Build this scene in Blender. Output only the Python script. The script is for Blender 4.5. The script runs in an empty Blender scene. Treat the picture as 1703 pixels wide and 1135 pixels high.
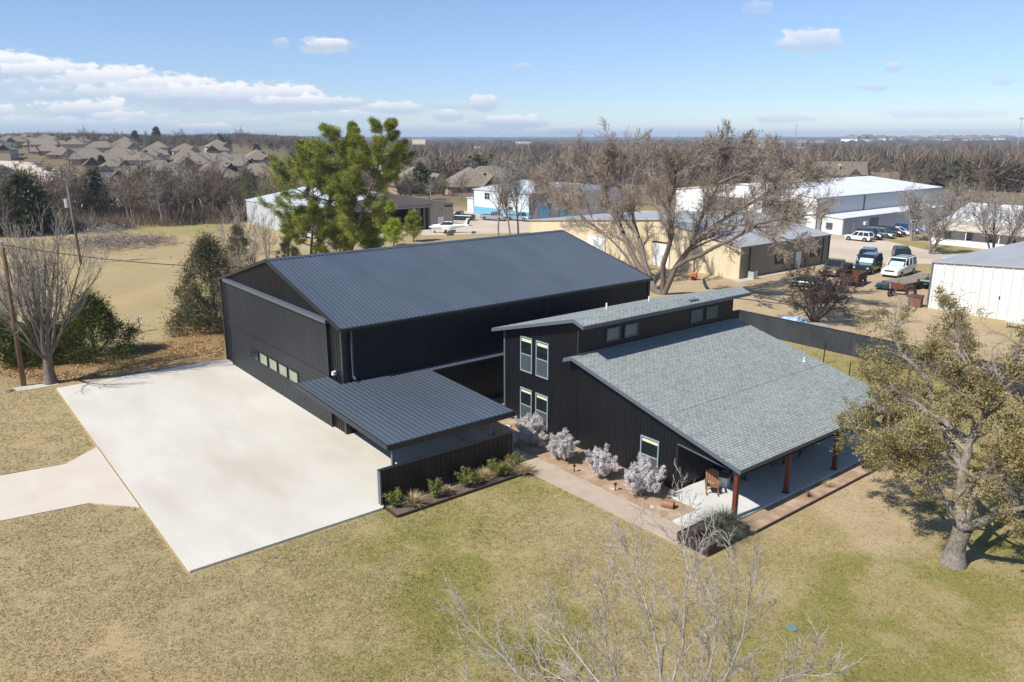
import bpy, math, random
import numpy as np
from math import radians as R, sin, cos, pi
S = bpy.context.scene
COL = S.collection
# ------------------------------------------------------------------ camera
CAMH = 17.5; F = 1285.0; CX, CY = 851.5, 567.5
PITCH = math.atan((CY - 228.0) / F)
AZ = math.atan2(2520.0 - CX, F / cos(PITCH))
hd = np.array([-sin(AZ), cos(AZ), 0.0]); rt = np.array([cos(AZ), sin(AZ), 0.0])
fw = hd * cos(PITCH) + np.array([0, 0, -sin(PITCH)]); up = hd * sin(PITCH) + np.array([0, 0, cos(PITCH)])
CAM = np.array([0, 0, CAMH])
cd = bpy.data.cameras.new('camera'); cam = bpy.data.objects.new('camera', cd); COL.objects.link(cam)
cam.location = CAM; cam.rotation_euler = (pi / 2 - PITCH, 0, AZ)
cd.sensor_width = 36; cd.lens = F / 1703.0 * 36; cd.clip_start = 0.2; cd.clip_end = 20000
S.camera = cam
# ------------------------------------------------------------------ light
SUN_EL = R(47); SUN_AZX = -0.07         # the sun stands over -Y, a touch toward -X
sd = np.array([SUN_AZX, -1.0, 0]); sd = sd / np.linalg.norm(sd) * cos(SUN_EL); sd[2] = sin(SUN_EL)
sl = bpy.data.lights.new('sun', 'SUN'); sl.energy = 5.0; sl.angle = R(0.53); sl.color = (1.0, 0.955, 0.88)
so = bpy.data.objects.new('sun', sl); COL.objects.link(so)
from mathutils import Vector
so.rotation_euler = Vector(sd).to_track_quat('Z', 'Y').to_euler(); so.location = (0, 0, 60)
S.view_settings.view_transform = 'Standard'; S.view_settings.look = 'None'

S.view_settings.exposure = 0.30; S.view_settings.gamma = 1.0
W = bpy.data.worlds.new('World'); S.world = W; W.use_nodes = True

SKYT = ((.84, .92, 1.10), (.77, .85, 1.08), (.97, .94, 1.05))
def c4_(c): return (c[0], c[1], c[2], 1)
def build_world():
    nt = W.node_tree; nt.nodes.clear(); N = nt.nodes.new; L = nt.links.new
    out = N('ShaderNodeOutputWorld')
    sky = N('ShaderNodeTexSky'); sky.sky_type = 'NISHITA'; sky.sun_disc = False
    sky.sun_elevation = SUN_EL; sky.sun_rotation = math.atan2(sd[0], sd[1]); sky.altitude = 0
    sky.air_density = 1.0; sky.dust_density = 0.0; sky.ozone_density = 4.0
    bg = N('ShaderNodeBackground'); bg.inputs[1].default_value = 0.108;     tc = N('ShaderNodeTexCoord')
    def dot(v):
        n = N('ShaderNodeVectorMath'); n.operation = 'DOT_PRODUCT'; L(tc.outputs['Generated'], n.inputs[0]); n.inputs[1].default_value = v
        return n.outputs['Value']
    def m(op, a, b=None, c=None, clamp=False):
        n = N('ShaderNodeMath'); n.operation = op; n.use_clamp = clamp
        for i, x in enumerate((a, b, c)):
            if x is None: continue
            if isinstance(x, (int, float)): n.inputs[i].default_value = x
            else: L(x, n.inputs[i])
        return n.outputs[0]
    dh = m('MAXIMUM', dot(tuple(hd)), 0.05)
    A = m('DIVIDE', dot(tuple(rt)), dh); B = m('DIVIDE', dot((0, 0, 1)), dh)
    el = dot((0, 0, 1)); tf = m('MULTIPLY', el, 1 / 0.42, clamp=True)
    rp = N('ShaderNodeValToRGB'); L(tf, rp.inputs[0]); cr = rp.color_ramp
    for i_, (p_, c_) in enumerate(((0.0, SKYT[0]), (0.12, SKYT[1]), (0.45, SKYT[2]), (1.0, (1, 1, 1)))):
        e_ = cr.elements[i_] if i_ < 2 else cr.elements.new(p_); e_.position = p_; e_.color = c4_(c_)
    tm = N('ShaderNodeMix'); tm.data_type = 'RGBA'; tm.blend_type = 'MULTIPLY'; tm.inputs[0].default_value = 1; L(sky.outputs[0], tm.inputs[6]); L(rp.outputs[0], tm.inputs[7]); L(tm.outputs[2], bg.inputs[0])
    cv = N('ShaderNodeCombineXYZ'); L(A, cv.inputs[0]); L(m('MULTIPLY', B, 2.2), cv.inputs[1])
    n1 = N('ShaderNodeTexNoise'); n1.inputs['Scale'].default_value = 17; n1.inputs['Detail'].default_value = 7; n1.inputs['Roughness'].default_value = 0.58
    L(cv.outputs[0], n1.inputs['Vector'])
    n2 = N('ShaderNodeTexNoise'); n2.inputs['Scale'].default_value = 52; n2.inputs['Detail'].default_value = 5
    L(cv.outputs[0], n2.inputs['Vector'])
    nz = m('ADD', m('MULTIPLY', m('SUBTRACT', n1.outputs[0], 0.5), 2.2), m('MULTIPLY', m('SUBTRACT', n2.outputs[0], 0.5), 2.0))
    # bearing, height (pixels of the 1703 px frame), half sizes, thickness
    puffs = [(-10, 112, 95, 24, 1), (95, 122, 90, 20, 1), (190, 138, 110, 26, 1), (280, 148, 100, 22, 1), (350, 160, 110, 22, 1),
             (440, 163, 100, 24, 1), (520, 172, 85, 14, 1), (250, 160, 210, 16, .6), (60, 146, 120, 16, .5),
             (150, 186, 80, 20, 1), (215, 200, 80, 13, .7), (0, 188, 28, 14, .9), (180, 208, 170, 8, .5), (340, 214, 50, 9, .9), (60, 208, 130, 14, .6),
             (545, 75, 42, 13, 1), (468, 72, 14, 9, .5), (650, 182, 50, 11, .8), (745, 192, 24, 10, .8), (803, 171, 26, 13, .95), (770, 176, 60, 8, .5),
             (850, 204, 52, 13, 1), (700, 214, 120, 6, .4), (955, 216, 40, 7, .8), (580, 196, 90, 10, .5), (1345, 70, 52, 20, .75), (1310, 75, 18, 12, .7), (1375, 62, 20, 12, .6),
             (1485, 112, 14, 10, .6), (1450, 145, 22, 7, .6), (1305, 198, 40, 6, .5), (870, 112, 14, 7, .45), (1262, 12, 20, 10, .45),
             (1668, 135, 22, 8, .45), (1560, 190, 90, 7, .3), (1150, 216, 70, 6, .5), (410, 205, 60, 8, .5)]
    dens = None; shade = None
    for (px, py, hx, hy, th) in puffs:
        def ab(x, y):
            d = fw * F + rt * (x - CX) - up * (y - CY)
            return float(d @ rt / (d @ hd)), float(d[2] / (d @ hd))
        a0, b0 = ab(px, py); ra = abs(ab(px + hx, py)[0] - a0); rb = abs(ab(px, py - hy)[1] - b0)
        qa = m('DIVIDE', m('SUBTRACT', A, a0), ra * 1.15); qb = m('DIVIDE', m('SUBTRACT', B, b0), rb * 1.15)
        rr = m('SQRT', m('ADD', m('MULTIPLY', qa, qa), m('MULTIPLY', qb, qb)))
        f = m('SUBTRACT', 1.0, rr)
        # flat, softer bases: the noise counts less under the middle
        f = m('ADD', m('ADD', f, 0.10), m('MULTIPLY', nz, 0.6))
        d = m('MULTIPLY', m('MULTIPLY', f, 3.4, clamp=True), th)
        s = m('MULTIPLY', m('MULTIPLY_ADD', qb, 1.1, 0.25), d)
        dens = d if dens is None else m('MAXIMUM', dens, d)
        shade = s if shade is None else m('MAXIMUM', shade, s)
    sh = m('ADD', shade, m('MULTIPLY', m('SUBTRACT', n2.outputs[0], 0.5), 0.5), clamp=True)
    mx = N('ShaderNodeMix'); mx.data_type = 'RGBA'; L(sh, mx.inputs[0])
    mx.inputs[6].default_value = (0.46, 0.54, 0.67, 1); mx.inputs[7].default_value = (0.86, 0.85, 0.86, 1)
    cb = N('ShaderNodeBackground'); L(mx.outputs[2], cb.inputs[0]); cb.inputs[1].default_value = 1.0
    ms = N('ShaderNodeMixShader'); L(m('MULTIPLY', dens, 0.9), ms.inputs[0]); L(bg.outputs[0], ms.inputs[1]); L(cb.outputs[0], ms.inputs[2])
    L(ms.outputs[0], out.inputs[0])
build_world()

# ------------------------------------------------------------------ terrain
def sst(x, a, b):
    t = np.clip((x - a) / (b - a), 0, 1); return t * t * (3 - 2 * t)
def T(x, y):
    """height of the land: level round the buildings, rising to the houses far on the left"""
    x = np.asarray(x, float); y = np.asarray(y, float)
    f_ = x * hd[0] + y * hd[1]; r_ = x * rt[0] + y * rt[1]
    px = CX + 1329 * r_ / np.maximum(f_, 1.0); d = np.hypot(x, y)
    left = (1 - sst(px, 380, 640)) * (f_ > 0)
    z = left * sst(d, 230, 560) * 9.5
    z = z + left * sst(d, 560, 720) * 3 * (0.6 + 0.4 * np.sin(px / 60.0))
    und = sst(d, 420, 900) * 1.2 * (np.sin(x / 90.0 + 1) * np.cos(y / 110.0))
    far = sst(d, 3500, 8000) * 9.0
    return z + und + far
def G(px, py, z=0.0):
    d = fw * F + rt * (px - CX) - up * (py - CY); t = (z - CAMH) / d[2]
    return CAM + d * t
def GT(px, py):
    """where a line of sight meets the land"""
    d = fw * F + rt * (px - CX) - up * (py - CY); d = d / np.linalg.norm(d)
    t = 20.0
    while t < 12000:
        p = CAM + d * t
        if p[2] <= T(p[0], p[1]): break
        t *= 1.01
    return np.array([p[0], p[1], float(T(p[0], p[1]))])
def onY(px, py, Y):
    d = fw * F + rt * (px - CX) - up * (py - CY); return CAM + d * (Y / d[1])
def proj(p):
    q = np.asarray(p, float) - CAM; k = q @ fw
    return CX + F * (q @ rt) / k, CY - F * (q @ up) / k

# ------------------------------------------------------------------ mesh helpers
class MB:
    def __init__(s): s.v = []; s.f = []; s.n = 0
    def add(s, V, Fc):
        V = np.asarray(V, float).reshape(-1, 3)
        if isinstance(Fc, np.ndarray): s.f.append(Fc.astype(np.int64) + s.n)
        else:
            by = {}
            for f in Fc: by.setdefault(len(f), []).append(f)
            for k, fs in by.items(): s.f.append(np.array(fs, np.int64) + s.n)
        s.v.append(V); s.n += len(V); return s
    def box(s, x0, y0, z0, x1, y1, z1):
        x0, x1 = min(x0, x1), max(x0, x1); y0, y1 = min(y0, y1), max(y0, y1); z0, z1 = min(z0, z1), max(z0, z1)
        V = [(x0, y0, z0), (x1, y0, z0), (x1, y1, z0), (x0, y1, z0), (x0, y0, z1), (x1, y0, z1), (x1, y1, z1), (x0, y1, z1)]
        return s.add(V, [(3, 2, 1, 0), (4, 5, 6, 7), (0, 1, 5, 4), (1, 2, 6, 5), (2, 3, 7, 6), (3, 0, 4, 7)])
    def hexa(s, a, b):
        """a, b: bottom and top rings of equal length (counter-clockwise from above)"""
        n = len(a); V = list(a) + list(b)
        Fc = [tuple(range(n - 1, -1, -1)), tuple(range(n, 2 * n))] + [(i, (i + 1) % n, n + (i + 1) % n, n + i) for i in range(n)]
        return s.add(V, Fc)
    def prism(s, poly, z0, z1):
        return s.hexa([(p[0], p[1], z0) for p in poly], [(p[0], p[1], z1) for p in poly])
    def bar(s, a, b, w, h=None, upv=(0, 0, 1)):
        a = np.array(a, float); b = np.array(b, float); h = h or w
        d = b - a; d /= np.linalg.norm(d); u = np.cross(np.array(upv, float), d)
        if np.linalg.norm(u) < 1e-4: u = np.cross((1, 0, 0), d)
        u /= np.linalg.norm(u); v = np.cross(d, u); u = u * w / 2; v = v * h / 2
        return s.hexa([a - u - v, a + u - v, a + u + v, a - u + v], [b - u - v, b + u - v, b + u + v, b - u + v])
    def tube(s, pts, rad, sides=8, cap=True):
        pts = np.array(pts, float); n = len(pts); rad = np.broadcast_to(rad, (n,))
        s.tubes(pts[None], np.array(rad, float)[None], sides)
        if cap:
            k = s.n - n * sides
            s.f.append(np.array([[k + i for i in range(sides)][::-1]])); s.f.append(np.array([[s.n - sides + i for i in range(sides)]]))
        return s
    def tubes(s, P, Rr, sides):
        B, n, _ = P.shape
        t = np.empty_like(P); t[:, 1:-1] = P[:, 2:] - P[:, :-2]; t[:, 0] = P[:, 1] - P[:, 0]; t[:, -1] = P[:, -1] - P[:, -2]
        t /= np.linalg.norm(t, axis=2, keepdims=True) + 1e-9
        ref = np.zeros_like(t); m_ = np.abs(t[:, :1, 2:3]) > 0.8; ref[:] = np.where(m_, [1.0, 0, 0], [0, 0, 1.0])
        u = np.cross(ref, t); u /= np.linalg.norm(u, axis=2, keepdims=True) + 1e-9; v = np.cross(t, u)
        a = np.arange(sides) * 2 * pi / sides
        V = P[:, :, None] + Rr[:, :, None, None] * (np.cos(a)[None, None, :, None] * u[:, :, None] + np.sin(a)[None, None, :, None] * v[:, :, None])
        b = np.arange(B)[:, None, None] * n * sides; i = np.arange(n - 1)[None, :, None] * sides; j = np.arange(sides)[None, None, :]; j2 = (j + 1) % sides
        Fc = np.stack([b + i + j, b + i + j2, b + i + sides + j2, b + i + sides + j], -1).reshape(-1, 4)
        return s.add(V.reshape(-1, 3), Fc)
    def leaves(s, C_, D_, L_, W_, rng):
        """one thin triangle per leaf: base at C, length along D"""
        C_ = np.asarray(C_); k = len(C_); D_ = D_ / (np.linalg.norm(D_, axis=1, keepdims=True) + 1e-9)
        o = rng.normal(size=(k, 3)); sd_ = np.cross(D_, o); sd_ /= np.linalg.norm(sd_, axis=1, keepdims=True) + 1e-9
        L_ = np.broadcast_to(L_, (k,))[:, None]; W_ = np.broadcast_to(W_, (k,))[:, None]
        V = np.stack([C_ - sd_ * W_ / 2, C_ + sd_ * W_ / 2, C_ + D_ * L_], 1).reshape(-1, 3)
        return s.add(V, np.arange(3 * k).reshape(-1, 3))
    def ribbed(s, o, u, v, n, Wd, f0, f1, pitch=0.305, rib=0.032, rw=0.07, breaks=(), phase=0.15):
        o, u, v, n = (np.array(q, float) for q in (o, u, v, n))
        if not callable(f0): a0 = f0; f0 = lambda q: a0
        if not callable(f1): a1 = f1; f1 = lambda q: a1
        pr = [(0.0, 0.0)]; q = phase * pitch + rw
        while q < Wd - rw:
            pr += [(q - rw / 2, 0), (q - rw / 4, rib), (q + rw / 4, rib), (q + rw / 2, 0)]; q += pitch
        pr.append((Wd, 0.0))
        for b in breaks: pr.append((b - 1e-3, 0.0)); pr.append((b + 1e-3, 0.0))
        pr.sort(); V = []
        for (q, h) in pr:
            V.append(o + u * q + n * h + v * f0(q)); V.append(o + u * q + n * h + v * f1(q))
        k = len(pr); fl = np.dot(np.cross(u, v), n) > 0
        Fc = [((2 * i, 2 * i + 2, 2 * i + 3, 2 * i + 1) if fl else (2 * i + 1, 2 * i + 3, 2 * i + 2, 2 * i)) for i in range(k - 1)]
        return s.add(V, Fc)
    def sphere(s, c, r, nu=10, nv=6, sq=(1, 1, 1)):
        V = []; Fc = []
        for i in range(nv + 1):
            for j in range(nu):
                th = pi * i / nv; ph = 2 * pi * j / nu
                V.append((c[0] + r * sq[0] * sin(th) * cos(ph), c[1] + r * sq[1] * sin(th) * sin(ph), c[2] + r * sq[2] * cos(th)))
        for i in range(nv):
            for j in range(nu): Fc.append((i * nu + j, (i + 1) * nu + j, (i + 1) * nu + (j + 1) % nu, i * nu + (j + 1) % nu))
        return s.add(V, Fc)
    def mesh(s, name, mt, smooth=False):
        V = np.concatenate(s.v); me = bpy.data.meshes.new(name)
        me.vertices.add(len(V)); me.vertices.foreach_set('co', V.astype(np.float32).ravel())
        lv = np.concatenate([f.ravel() for f in s.f]); ln = np.concatenate([np.full(len(f), f.shape[1]) for f in s.f])
        st = np.concatenate([[0], np.cumsum(ln)[:-1]])
        me.loops.add(len(lv)); me.loops.foreach_set('vertex_index', lv.astype(np.int32))
        me.polygons.add(len(ln)); me.polygons.foreach_set('loop_start', st.astype(np.int32)); me.polygons.foreach_set('loop_total', ln.astype(np.int32))
        me.polygons.foreach_set('use_smooth', np.full(len(ln), bool(smooth)))
        me.materials.append(mt); me.update(calc_edges=True); return me
    def build(s, name, mt, parent=None, local=False, smooth=False, label=None):
        if parent is not None and not local:
            w = np.array(parent.get('wloc_', (0, 0, 0)) if 'wloc_' in parent else ORG.get(parent.name, (0, 0, 0)), float)
            s.v = [v - w for v in s.v]
        o = bpy.data.objects.new(name, s.mesh(name, mt, smooth)); COL.objects.link(o)
        if parent is not None:
            o.parent = parent; ORG[o.name] = ORG.get(parent.name, (0, 0, 0))
        if label: o['label'] = label
        return o
ORG = {}
def thing(name, label, cat, loc=(0, 0, 0), rz=0.0, group=None):
    o = bpy.data.objects.new(name, None); COL.objects.link(o); o.empty_display_size = 0.3
    o.location = loc; o.rotation_euler = (0, 0, rz); o['label'] = label; o['category'] = cat
    if group: o['group'] = group
    ORG[o.name] = tuple(loc); return o
def tag(o, label, cat, group=None):
    o['label'] = label; o['category'] = cat
    if group: o['group'] = group
    return o
def struct(name, mb, mt, kind='structure', smooth=False, label=None):
    o = mb.build(name, mt, smooth=smooth); o['kind'] = kind
    if label: o['label'] = label
    return o
KIDS = {}
def kids(o):
    return [c for c in o.children]
def dup(src, loc, rz=0.0, sc=1.0, label=None, group=None):
    """a copy of a thing with copies of its parts and sub-parts"""
    def cp(o, par):
        c = o.copy(); COL.objects.link(c)
        if par is not None: c.parent = par
        for k in TREE.get(o.name, ()): cp(k, c)
        return c
    r_ = cp(src, None); r_.location = loc; r_.rotation_euler = (0, 0, rz)
    r_.scale = sc if isinstance(sc, (tuple, list)) else (sc, sc, sc)
    if label: r_['label'] = label
    if group: r_['group'] = group
    return r_
TREE = {}
def remember(o):
    cs = [x for x in bpy.data.objects if x.parent == o]; TREE[o.name] = cs
    for c in cs: remember(c)
    return o

# ------------------------------------------------------------------ materials
def newmat(name):
    m_ = bpy.data.materials.new(name); m_.use_nodes = True; nt = m_.node_tree
    return m_, nt, nt.nodes['Principled BSDF']
def c4(c): return (c[0], c[1], c[2], 1)
def pm(name, c1, c2=None, scale=3.0, rough=0.7, metal=0.0, bump=0.0, bscale=40.0, stretch=(1, 1, 1), spec=0.5, c3=None, s3=0.3, world=False, trans=0.0, coat=0.0, f3=0.5):
    m_, nt, b = newmat(name); N = nt.nodes.new; L = nt.links.new
    b.inputs['Base Color'].default_value = c4(c1); b.inputs['Roughness'].default_value = rough; b.inputs['Metallic'].default_value = metal
    b.inputs['Specular IOR Level'].default_value = spec
    if coat: b.inputs['Coat Weight'].default_value = coat; b.inputs['Coat Roughness'].default_value = 0.08
    if trans: b.inputs['Transmission Weight'].default_value = trans
    if world: src = N('ShaderNodeNewGeometry').outputs['Position']
    else: src = N('ShaderNodeTexCoord').outputs['Object']
    mp = N('ShaderNodeMapping'); L(src, mp.inputs[0]); mp.inputs['Scale'].default_value = stretch
    if c2 is not None:
        n = N('ShaderNodeTexNoise'); n.inputs['Scale'].default_value = scale; n.inputs['Detail'].default_value = 6; n.inputs['Roughness'].default_value = 0.65
        L(mp.outputs[0], n.inputs['Vector'])
        rp = N('ShaderNodeMapRange'); rp.inputs[1].default_value = 0.35; rp.inputs[2].default_value = 0.65; L(n.outputs[0], rp.inputs[0])
        mx = N('ShaderNodeMix'); mx.data_type = 'RGBA'; L(rp.outputs[0], mx.inputs[0]); mx.inputs[6].default_value = c4(c1); mx.inputs[7].default_value = c4(c2)
        o_ = mx.outputs[2]
        if c3 is not None:
            n3 = N('ShaderNodeTexNoise'); n3.inputs['Scale'].default_value = s3; n3.inputs['Detail'].default_value = 5
            L(mp.outputs[0], n3.inputs['Vector'])
            r3 = N('ShaderNodeMapRange'); r3.inputs[1].default_value = 0.45; r3.inputs[2].default_value = 0.68; r3.inputs[4].default_value = f3 * 2 if f3 <= .5 else 1; L(n3.outputs[0], r3.inputs[0])
            m3 = N('ShaderNodeMix'); m3.data_type = 'RGBA'; L(r3.outputs[0], m3.inputs[0]); L(o_, m3.inputs[6]); m3.inputs[7].default_value = c4(c3); o_ = m3.outputs[2]
        L(o_, b.inputs['Base Color'])
    if bump:
        nb = N('ShaderNodeTexNoise'); nb.inputs['Scale'].default_value = bscale; nb.inputs['Detail'].default_value = 4; L(mp.outputs[0], nb.inputs['Vector'])
        bm = N('ShaderNodeBump'); bm.inputs['Strength'].default_value = bump; bm.inputs['Distance'].default_value = 0.05; L(nb.outputs[0], bm.inputs['Height']); L(bm.outputs[0], b.inputs['Normal'])
    return m_
def leafmat(name, c1, c2, scale=0.9, rough=0.6, tl=0.25, perobj=0.0):
    """foliage or twig: colour varies in clumps and leaf by leaf, a little light passes through"""
    m_, nt, b = newmat(name); N = nt.nodes.new; L = nt.links.new
    g = N('ShaderNodeNewGeometry')
    n = N('ShaderNodeTexNoise'); n.inputs['Scale'].default_value = scale; n.inputs['Detail'].default_value = 3; L(g.outputs['Position'], n.inputs['Vector'])
    a = N('ShaderNodeMath'); a.operation = 'MULTIPLY_ADD'; L(g.outputs['Random Per Island'], a.inputs[0]); a.inputs[1].default_value = 0.55; a.inputs[2].default_value = -0.27
    a2 = N('ShaderNodeMath'); a2.operation = 'ADD'; L(n.outputs[0], a2.inputs[0]); L(a.outputs[0], a2.inputs[1])
    last = a2.outputs[0]
    if perobj:
        oi = N('ShaderNodeObjectInfo'); a3 = N('ShaderNodeMath'); a3.operation = 'MULTIPLY_ADD'; L(oi.outputs['Random'], a3.inputs[0]); a3.inputs[1].default_value = perobj; L(last, a3.inputs[2]); 
        a4 = N('ShaderNodeMath'); a4.operation = 'SUBTRACT'; L(a3.outputs[0], a4.inputs[0]); a4.inputs[1].default_value = perobj / 2; last = a4.outputs[0]
    rp = N('ShaderNodeMapRange'); rp.inputs[1].default_value = 0.3; rp.inputs[2].default_value = 0.7; L(last, rp.inputs[0])
    mx = N('ShaderNodeMix'); mx.data_type = 'RGBA'; L(rp.outputs[0], mx.inputs[0]); mx.inputs[6].default_value = c4(c1); mx.inputs[7].default_value = c4(c2)
    L(mx.outputs[2], b.inputs['Base Color']); b.inputs['Roughness'].default_value = rough; b.inputs['Specular IOR Level'].default_value = 0.25
    if tl:
        tr = N('ShaderNodeBsdfTranslucent'); L(mx.outputs[2], tr.inputs[0]); ms = N('ShaderNodeMixShader'); ms.inputs[0].default_value = tl
        L(b.outputs[0], ms.inputs[1]); L(tr.outputs[0], ms.inputs[2]); L(ms.outputs[0], nt.nodes['Material Output'].inputs[0])
    return m_
def shingle(name, c1, c2, cm, row=0.145, wid=0.33):
    m_, nt, b = newmat(name); N = nt.nodes.new; L = nt.links.new
    tc = N('ShaderNodeTexCoord'); sp = N('ShaderNodeSeparateXYZ'); L(tc.outputs['Object'], sp.inputs[0])
    cb = N('ShaderNodeCombineXYZ'); L(sp.outputs[1], cb.inputs[0]); L(sp.outputs[0], cb.inputs[1])
    nz = N('ShaderNodeTexNoise'); nz.inputs['Scale'].default_value = 0.45; nz.inputs['Detail'].default_value = 5; L(tc.outputs['Object'], nz.inputs['Vector'])
    br = N('ShaderNodeTexBrick'); L(cb.outputs[0], br.inputs['Vector']); br.offset = 0.37; br.offset_frequency = 2; br.squash = 1.0
    br.inputs['Color1'].default_value = c4(c1); br.inputs['Color2'].default_value = c4(c2); br.inputs['Mortar'].default_value = c4(cm)
    br.inputs['Scale'].default_value = 1.0; br.inputs['Brick Width'].default_value = wid; br.inputs['Row Height'].default_value = row
    br.inputs['Mortar Size'].default_value = 0.022; br.inputs['Mortar Smooth'].default_value = 0.2; br.inputs['Bias'].default_value = -0.15
    # second, darker tabs
    b2 = N('ShaderNodeTexBrick'); L(cb.outputs[0], b2.inputs['Vector']); b2.offset = 0.61; b2.offset_frequency = 3
    b2.inputs['Color1'].default_value = (1, 1, 1, 1); b2.inputs['Color2'].default_value = (0.62, 0.63, 0.65, 1); b2.inputs['Mortar'].default_value = (0.75, 0.76, 0.78, 1)
    b2.inputs['Scale'].default_value = 1.0; b2.inputs['Brick Width'].default_value = wid * 0.6; b2.inputs['Row Height'].default_value = row; b2.inputs['Mortar Size'].default_value = 0.004; b2.inputs['Bias'].default_value = -0.3
    mu = N('ShaderNodeMix'); mu.data_type = 'RGBA'; mu.blend_type = 'MULTIPLY'; mu.inputs[0].default_value = 0.9; L(br.outputs[0], mu.inputs[6]); L(b2.outputs[0], mu.inputs[7])
    rp = N('ShaderNodeMapRange'); rp.inputs[3].default_value = 0.86; rp.inputs[4].default_value = 1.12; L(nz.outputs[0], rp.inputs[0])
    m2 = N('ShaderNodeMix'); m2.data_type = 'RGBA'; m2.blend_type = 'MULTIPLY'; m2.inputs[0].default_value = 1; L(mu.outputs[2], m2.inputs[6]); L(rp.outputs[0], m2.inputs[7])
    L(m2.outputs[2], b.inputs['Base Color']); b.inputs['Roughness'].default_value = 0.85; b.inputs['Specular IOR Level'].default_value = 0.3
    bm = N('ShaderNodeBump'); bm.inputs['Strength'].default_value = 0.5; bm.inputs['Distance'].default_value = 0.02; L(br.outputs[1], bm.inputs['Height']); bm.invert = True; L(bm.outputs[0], b.inputs['Normal'])
    return m_
def brickmat(name, c1, c2, cm):
    m_, nt, b = newmat(name); N = nt.nodes.new; L = nt.links.new
    tc = N('ShaderNodeTexCoord'); sp = N('ShaderNodeSeparateXYZ'); L(tc.outputs['Object'], sp.inputs[0])
    ad = N('ShaderNodeMath'); ad.operation = 'ADD'; L(sp.outputs[0], ad.inputs[0]); L(sp.outputs[1], ad.inputs[1])
    cb = N('ShaderNodeCombineXYZ'); L(ad.outputs[0], cb.inputs[0]); L(sp.outputs[2], cb.inputs[1])
    br = N('ShaderNodeTexBrick'); L(cb.outputs[0], br.inputs['Vector'])
    br.inputs['Color1'].default_value = c4(c1); br.inputs['Color2'].default_value = c4(c2); br.inputs['Mortar'].default_value = c4(cm)
    br.inputs['Scale'].default_value = 1.0; br.inputs['Brick Width'].default_value = 0.24; br.inputs['Row Height'].default_value = 0.08; br.inputs['Mortar Size'].default_value = 0.01
    L(br.outputs[0], b.inputs['Base Color']); b.inputs['Roughness'].default_value = 0.9
    return m_
M = {}
M['black'] = pm('black_metal_siding', (0.007, 0.0075, 0.009), (0.011, 0.0115, 0.0135), 0.6, rough=0.40, spec=0.4, stretch=(1, 1, .15))
M['blackdoor'] = pm('charcoal_metal_siding', (0.020, 0.022, 0.025), (0.027, 0.029, 0.033), 0.5, rough=0.45, stretch=(1, 1, .15))
M['roofmetal'] = pm('dark_blue_grey_metal_roof', (0.078, 0.096, 0.122), (0.098, 0.118, 0.148), 0.5, rough=0.33, metal=0.25, spec=0.6, stretch=(.2, 1, 1))
M['trim'] = pm('black_trim', (0.02, 0.022, 0.026), rough=0.4)
M['greytrim'] = pm('grey_trim', (0.10, 0.115, 0.135), rough=0.45)
M['shingle'] = shingle('grey_roof_shingles', (0.345, 0.375, 0.345), (0.285, 0.31, 0.29), (0.19, 0.205, 0.205), 0.155, 0.32)
M['fascia'] = pm('blue_grey_fascia', (0.10, 0.115, 0.14), rough=0.5)
M['winframe'] = pm('pale_window_frame', (0.27, 0.33, 0.37), rough=0.4)
M['glass'] = pm('dark_window_glass', (0.012, 0.018, 0.018), rough=0.04, spec=0.9)
M['palepane'] = pm('pale_green_pane', (0.26, 0.29, 0.20), (0.20, 0.24, 0.17), 2, rough=0.15, spec=0.6)  # pale green tone over the whole pane
M['screen'] = pm('insect_screen', (0.075, 0.088, 0.098), (0.055, 0.065, 0.075), 4, rough=0.4)
M['blind'] = pm('cream_blind', (0.62, 0.66, 0.42), rough=0.6)
M['redwood'] = pm('red_stained_timber', (0.16, 0.028, 0.012), (0.10, 0.018, 0.008), 5, rough=0.55, stretch=(4, 4, .5), bump=.2)
M['wood'] = pm('brown_timber', (0.30, 0.15, 0.075), (0.2, 0.09, 0.045), 8, rough=0.6)
M['darkwood'] = pm('dark_timber', (0.05, 0.032, 0.024), (0.03, 0.02, 0.015), 8, rough=0.6)
M['concrete'] = pm('pale_concrete', (0.60, 0.565, 0.495), (0.555, 0.52, 0.445), 0.5, rough=0.85, c3=(0.46, 0.40, 0.325), s3=0.22, bump=0.15, bscale=14, world=True, f3=.35, stretch=(.5, 1.2, 1))
M['drive'] = pm('driveway_concrete', (0.60, 0.53, 0.44), (0.55, 0.48, 0.395), 0.5, rough=0.85, bump=0.08, bscale=12, world=True)
M['patio'] = pm('patio_concrete', (0.62, 0.62, 0.58), (0.54, 0.54, 0.51), 0.8, rough=0.8, world=True)
M['path'] = pm('pink_tan_concrete_path', (0.47, 0.37, 0.285), (0.39, 0.305, 0.235), 1.0, rough=0.85, world=True, bump=.05)
M['gravelbed'] = pm('tan_gravel', (0.46, 0.31, 0.20), (0.27, 0.17, 0.10), 22, rough=0.95, bump=0.8, bscale=30, world=True, c3=(0.5, 0.38, 0.27), s3=1.2)
M['mulch'] = pm('dark_mulch', (0.06, 0.045, 0.035), (0.22, 0.17, 0.13), 16, rough=0.95, bump=0.8, bscale=30, world=True)
M['steel'] = pm('dark_steel_edging', (0.05, 0.03, 0.022), rough=0.7)
M['rust'] = pm('rusty_steel', (0.13, 0.045, 0.02), (0.06, 0.028, 0.018), 5, rough=0.85)
M['bark'] = pm('grey_brown_bark', (0.20, 0.165, 0.13), (0.11, 0.09, 0.07), 6, rough=0.9, bump=0.6, bscale=18, stretch=(1, 1, .3), world=True)
M['palebark'] = pm('pale_bark', (0.36, 0.32, 0.27), (0.22, 0.19, 0.16), 5, rough=0.9, bump=.4, world=True)
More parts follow.
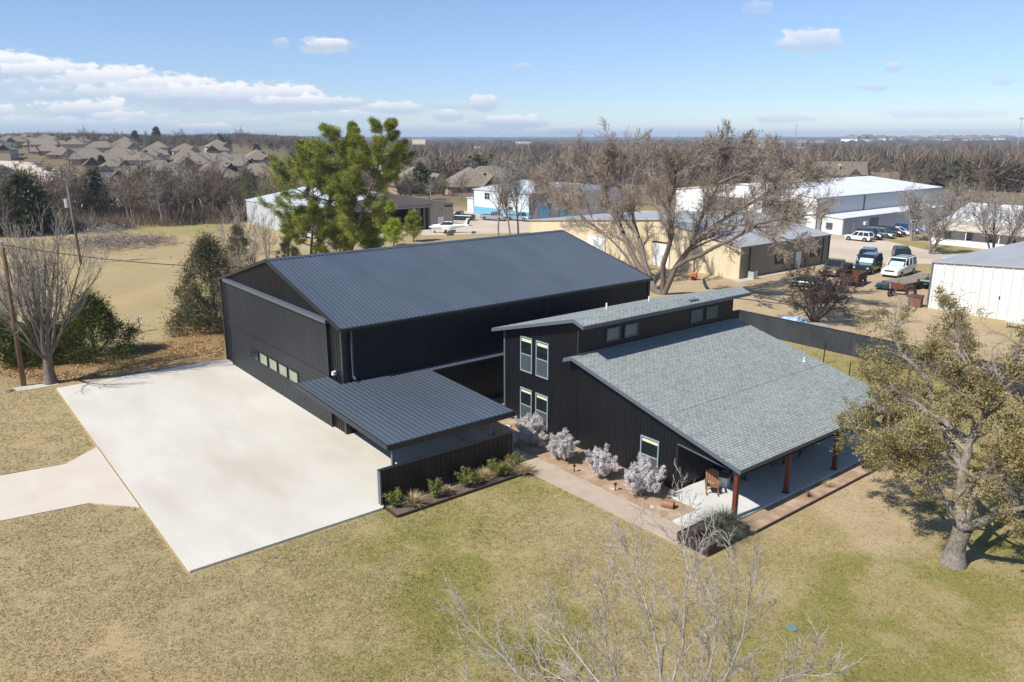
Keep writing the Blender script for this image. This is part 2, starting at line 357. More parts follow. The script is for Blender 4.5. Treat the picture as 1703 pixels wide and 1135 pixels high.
M['oakbark'] = pm('oak_bark', (0.30, 0.26, 0.21), (0.13, 0.11, 0.09), 9, rough=0.95, bump=0.9, bscale=14, stretch=(1, 1, .5), world=True)
M['twig'] = leafmat('bare_twigs', (0.20, 0.155, 0.12), (0.40, 0.33, 0.26), 0.4, tl=0.0)
M['twiggrey'] = leafmat('grey_bare_twigs', (0.22, 0.19, 0.165), (0.40, 0.36, 0.325), 0.5, tl=0.0)
M['twigpurple'] = leafmat('mauve_brown_twigs', (0.10, 0.07, 0.055), (0.20, 0.145, 0.11), 0.3, tl=0.0, perobj=.5)
M['twigfar'] = leafmat('winter_twigs', (0.12, 0.085, 0.062), (0.29, 0.22, 0.155), 0.05, tl=0.0, perobj=.7)
M['twiggreen'] = leafmat('budding_twigs', (0.13, 0.125, 0.06), (0.24, 0.22, 0.11), 0.3, tl=0.1)
M['cedar'] = leafmat('cedar_foliage', (0.045, 0.065, 0.014), (0.19, 0.205, 0.04), 1.1, tl=0.15)
M['cedardull'] = leafmat('dull_cedar_foliage', (0.09, 0.085, 0.04), (0.25, 0.225, 0.115), 1.1, tl=0.1)
M['pine'] = leafmat('pine_needles', (0.10, 0.125, 0.018), (0.42, 0.45, 0.075), 0.55, tl=0.25)
M['pinebright'] = leafmat('bright_pine_needles', (0.24, 0.32, 0.02), (0.5, 0.58, 0.06), 0.8, tl=0.3)
M['oakleaf'] = leafmat('live_oak_leaves', (0.13, 0.105, 0.03), (0.38, 0.31, 0.13), 0.8, tl=0.15)
M['sage'] = leafmat('silver_sage_leaves', (0.50, 0.455, 0.445), (0.80, 0.755, 0.735), 3.0, tl=0.1)
M['evergreen'] = leafmat('dark_evergreen', (0.035, 0.045, 0.016), (0.12, 0.12, 0.04), 0.5, tl=0.1, perobj=.4)
M['strawplant'] = leafmat('straw_grass', (0.42, 0.32, 0.16), (0.62, 0.5, 0.3), 4, tl=0.2)
M['greenplant'] = leafmat('yellow_green_leaves', (0.12, 0.14, 0.03), (0.30, 0.31, 0.09), 4, tl=0.2)
M['yucca'] = leafmat('grey_green_blades', (0.04, 0.05, 0.03), (0.17, 0.185, 0.12), 3, tl=0.1)
M['pole'] = pm('weathered_pole_wood', (0.21, 0.12, 0.075), (0.12, 0.07, 0.045), 4, rough=0.9, stretch=(6, 6, .3), bump=.3)
M['wire'] = pm('black_wire', (0.02, 0.02, 0.02), rough=0.6)
M['white'] = pm('white_paint', (0.74, 0.75, 0.76), rough=0.4)
M['whitemetal'] = pm('white_metal_siding', (0.70, 0.70, 0.67), (0.63, 0.63, 0.60), 0.5, rough=0.5, stretch=(1, 1, .2))
M['whiteroof'] = pm('white_metal_roof', (0.74, 0.75, 0.77), (0.66, 0.67, 0.69), 0.25, rough=0.5)
M['greyroof'] = pm('pale_grey_metal_roof', (0.40, 0.40, 0.41), (0.33, 0.33, 0.335), 0.4, rough=0.5, stretch=(1, .2, 1))
M['cream'] = pm('cream_metal_siding', (0.66, 0.565, 0.385), (0.60, 0.51, 0.34), 0.4, rough=0.6, stretch=(1, 1, .2), c3=(.5, .38, .22), s3=.5, f3=.25)
M['tan'] = pm('taupe_metal_siding', (0.40, 0.34, 0.285), (0.36, 0.30, 0.25), 0.4, rough=0.6)
M['lightblue'] = pm('pale_blue_white_siding', (0.62, 0.68, 0.72), rough=0.55)
M['blue'] = pm('sky_blue_paint', (0.16, 0.40, 0.55), rough=0.5)
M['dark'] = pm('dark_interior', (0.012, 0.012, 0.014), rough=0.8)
M['brownopen'] = pm('brown_door_and_dark_opening', (0.10, 0.088, 0.072), (0.13, 0.11, 0.09), 1, rough=0.7)
M['brick'] = brickmat('red_brown_brick', (0.26, 0.115, 0.075), (0.18, 0.085, 0.06), (0.35, 0.3, 0.26))
M['pinkbrick'] = brickmat('pinkish_tan_brick', (0.44, 0.275, 0.19), (0.35, 0.21, 0.145), (0.45, 0.38, 0.3))
M['tanbrick'] = brickmat('tan_brick', (0.50, 0.385, 0.26), (0.42, 0.31, 0.21), (0.5, 0.43, 0.35))
M['brownroof'] = shingle('brown_grey_shingles', (0.235, 0.195, 0.145), (0.17, 0.14, 0.105), (0.12, 0.10, 0.08), 0.2, 0.4)
M['greyshingle'] = pm('weathered_grey_shingles', (0.235, 0.195, 0.15), (0.17, 0.14, 0.105), 1.5, rough=0.9)
M['solar'] = pm('solar_panel', (0.012, 0.018, 0.045), rough=0.12, spec=.8)
M['tyre'] = pm('black_rubber', (0.012, 0.012, 0.012), rough=0.8)
M['rim'] = pm('grey_alloy', (0.35, 0.35, 0.36), rough=0.3, metal=0.8)
M['chrome'] = pm('chrome', (0.6, 0.6, 0.62), rough=0.15, metal=1.0)
M['lamp'] = pm('headlamp_lens', (0.6, 0.6, 0.58), rough=0.1)
M['tail'] = pm('red_lamp_lens', (0.35, 0.01, 0.01), rough=0.15)
M['carglass'] = pm('tinted_car_glass', (0.015, 0.02, 0.025), rough=0.03, spec=0.9)
M['sunshade'] = pm('silver_sunshade', (0.45, 0.6, 0.62), rough=0.3)
M['orange'] = pm('orange_paint', (0.55, 0.10, 0.02), rough=0.5)
M['tarp'] = pm('blue_tarpaulin', (0.12, 0.30, 0.52), (0.5, 0.6, 0.7), 3, rough=0.5)
M['board'] = pm('weathered_boards', (0.30, 0.25, 0.20), (0.2, 0.165, 0.13), 5, rough=0.9, stretch=(.4, 4, 1))
M['galv'] = pm('galvanised_steel', (0.5, 0.53, 0.55), rough=0.4, metal=.4)
M['green'] = pm('green_paint', (0.05, 0.11, 0.07), rough=0.5)
M['mint'] = pm('mint_green_plastic', (0.12, 0.42, 0.28), rough=0.4)
M['lot'] = pm('pale_caliche_lot', (0.56, 0.475, 0.375), (0.49, 0.41, 0.32), 0.15, rough=0.95, c3=(0.42, 0.345, 0.26), s3=0.06, world=True, bump=.1, bscale=8)
M['street'] = pm('pale_concrete_street', (0.60, 0.52, 0.41), (0.52, 0.45, 0.35), 0.1, rough=0.9, world=True)
M['twigoak'] = leafmat('oak_twigs', (0.14, 0.11, 0.085), (0.30, 0.255, 0.21), 0.6, tl=0)
M['twigdark'] = leafmat('dark_twigs', (0.055, 0.038, 0.03), (0.13, 0.095, 0.075), 0.5, tl=0)
M['darkbark'] = pm('dark_bark', (0.10, 0.078, 0.062), (0.055, 0.042, 0.035), 6, rough=0.9, bump=.4)
M['twiggreybark'] = pm('smooth_grey_bark', (0.42, 0.385, 0.35), (0.24, 0.21, 0.18), 7, rough=0.85, bump=.3)
M['clerpane'] = pm('grey_green_glass', (0.14, 0.18, 0.16), (0.10, 0.13, 0.12), 1.5, rough=0.05, spec=0.9)
M['khaki'] = pm('olive_tan_shaded_siding', (0.32, 0.275, 0.185), (0.26, 0.22, 0.145), .5, rough=.7, c3=(.2, .16, .1), s3=.7, f3=.3)
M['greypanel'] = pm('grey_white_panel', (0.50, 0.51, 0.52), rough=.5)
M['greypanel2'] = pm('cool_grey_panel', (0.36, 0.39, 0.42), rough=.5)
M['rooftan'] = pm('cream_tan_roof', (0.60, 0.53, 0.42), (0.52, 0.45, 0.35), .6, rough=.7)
M['greytan'] = pm('grey_beige_shaded_siding', (0.42, 0.40, 0.38), rough=.6)
M['rustbrown'] = pm('rust_brown_paint', (0.20, 0.10, 0.07), (0.13, 0.065, 0.045), 3, rough=.8)
M['darkfloor'] = pm('dark_interior_floor', (0.16, 0.145, 0.125), rough=.9)
M['twiggreyfar'] = leafmat('grey_winter_twigs', (0.18, 0.155, 0.135), (0.34, 0.30, 0.26), 0.1, tl=0.0, perobj=.3)
M['field'] = pm('pale_winter_field', (0.42, 0.36, 0.25), (0.35, 0.29, 0.2), .01, rough=1, world=True)
M['palerock'] = pm('pale_limestone', (0.55, 0.48, 0.40), (0.42, 0.36, 0.3), 5, rough=.9)
M['twigwide'] = leafmat('far_winter_twigs', (0.085, 0.062, 0.05), (0.24, 0.185, 0.14), 0.018, tl=0.0)
M['canopy'] = pm('winter_canopy', (0.055, 0.05, 0.045), (0.13, 0.11, 0.085), .02, rough=1.0, world=True, bump=1, bscale=.3, c3=(.04, .05, .03), s3=.004)
M['drygrass'] = leafmat('dry_grass_blades', (0.33, 0.26, 0.13), (0.46, 0.37, 0.20), 0.5, tl=.1); M['greengrass'] = leafmat('green_grass_blades', (0.19, 0.175, 0.05), (0.32, 0.28, 0.095), 0.5, tl=.15); M['leaflitter'] = leafmat('fallen_leaf', (0.22, 0.12, 0.05), (0.58, 0.38, 0.18), 1.5, tl=0)
M['fence'] = pm('dark_grey_fence_metal', (0.030, 0.036, 0.042), (0.05, 0.055, 0.062), .5, rough=.5)
M['darkrust'] = pm('dark_rusted_steel', (.045, .022, .018), (.03, .018, .015), 4, rough=.7); M['purple'] = leafmat('purple_blades', (.06, .025, .035), (.13, .06, .07), 3, tl=.1); M['rock'] = pm('dark_rock', (.12, .11, .10), rough=.9); M['mint2'] = pm('weathered_green_plastic', (.14, .22, .19), rough=.6)
HAZE = 0.00016
M['twigleft'] = leafmat('brown_grey_twigs', (0.17, 0.145, 0.12), (0.33, 0.295, 0.25), 0.6, tl=0.0)
# ================================================================== GROUND
rng = np.random.default_rng(7)
def sdist(P, poly):
    """signed distance to a polygon (negative inside), P: Nx2"""
    poly = np.asarray(poly, float); d = np.full(len(P), 1e9); ins = np.zeros(len(P), bool)
    for i in range(len(poly)):
        a = poly[i]; b = poly[(i + 1) % len(poly)]; e = b - a; w = P - a
        t = np.clip((w @ e) / (e @ e), 0, 1); d = np.minimum(d, np.hypot(*(w - t[:, None] * e).T))
        c = ((a[1] > P[:, 1]) != (b[1] > P[:, 1])) & (P[:, 0] < (b[0] - a[0]) * (P[:, 1] - a[1]) / (b[1] - a[1] + 1e-12) + a[0])
        ins ^= c
    return np.where(ins, -d, d)
def vnoise(P, sc, seed=0, oct=4):
    """smooth value noise in numpy"""
    out = np.zeros(len(P)); amp = 1; tot = 0
    for o in range(oct):
        q = P / sc * 2 ** o + seed * 17.3 + o * 5.1; i = np.floor(q).astype(np.int64); f = q - i; f = f * f * (3 - 2 * f)
        def h(a, b):
            n = (a * 374761393 + b * 668265263 + seed * 1442695 + o * 97) & 0x7fffffff
            n = ((n ^ (n >> 13)) * 1274126177) & 0x7fffffff
            return (n & 0xffff) / 65535.0
        v = (h(i[:, 0], i[:, 1]) * (1 - f[:, 0]) + h(i[:, 0] + 1, i[:, 1]) * f[:, 0]) * (1 - f[:, 1]) + (h(i[:, 0], i[:, 1] + 1) * (1 - f[:, 0]) + h(i[:, 0] + 1, i[:, 1] + 1) * f[:, 0]) * f[:, 1]
        out += v * amp; tot += amp; amp *= 0.55
    return out / tot
def pw(pts): return [tuple(G(*q)[:2]) for q in pts]
DIRT = [pw([(1100, 500), (1228, 466), (1380, 440), (1420, 440), (1560, 470), (1545, 512), (1703, 560), (1703, 600), (1560, 580), (1330, 545), (1226, 520), (1060, 520)])]
YARDG = [pw([(1410, 500), (1440, 470), (1500, 470), (1480, 505)]), pw([(1600, 525), (1703, 545), (1703, 575), (1610, 550)])]
LITTER = [pw([(0, 600), (150, 600), (260, 570), (330, 545), (375, 560), (372, 592), (200, 622), (90, 640), (0, 625)])]
def ground_masks(P):
    n1 = vnoise(P, 9, 1); n2 = vnoise(P, 2.2, 2); n3 = vnoise(P, 40, 3)
    X, Y = P[:, 0], P[:, 1]; d = np.hypot(X, Y)
    n4 = vnoise(P, 0.7, 8, 3)
    # green lawn: strongest right of and before the house, thin patches elsewhere
    g = 1 - sst(sdist(P, [(-34, 14), (-31, 24), (-19, 25), (-17, 27), (-17, 46), (-8, 60), (15, 60), (20, 5), (-12, 8), (-26, 13)]), -3, 7)
    g = g * (0.30 + 0.75 * sst(n1, 0.35, 0.65)) * (0.45 + 0.6 * sst(n2, .3, .7))
    gf = 0.26 * sst(n1, 0.45, 0.7) * (1 - sst(d, 60, 300))
    g = np.maximum(g, gf); 
    edge = 1 - sst(np.abs(sdist(P, [(-61.4, 7.3), (-30.6, 7.3), (-30.6, 17), (-61.4, 19)])) - 0.2, 0, 1.2); g = np.maximum(g, edge * .35 * n2)
    far = pw([(140, 372), (380, 368), (400, 385), (300, 392), (200, 385)])
    g = np.maximum(g, 0.5 * (1 - sst(sdist(P, far), -6, 6)))
    for q in YARDG: g = np.maximum(g, .55 * (1 - sst(sdist(P, q), -2, 2)) * (0.4 + n2))
    g = np.maximum(g, 0.6 * (1 - sst(sdist(P, pw([(1455, 407), (1560, 425), (1640, 435), (1600, 410), (1480, 398)])), -1, 2)))
    yard = (1 - sst(sdist(P, [(-30, 44), (-18, 44), (-17, 59), (-42, 60), (-42, 46)]), -1, 3)); g = np.maximum(g, yard * (.25 + .6 * n1))
    # bare dirt
    e = np.zeros(len(P))
    for q in DIRT: e = np.maximum(e, 1 - sst(sdist(P, q) + (n1 - .5) * 8, -3, 3))
    e = np.maximum(e, 0.9 * (1 - sst(sdist(P, [(-66, 7.5), (-66, 18), (-61, 19), (-61, 7.2)]) + (n2 - .5) * 2, -.8, 1.2)))
    e = np.maximum(e, 0.7 * sst(n3 + (n1 - .5) * .4, 0.62, 0.75) * (d > 70))
    e = np.maximum(e, 0.45 * sst(n1, 0.62, 0.8) * (d < 70))
    e = np.maximum(e, 0.85 * (1 - sst(sdist(P, [(-19, 37), (-17, 33), (-13, 30.5), (-11, 32), (-13, 38), (-17, 44)]) + (n2 - .5) * 3, -1, 1.5)))
    e = np.maximum(e, 0.8 * (1 - sst(sdist(P, [(-37, 24), (-31, 26.4), (-31, 29), (-40, 34), (-40, 26)]), -.3, .4)))
    # leaf litter
    l = np.zeros(len(P))
    for q in LITTER: l = np.maximum(l, (1 - sst(sdist(P, q) + (n1 - .5) * 5, -2, 2.5)) * (0.5 + 0.6 * n2))
    # woods floor, dark
    w = sst(d, 170, 230) * 0.8
    w = np.maximum(w, .0)
    return np.stack([np.clip(g, 0, 1), np.clip(e * (1 - g * .6), 0, 1), np.clip(l, 0, 1), np.clip(w, 0, 1)], 1)
def build_ground():
    r_ = np.concatenate([[6.0], 6.0 * 1.0125 ** np.arange(1, 600)]); r_ = r_[r_ < 9500]
    azc = AZ + pi / 2  # heading angle measured from +X, counter-clockwise
    a = np.concatenate([azc - R(52) + np.linspace(0, R(104), 500), azc + R(52) + np.linspace(0, R(256), 60)[1:-1]])
    nr, na = len(r_), len(a)
    X = r_[:, None] * np.cos(a)[None]; Y = r_[:, None] * np.sin(a)[None]
    Z = T(X, Y); V = np.stack([X, Y, Z], -1).reshape(-1, 3)
    i = np.arange(nr - 1)[:, None] * na; j = np.arange(na)[None]; j2 = (j + 1) % na
    Fc = np.stack([i + j, i + na + j, i + na + j2, i + j2], -1).reshape(-1, 4)
    m_ = MB(); m_.add(V, Fc); m_.add([(0, 0, 0)] + [tuple(V[k]) for k in range(na)], [(0, k + 1, (k + 1) % na + 1) for k in range(na)])
    mt, nt, b = newmat('ground_grass_and_dirt'); N = nt.nodes.new; L = nt.links.new
    at = N('ShaderNodeAttribute'); at.attribute_name = 'mask'; at.attribute_type = 'GEOMETRY'
    se = N('ShaderNodeSeparateColor'); L(at.outputs['Color'], se.inputs[0])
    g = N('ShaderNodeNewGeometry')
    def noise(sc, det=5, ro=.6):
        n = N('ShaderNodeTexNoise'); n.inputs['Scale'].default_value = sc; n.inputs['Detail'].default_value = det; n.inputs['Roughness'].default_value = ro; L(g.outputs['Position'], n.inputs['Vector']); return n.outputs[0]
    def mixc(f, a_, b_):
        x = N('ShaderNodeMix'); x.data_type = 'RGBA'
        if isinstance(f, (int, float)): x.inputs[0].default_value = f
        else: L(f, x.inputs[0])
        for k, q in ((6, a_), (7, b_)):
            if isinstance(q, tuple): x.inputs[k].default_value = c4(q)
            else: L(q, x.inputs[k])
        return x.outputs[2]
    def rng_(f, lo, hi, a_=0, b_=1):
        x = N('ShaderNodeMapRange'); x.inputs[1].default_value = lo; x.inputs[2].default_value = hi; x.inputs[3].default_value = a_; x.inputs[4].default_value = b_; L(f, x.inputs[0]); return x.outputs[0]
    def mul(a_, b_):
        x = N('ShaderNodeMath'); x.operation = 'MULTIPLY'
        for k, q in enumerate((a_, b_)):
            if isinstance(q, (int, float)): x.inputs[k].default_value = q
            else: L(q, x.inputs[k])
        return x.outputs[0]
    fine = noise(5.5, 8, .75); mid = noise(0.55, 6, .6); big = noise(0.09, 4, .5); vf = noise(18, 5, .7)
    dry = mixc(rng_(mid, .38, .62), (0.37, 0.285, 0.145), (0.315, 0.245, 0.12))
    dry = mixc(rng_(fine, .40, .64), dry, (0.48, 0.38, 0.21))
    dry = mixc(mul(rng_(vf, .42, .60), .45), dry, (0.18, 0.14, 0.078))
    dry = mixc(mul(rng_(big, .45, .7), .6), dry, (0.47, 0.345, 0.19))
    gr = mixc(rng_(fine, .38, .62), (0.21, 0.195, 0.05), (0.33, 0.29, 0.10))
    gr = mixc(mul(rng_(vf, .42, .62), .5), gr, (0.10, 0.105, 0.032))
    di = mixc(rng_(mid, .35, .65), (0.50, 0.385, 0.25), (0.41, 0.31, 0.19)); di = mixc(mul(rng_(fine, .45, .6), .5), di, (0.27, 0.2, 0.12))
    li = mixc(rng_(fine, .4, .6), (0.33, 0.20, 0.085), (0.19, 0.12, 0.06))
    # break the soft masks up so that grass edges look grown, not blurred
    br = N('ShaderNodeMath'); br.operation = 'SUBTRACT'; L(noise(2.4, 8, .78), br.inputs[0]); br.inputs[1].default_value = .5
    def brk(ch, k=2.2):
        x = N('ShaderNodeMath'); x.operation = 'MULTIPLY_ADD'; L(br.outputs[0], x.inputs[0]); x.inputs[1].default_value = k; L(se.outputs[ch], x.inputs[2])
        y = mul(rng_(x.outputs[0], .12, .88), 1.0)
        z = rng_(se.outputs[ch], 0.0, 0.12); return mul(y, z)
    c = mixc(brk(0), dry, gr); c = mixc(brk(1), c, di); c = mixc(brk(2), c, li)
    wo = mixc(rng_(mid, .4, .6), (0.10, 0.078, 0.05), (0.17, 0.13, 0.08))
    c = mixc(at.outputs['Alpha'], c, wo)
    L(c, b.inputs['Base Color']); b.inputs['Roughness'].default_value = 0.95; b.inputs['Specular IOR Level'].default_value = 0.1
    bm = N('ShaderNodeBump'); bm.inputs['Strength'].default_value = 0.8; bm.inputs['Distance'].default_value = 0.05; L(fine, bm.inputs['Height'])
    b2 = N('ShaderNodeBump'); b2.inputs['Strength'].default_value = 0.7; b2.inputs['Distance'].default_value = 0.03; L(vf, b2.inputs['Height']); L(bm.outputs[0], b2.inputs['Normal']); L(b2.outputs[0], b.inputs['Normal'])
    o = m_.build('ground', mt, smooth=True); o['kind'] = 'structure'
    P = np.concatenate(m_.v)[:, :2]; mk = ground_masks(P)
    at_ = o.data.color_attributes.new('mask', 'FLOAT_COLOR', 'POINT'); at_.data.foreach_set('color', mk.astype(np.float32).ravel())
build_ground()

# ------------------------------------------------------------------ paving
def slab(name, poly, mt, z0=-0.1, z1=0.06):
    b = MB().prism(poly, z0, z1); return struct(name, b, mt)
slab('concrete_apron', [(-61.5, 7.3), (-30.62, 7.32), (-30.62, 16.4), (-30.9, 16.6), (-30.9, 24.35), (-40.4, 24.35), (-40.4, 19.5), (-61.5, 19.5)], M['concrete'], z1=0.12)
# thin saw-cut joints in the apron
jt = MB()
jt.box(-46.7, .2, .051, -46.66, 6.6, .054) if False else jt.hexa([(-46.9, 2.4, .05), (-46.86, 2.4, .05), (-46.36, 5.4, .05), (-46.4, 5.4, .05)], [(-46.9, 2.4, .054), (-46.86, 2.4, .054), (-46.36, 5.4, .054), (-46.4, 5.4, .054)])
M['joint'] = pm('joint_line', (0.40, 0.36, 0.31), rough=.9); struct('driveway_joint', jt, M['joint'])
dA = pw([(0, 793), (110, 773), (162, 746)]); dB = pw([(234, 845), (150, 838), (0, 868)])
slab('driveway', [(-61.0, 0.2 - .0)] + [] if False else [tuple(G(-260, 838)[:2]), dA[0], dA[1], (-47.9, 7.22), (-38.2, 7.22), dB[1], dB[2], tuple(G(-240, 925)[:2])], M['drive'], z1=0.05)
slab('front_path', [(-36.5, 24.45), (-19.55, 24.95), (-19.55, 26.4), (-36.5, 26.15)], M['path'], z1=0.05)
slab('patio', [(-22.95, 28.3), (-21.05, 28.3), (-21.05, 26.42), (-19.2, 26.42), (-19.12, 43.6), (-23.3, 43.6)], M['patio'], z1=0.1)
slab('gravel_bed', [(-37.2, 26.2), (-21.08, 26.45), (-21.08, 28.28), (-22.97, 28.28), (-23.1, 29.2), (-37.2, 29.2)], M['gravelbed'], z1=0.03)
slab('gravel_strip', [(-19.1, 28.2), (-18.02, 28.2), (-18.02, 46.5), (-19.1, 46.5)], M['gravelbed'], z1=0.03)
slab('planting_bed', [(-30.58, 16.55), (-29.5, 16.55), (-29.5, 24.6), (-30.6, 24.75)], M['mulch'], z1=0.04)
slab('gravel_lot', pw([(905, 345), (760, 352), (640, 388), (700, 392), (960, 385), (1230, 470), (1385, 438), (1703, 440), (1703, 425), (1560, 420), (1470, 400), (1590, 372), (1500, 352), (1340, 360), (1100, 352)]), M['lot'], z0=-.1, z1=0.02)
b = MB(); b.box(-18.02, 28.2, -.05, -17.95, 46.5, .12); tag(b.build('steel_edging', M['steel']), 'rust-dark steel edging along the gravel strip beside the porch', 'edging')
b = MB(); b.box(-29.5, 16.5, -.05, -29.42, 24.7, .14); b.box(-30.55, 16.47, -.05, -29.5, 16.55, .14); tag(b.build('bed_edging', M['steel']), 'dark edging round the planting bed below the black screen wall', 'edging')
slab('pole_pad', pw([(22, 646), (60, 640), (95, 634), (98, 640), (60, 647), (30, 651)]), M['concrete'], z1=0.03)

# ================================================================== HANGAR
HX0, HX1, HY0, HY1, HE, HR = -61.4, -40.4, 19.45, 46.1, 6.75, 9.5
HM = (HX0 + HX1) / 2
def rz_h(x): return HR - abs(x - HM) / (HX1 - HM) * (HR - HE)
def hangar():
    t = thing('metal_hangar', 'large black ribbed metal hangar with a dark gabled roof behind the pale concrete apron', 'hangar', (HM, HY0, 0))
    b = MB(); w = HX1 - HX0
    b.ribbed((HX0, HY0, 0), (1, 0, 0), (0, 0, 1), (0, -1, 0), w, 0, lambda q: rz_h(HX0 + q) - .03, breaks=(w / 2,))
    b.ribbed((HX1, HY1, 0), (-1, 0, 0), (0, 0, 1), (0, 1, 0), w, 0, lambda q: rz_h(HX1 - q) - .03, breaks=(w / 2,))
    b.ribbed((HX1, HY0, 0), (0, 1, 0), (0, 0, 1), (1, 0, 0), HY1 - HY0, 0, HE - .03)
    b.ribbed((HX0, HY1, 0), (0, -1, 0), (0, 0, 1), (-1, 0, 0), HY1 - HY0, 0, HE - .03)
    b.build('wall', M['black'], t)
    y0, y1 = HY0 - .14, HY1 + .14; ov = .16
    sl_ = math.hypot(HX1 - HM + ov, (HR - HE) * (1 + ov / (HX1 - HM))); k = (HR - HE) / (HX1 - HM)
    dx = 1 / math.hypot(1, k); dz = k * dx
    rf = MB()
    rf.ribbed((HM, y0, HR), (0, 1, 0), (dx, 0, -dz), (dz, 0, dx), y1 - y0, 0.0, sl_, pitch=.305, rib=.045, rw=.09)
    rf.ribbed((HM, y1, HR), (0, -1, 0), (-dx, 0, -dz), (-dz, 0, dx), y1 - y0, 0.0, sl_, pitch=.305, rib=.035, rw=.085)
    roof = rf.build('roof', M['roofmetal'], t)
    rc = MB(); 
    for s in (-1, 1): rc.hexa([(HM, y0 - .01, HR + .03), (HM + s * .3, y0 - .01, HR + .03 - .3 * k), (HM + s * .3, y1 + .01, HR + .03 - .3 * k), (HM, y1 + .01, HR + .03)][::s], [(HM, y0 - .01, HR + .06), (HM + s * .3, y0 - .01, HR + .06 - .3 * k), (HM + s * .3, y1 + .01, HR + .06 - .3 * k), (HM, y1 + .01, HR + .06)][::s])
    rc.build('ridge_cap', M['roofmetal'], roof)
    g = MB()
    for s in (-1, 1):
        xe = HM + s * (HX1 - HM + ov); ze = HE - k * ov
        for yy in (y0 - .02, y1 + .02): g.bar((HM, yy, HR - .07), (xe, yy, ze - .07), .10, .2)
        g.box(xe - .02, y0, ze - .17, xe + s * .13, y1, ze - .02)
    g.build('eave_trim', M['trim'], t)
    g = MB()
    for bb in ((HX1 + .01, HY0 - .06, 0, HX1 + .06, HY0 + .22, HE - .1), (HX0 - .06, HY0 - .06, 0, HX0 + .2, HY0 - .005, HE - .1), (HX1 + .01, HY1 - .2, 0, HX1 + .06, HY1 + .03, HE - .1), (HX1 + .01, 35.1, 0, HX1 + .09, 35.35, HE - .15)):
        g = MB(); g.box(*bb); g.build('corner_trim', M['trim'], t)
    g = MB(); g.box(HX1 - .22, HY0 - .06, 0, HX1 + .01, HY0 - .005, HE - .1)
    g.build('corner_trim', M['trim'], t)
    # bifold door
    dx0, dx1 = -59.5, -42.15
    d = MB(); d.ribbed((dx0, HY0 - .17, .06), (1, 0, 0), (0, 0, 1), (0, -1, 0), dx1 - dx0, 0, 6.62, pitch=.23, rib=.02, rw=.06)
    d.box(dx0, HY0 - .169, .06, dx1, HY0 - .04, 6.68)
    door = d.build('hangar_door', M['blackdoor'], t, label='wide charcoal folding hangar door with a row of small windows')
    f = MB(); f.box(dx0 - .12, HY0 - .2, 0, dx0, HY0 - .02, 6.75); f.box(dx1, HY0 - .2, 0, dx1 + .12, HY0 - .02, 6.75)
    f.box(dx0, HY0 - .225, 3.34, dx1, HY0 - .19, 3.41)
    f.build('door_frame', M['trim'], door)
    f = MB(); f.box(dx0 - .15, HY0 - .38, 6.78, dx1 + .4, HY0 - .02, 6.99); f.build('door_header', M['greytrim'], door)
    for i in range(5):
        x = -55.1 + i * 1.74; fr = MB(); z0, z1, w_ = 1.72, 2.44, 1.33; yy = HY0 - .22
        fr.box(x - .05, yy - .03, z0 - .05, x, yy, z1 + .05); fr.box(x + w_, yy - .03, z0 - .05, x + w_ + .05, yy, z1 + .05)
        fr.box(x, yy - .03, z0 - .05, x + w_, yy, z0); fr.box(x, yy - .03, z1, x + w_, yy, z1 + .05)
        wo = fr.build('window', M['trim'], door)
        if i == 0:
            MB().box(x, yy - .006, z0, x + w_, yy + .002, z1).build('pane', M['glass'], wo)
        else:
            MB().box(x, yy - .006, z0, x + w_, yy + .002, z1).build('pane', M['palepane'], wo)
    # downspout
    ds = MB(); ds.bar((HX1 + .12, HY0 + .55, HE - .2), (HX1 + .12, HY0 + .55, 3.75), .1, .08); ds.bar((HX1 + .12, HY0 + .55, 3.75), (HX1 + .35, HY0 + .55, 3.55), .1, .08)
    ds.build('downspout', M['greytrim'], t)
    ds = MB(); ds.bar((HX1 + .14, 35.2, HE - .2), (HX1 + .14, 35.2, .2), .1, .1); ds.build('downspout', M['trim'], t)
    c = MB(); c.box(-41.47, HY0 - .12, 3.68, -41.27, HY0 - .05, 3.9); c.sphere((-41.37, HY0 - .2, 3.72), .13, 10, 6, (1, 1, .9)); c.bar((-41.37, HY0 - .05, 3.85), (-41.37, HY0 - .28, 3.84), .2, .06)
    c.build('security_light', M['white'], t)
hangar()

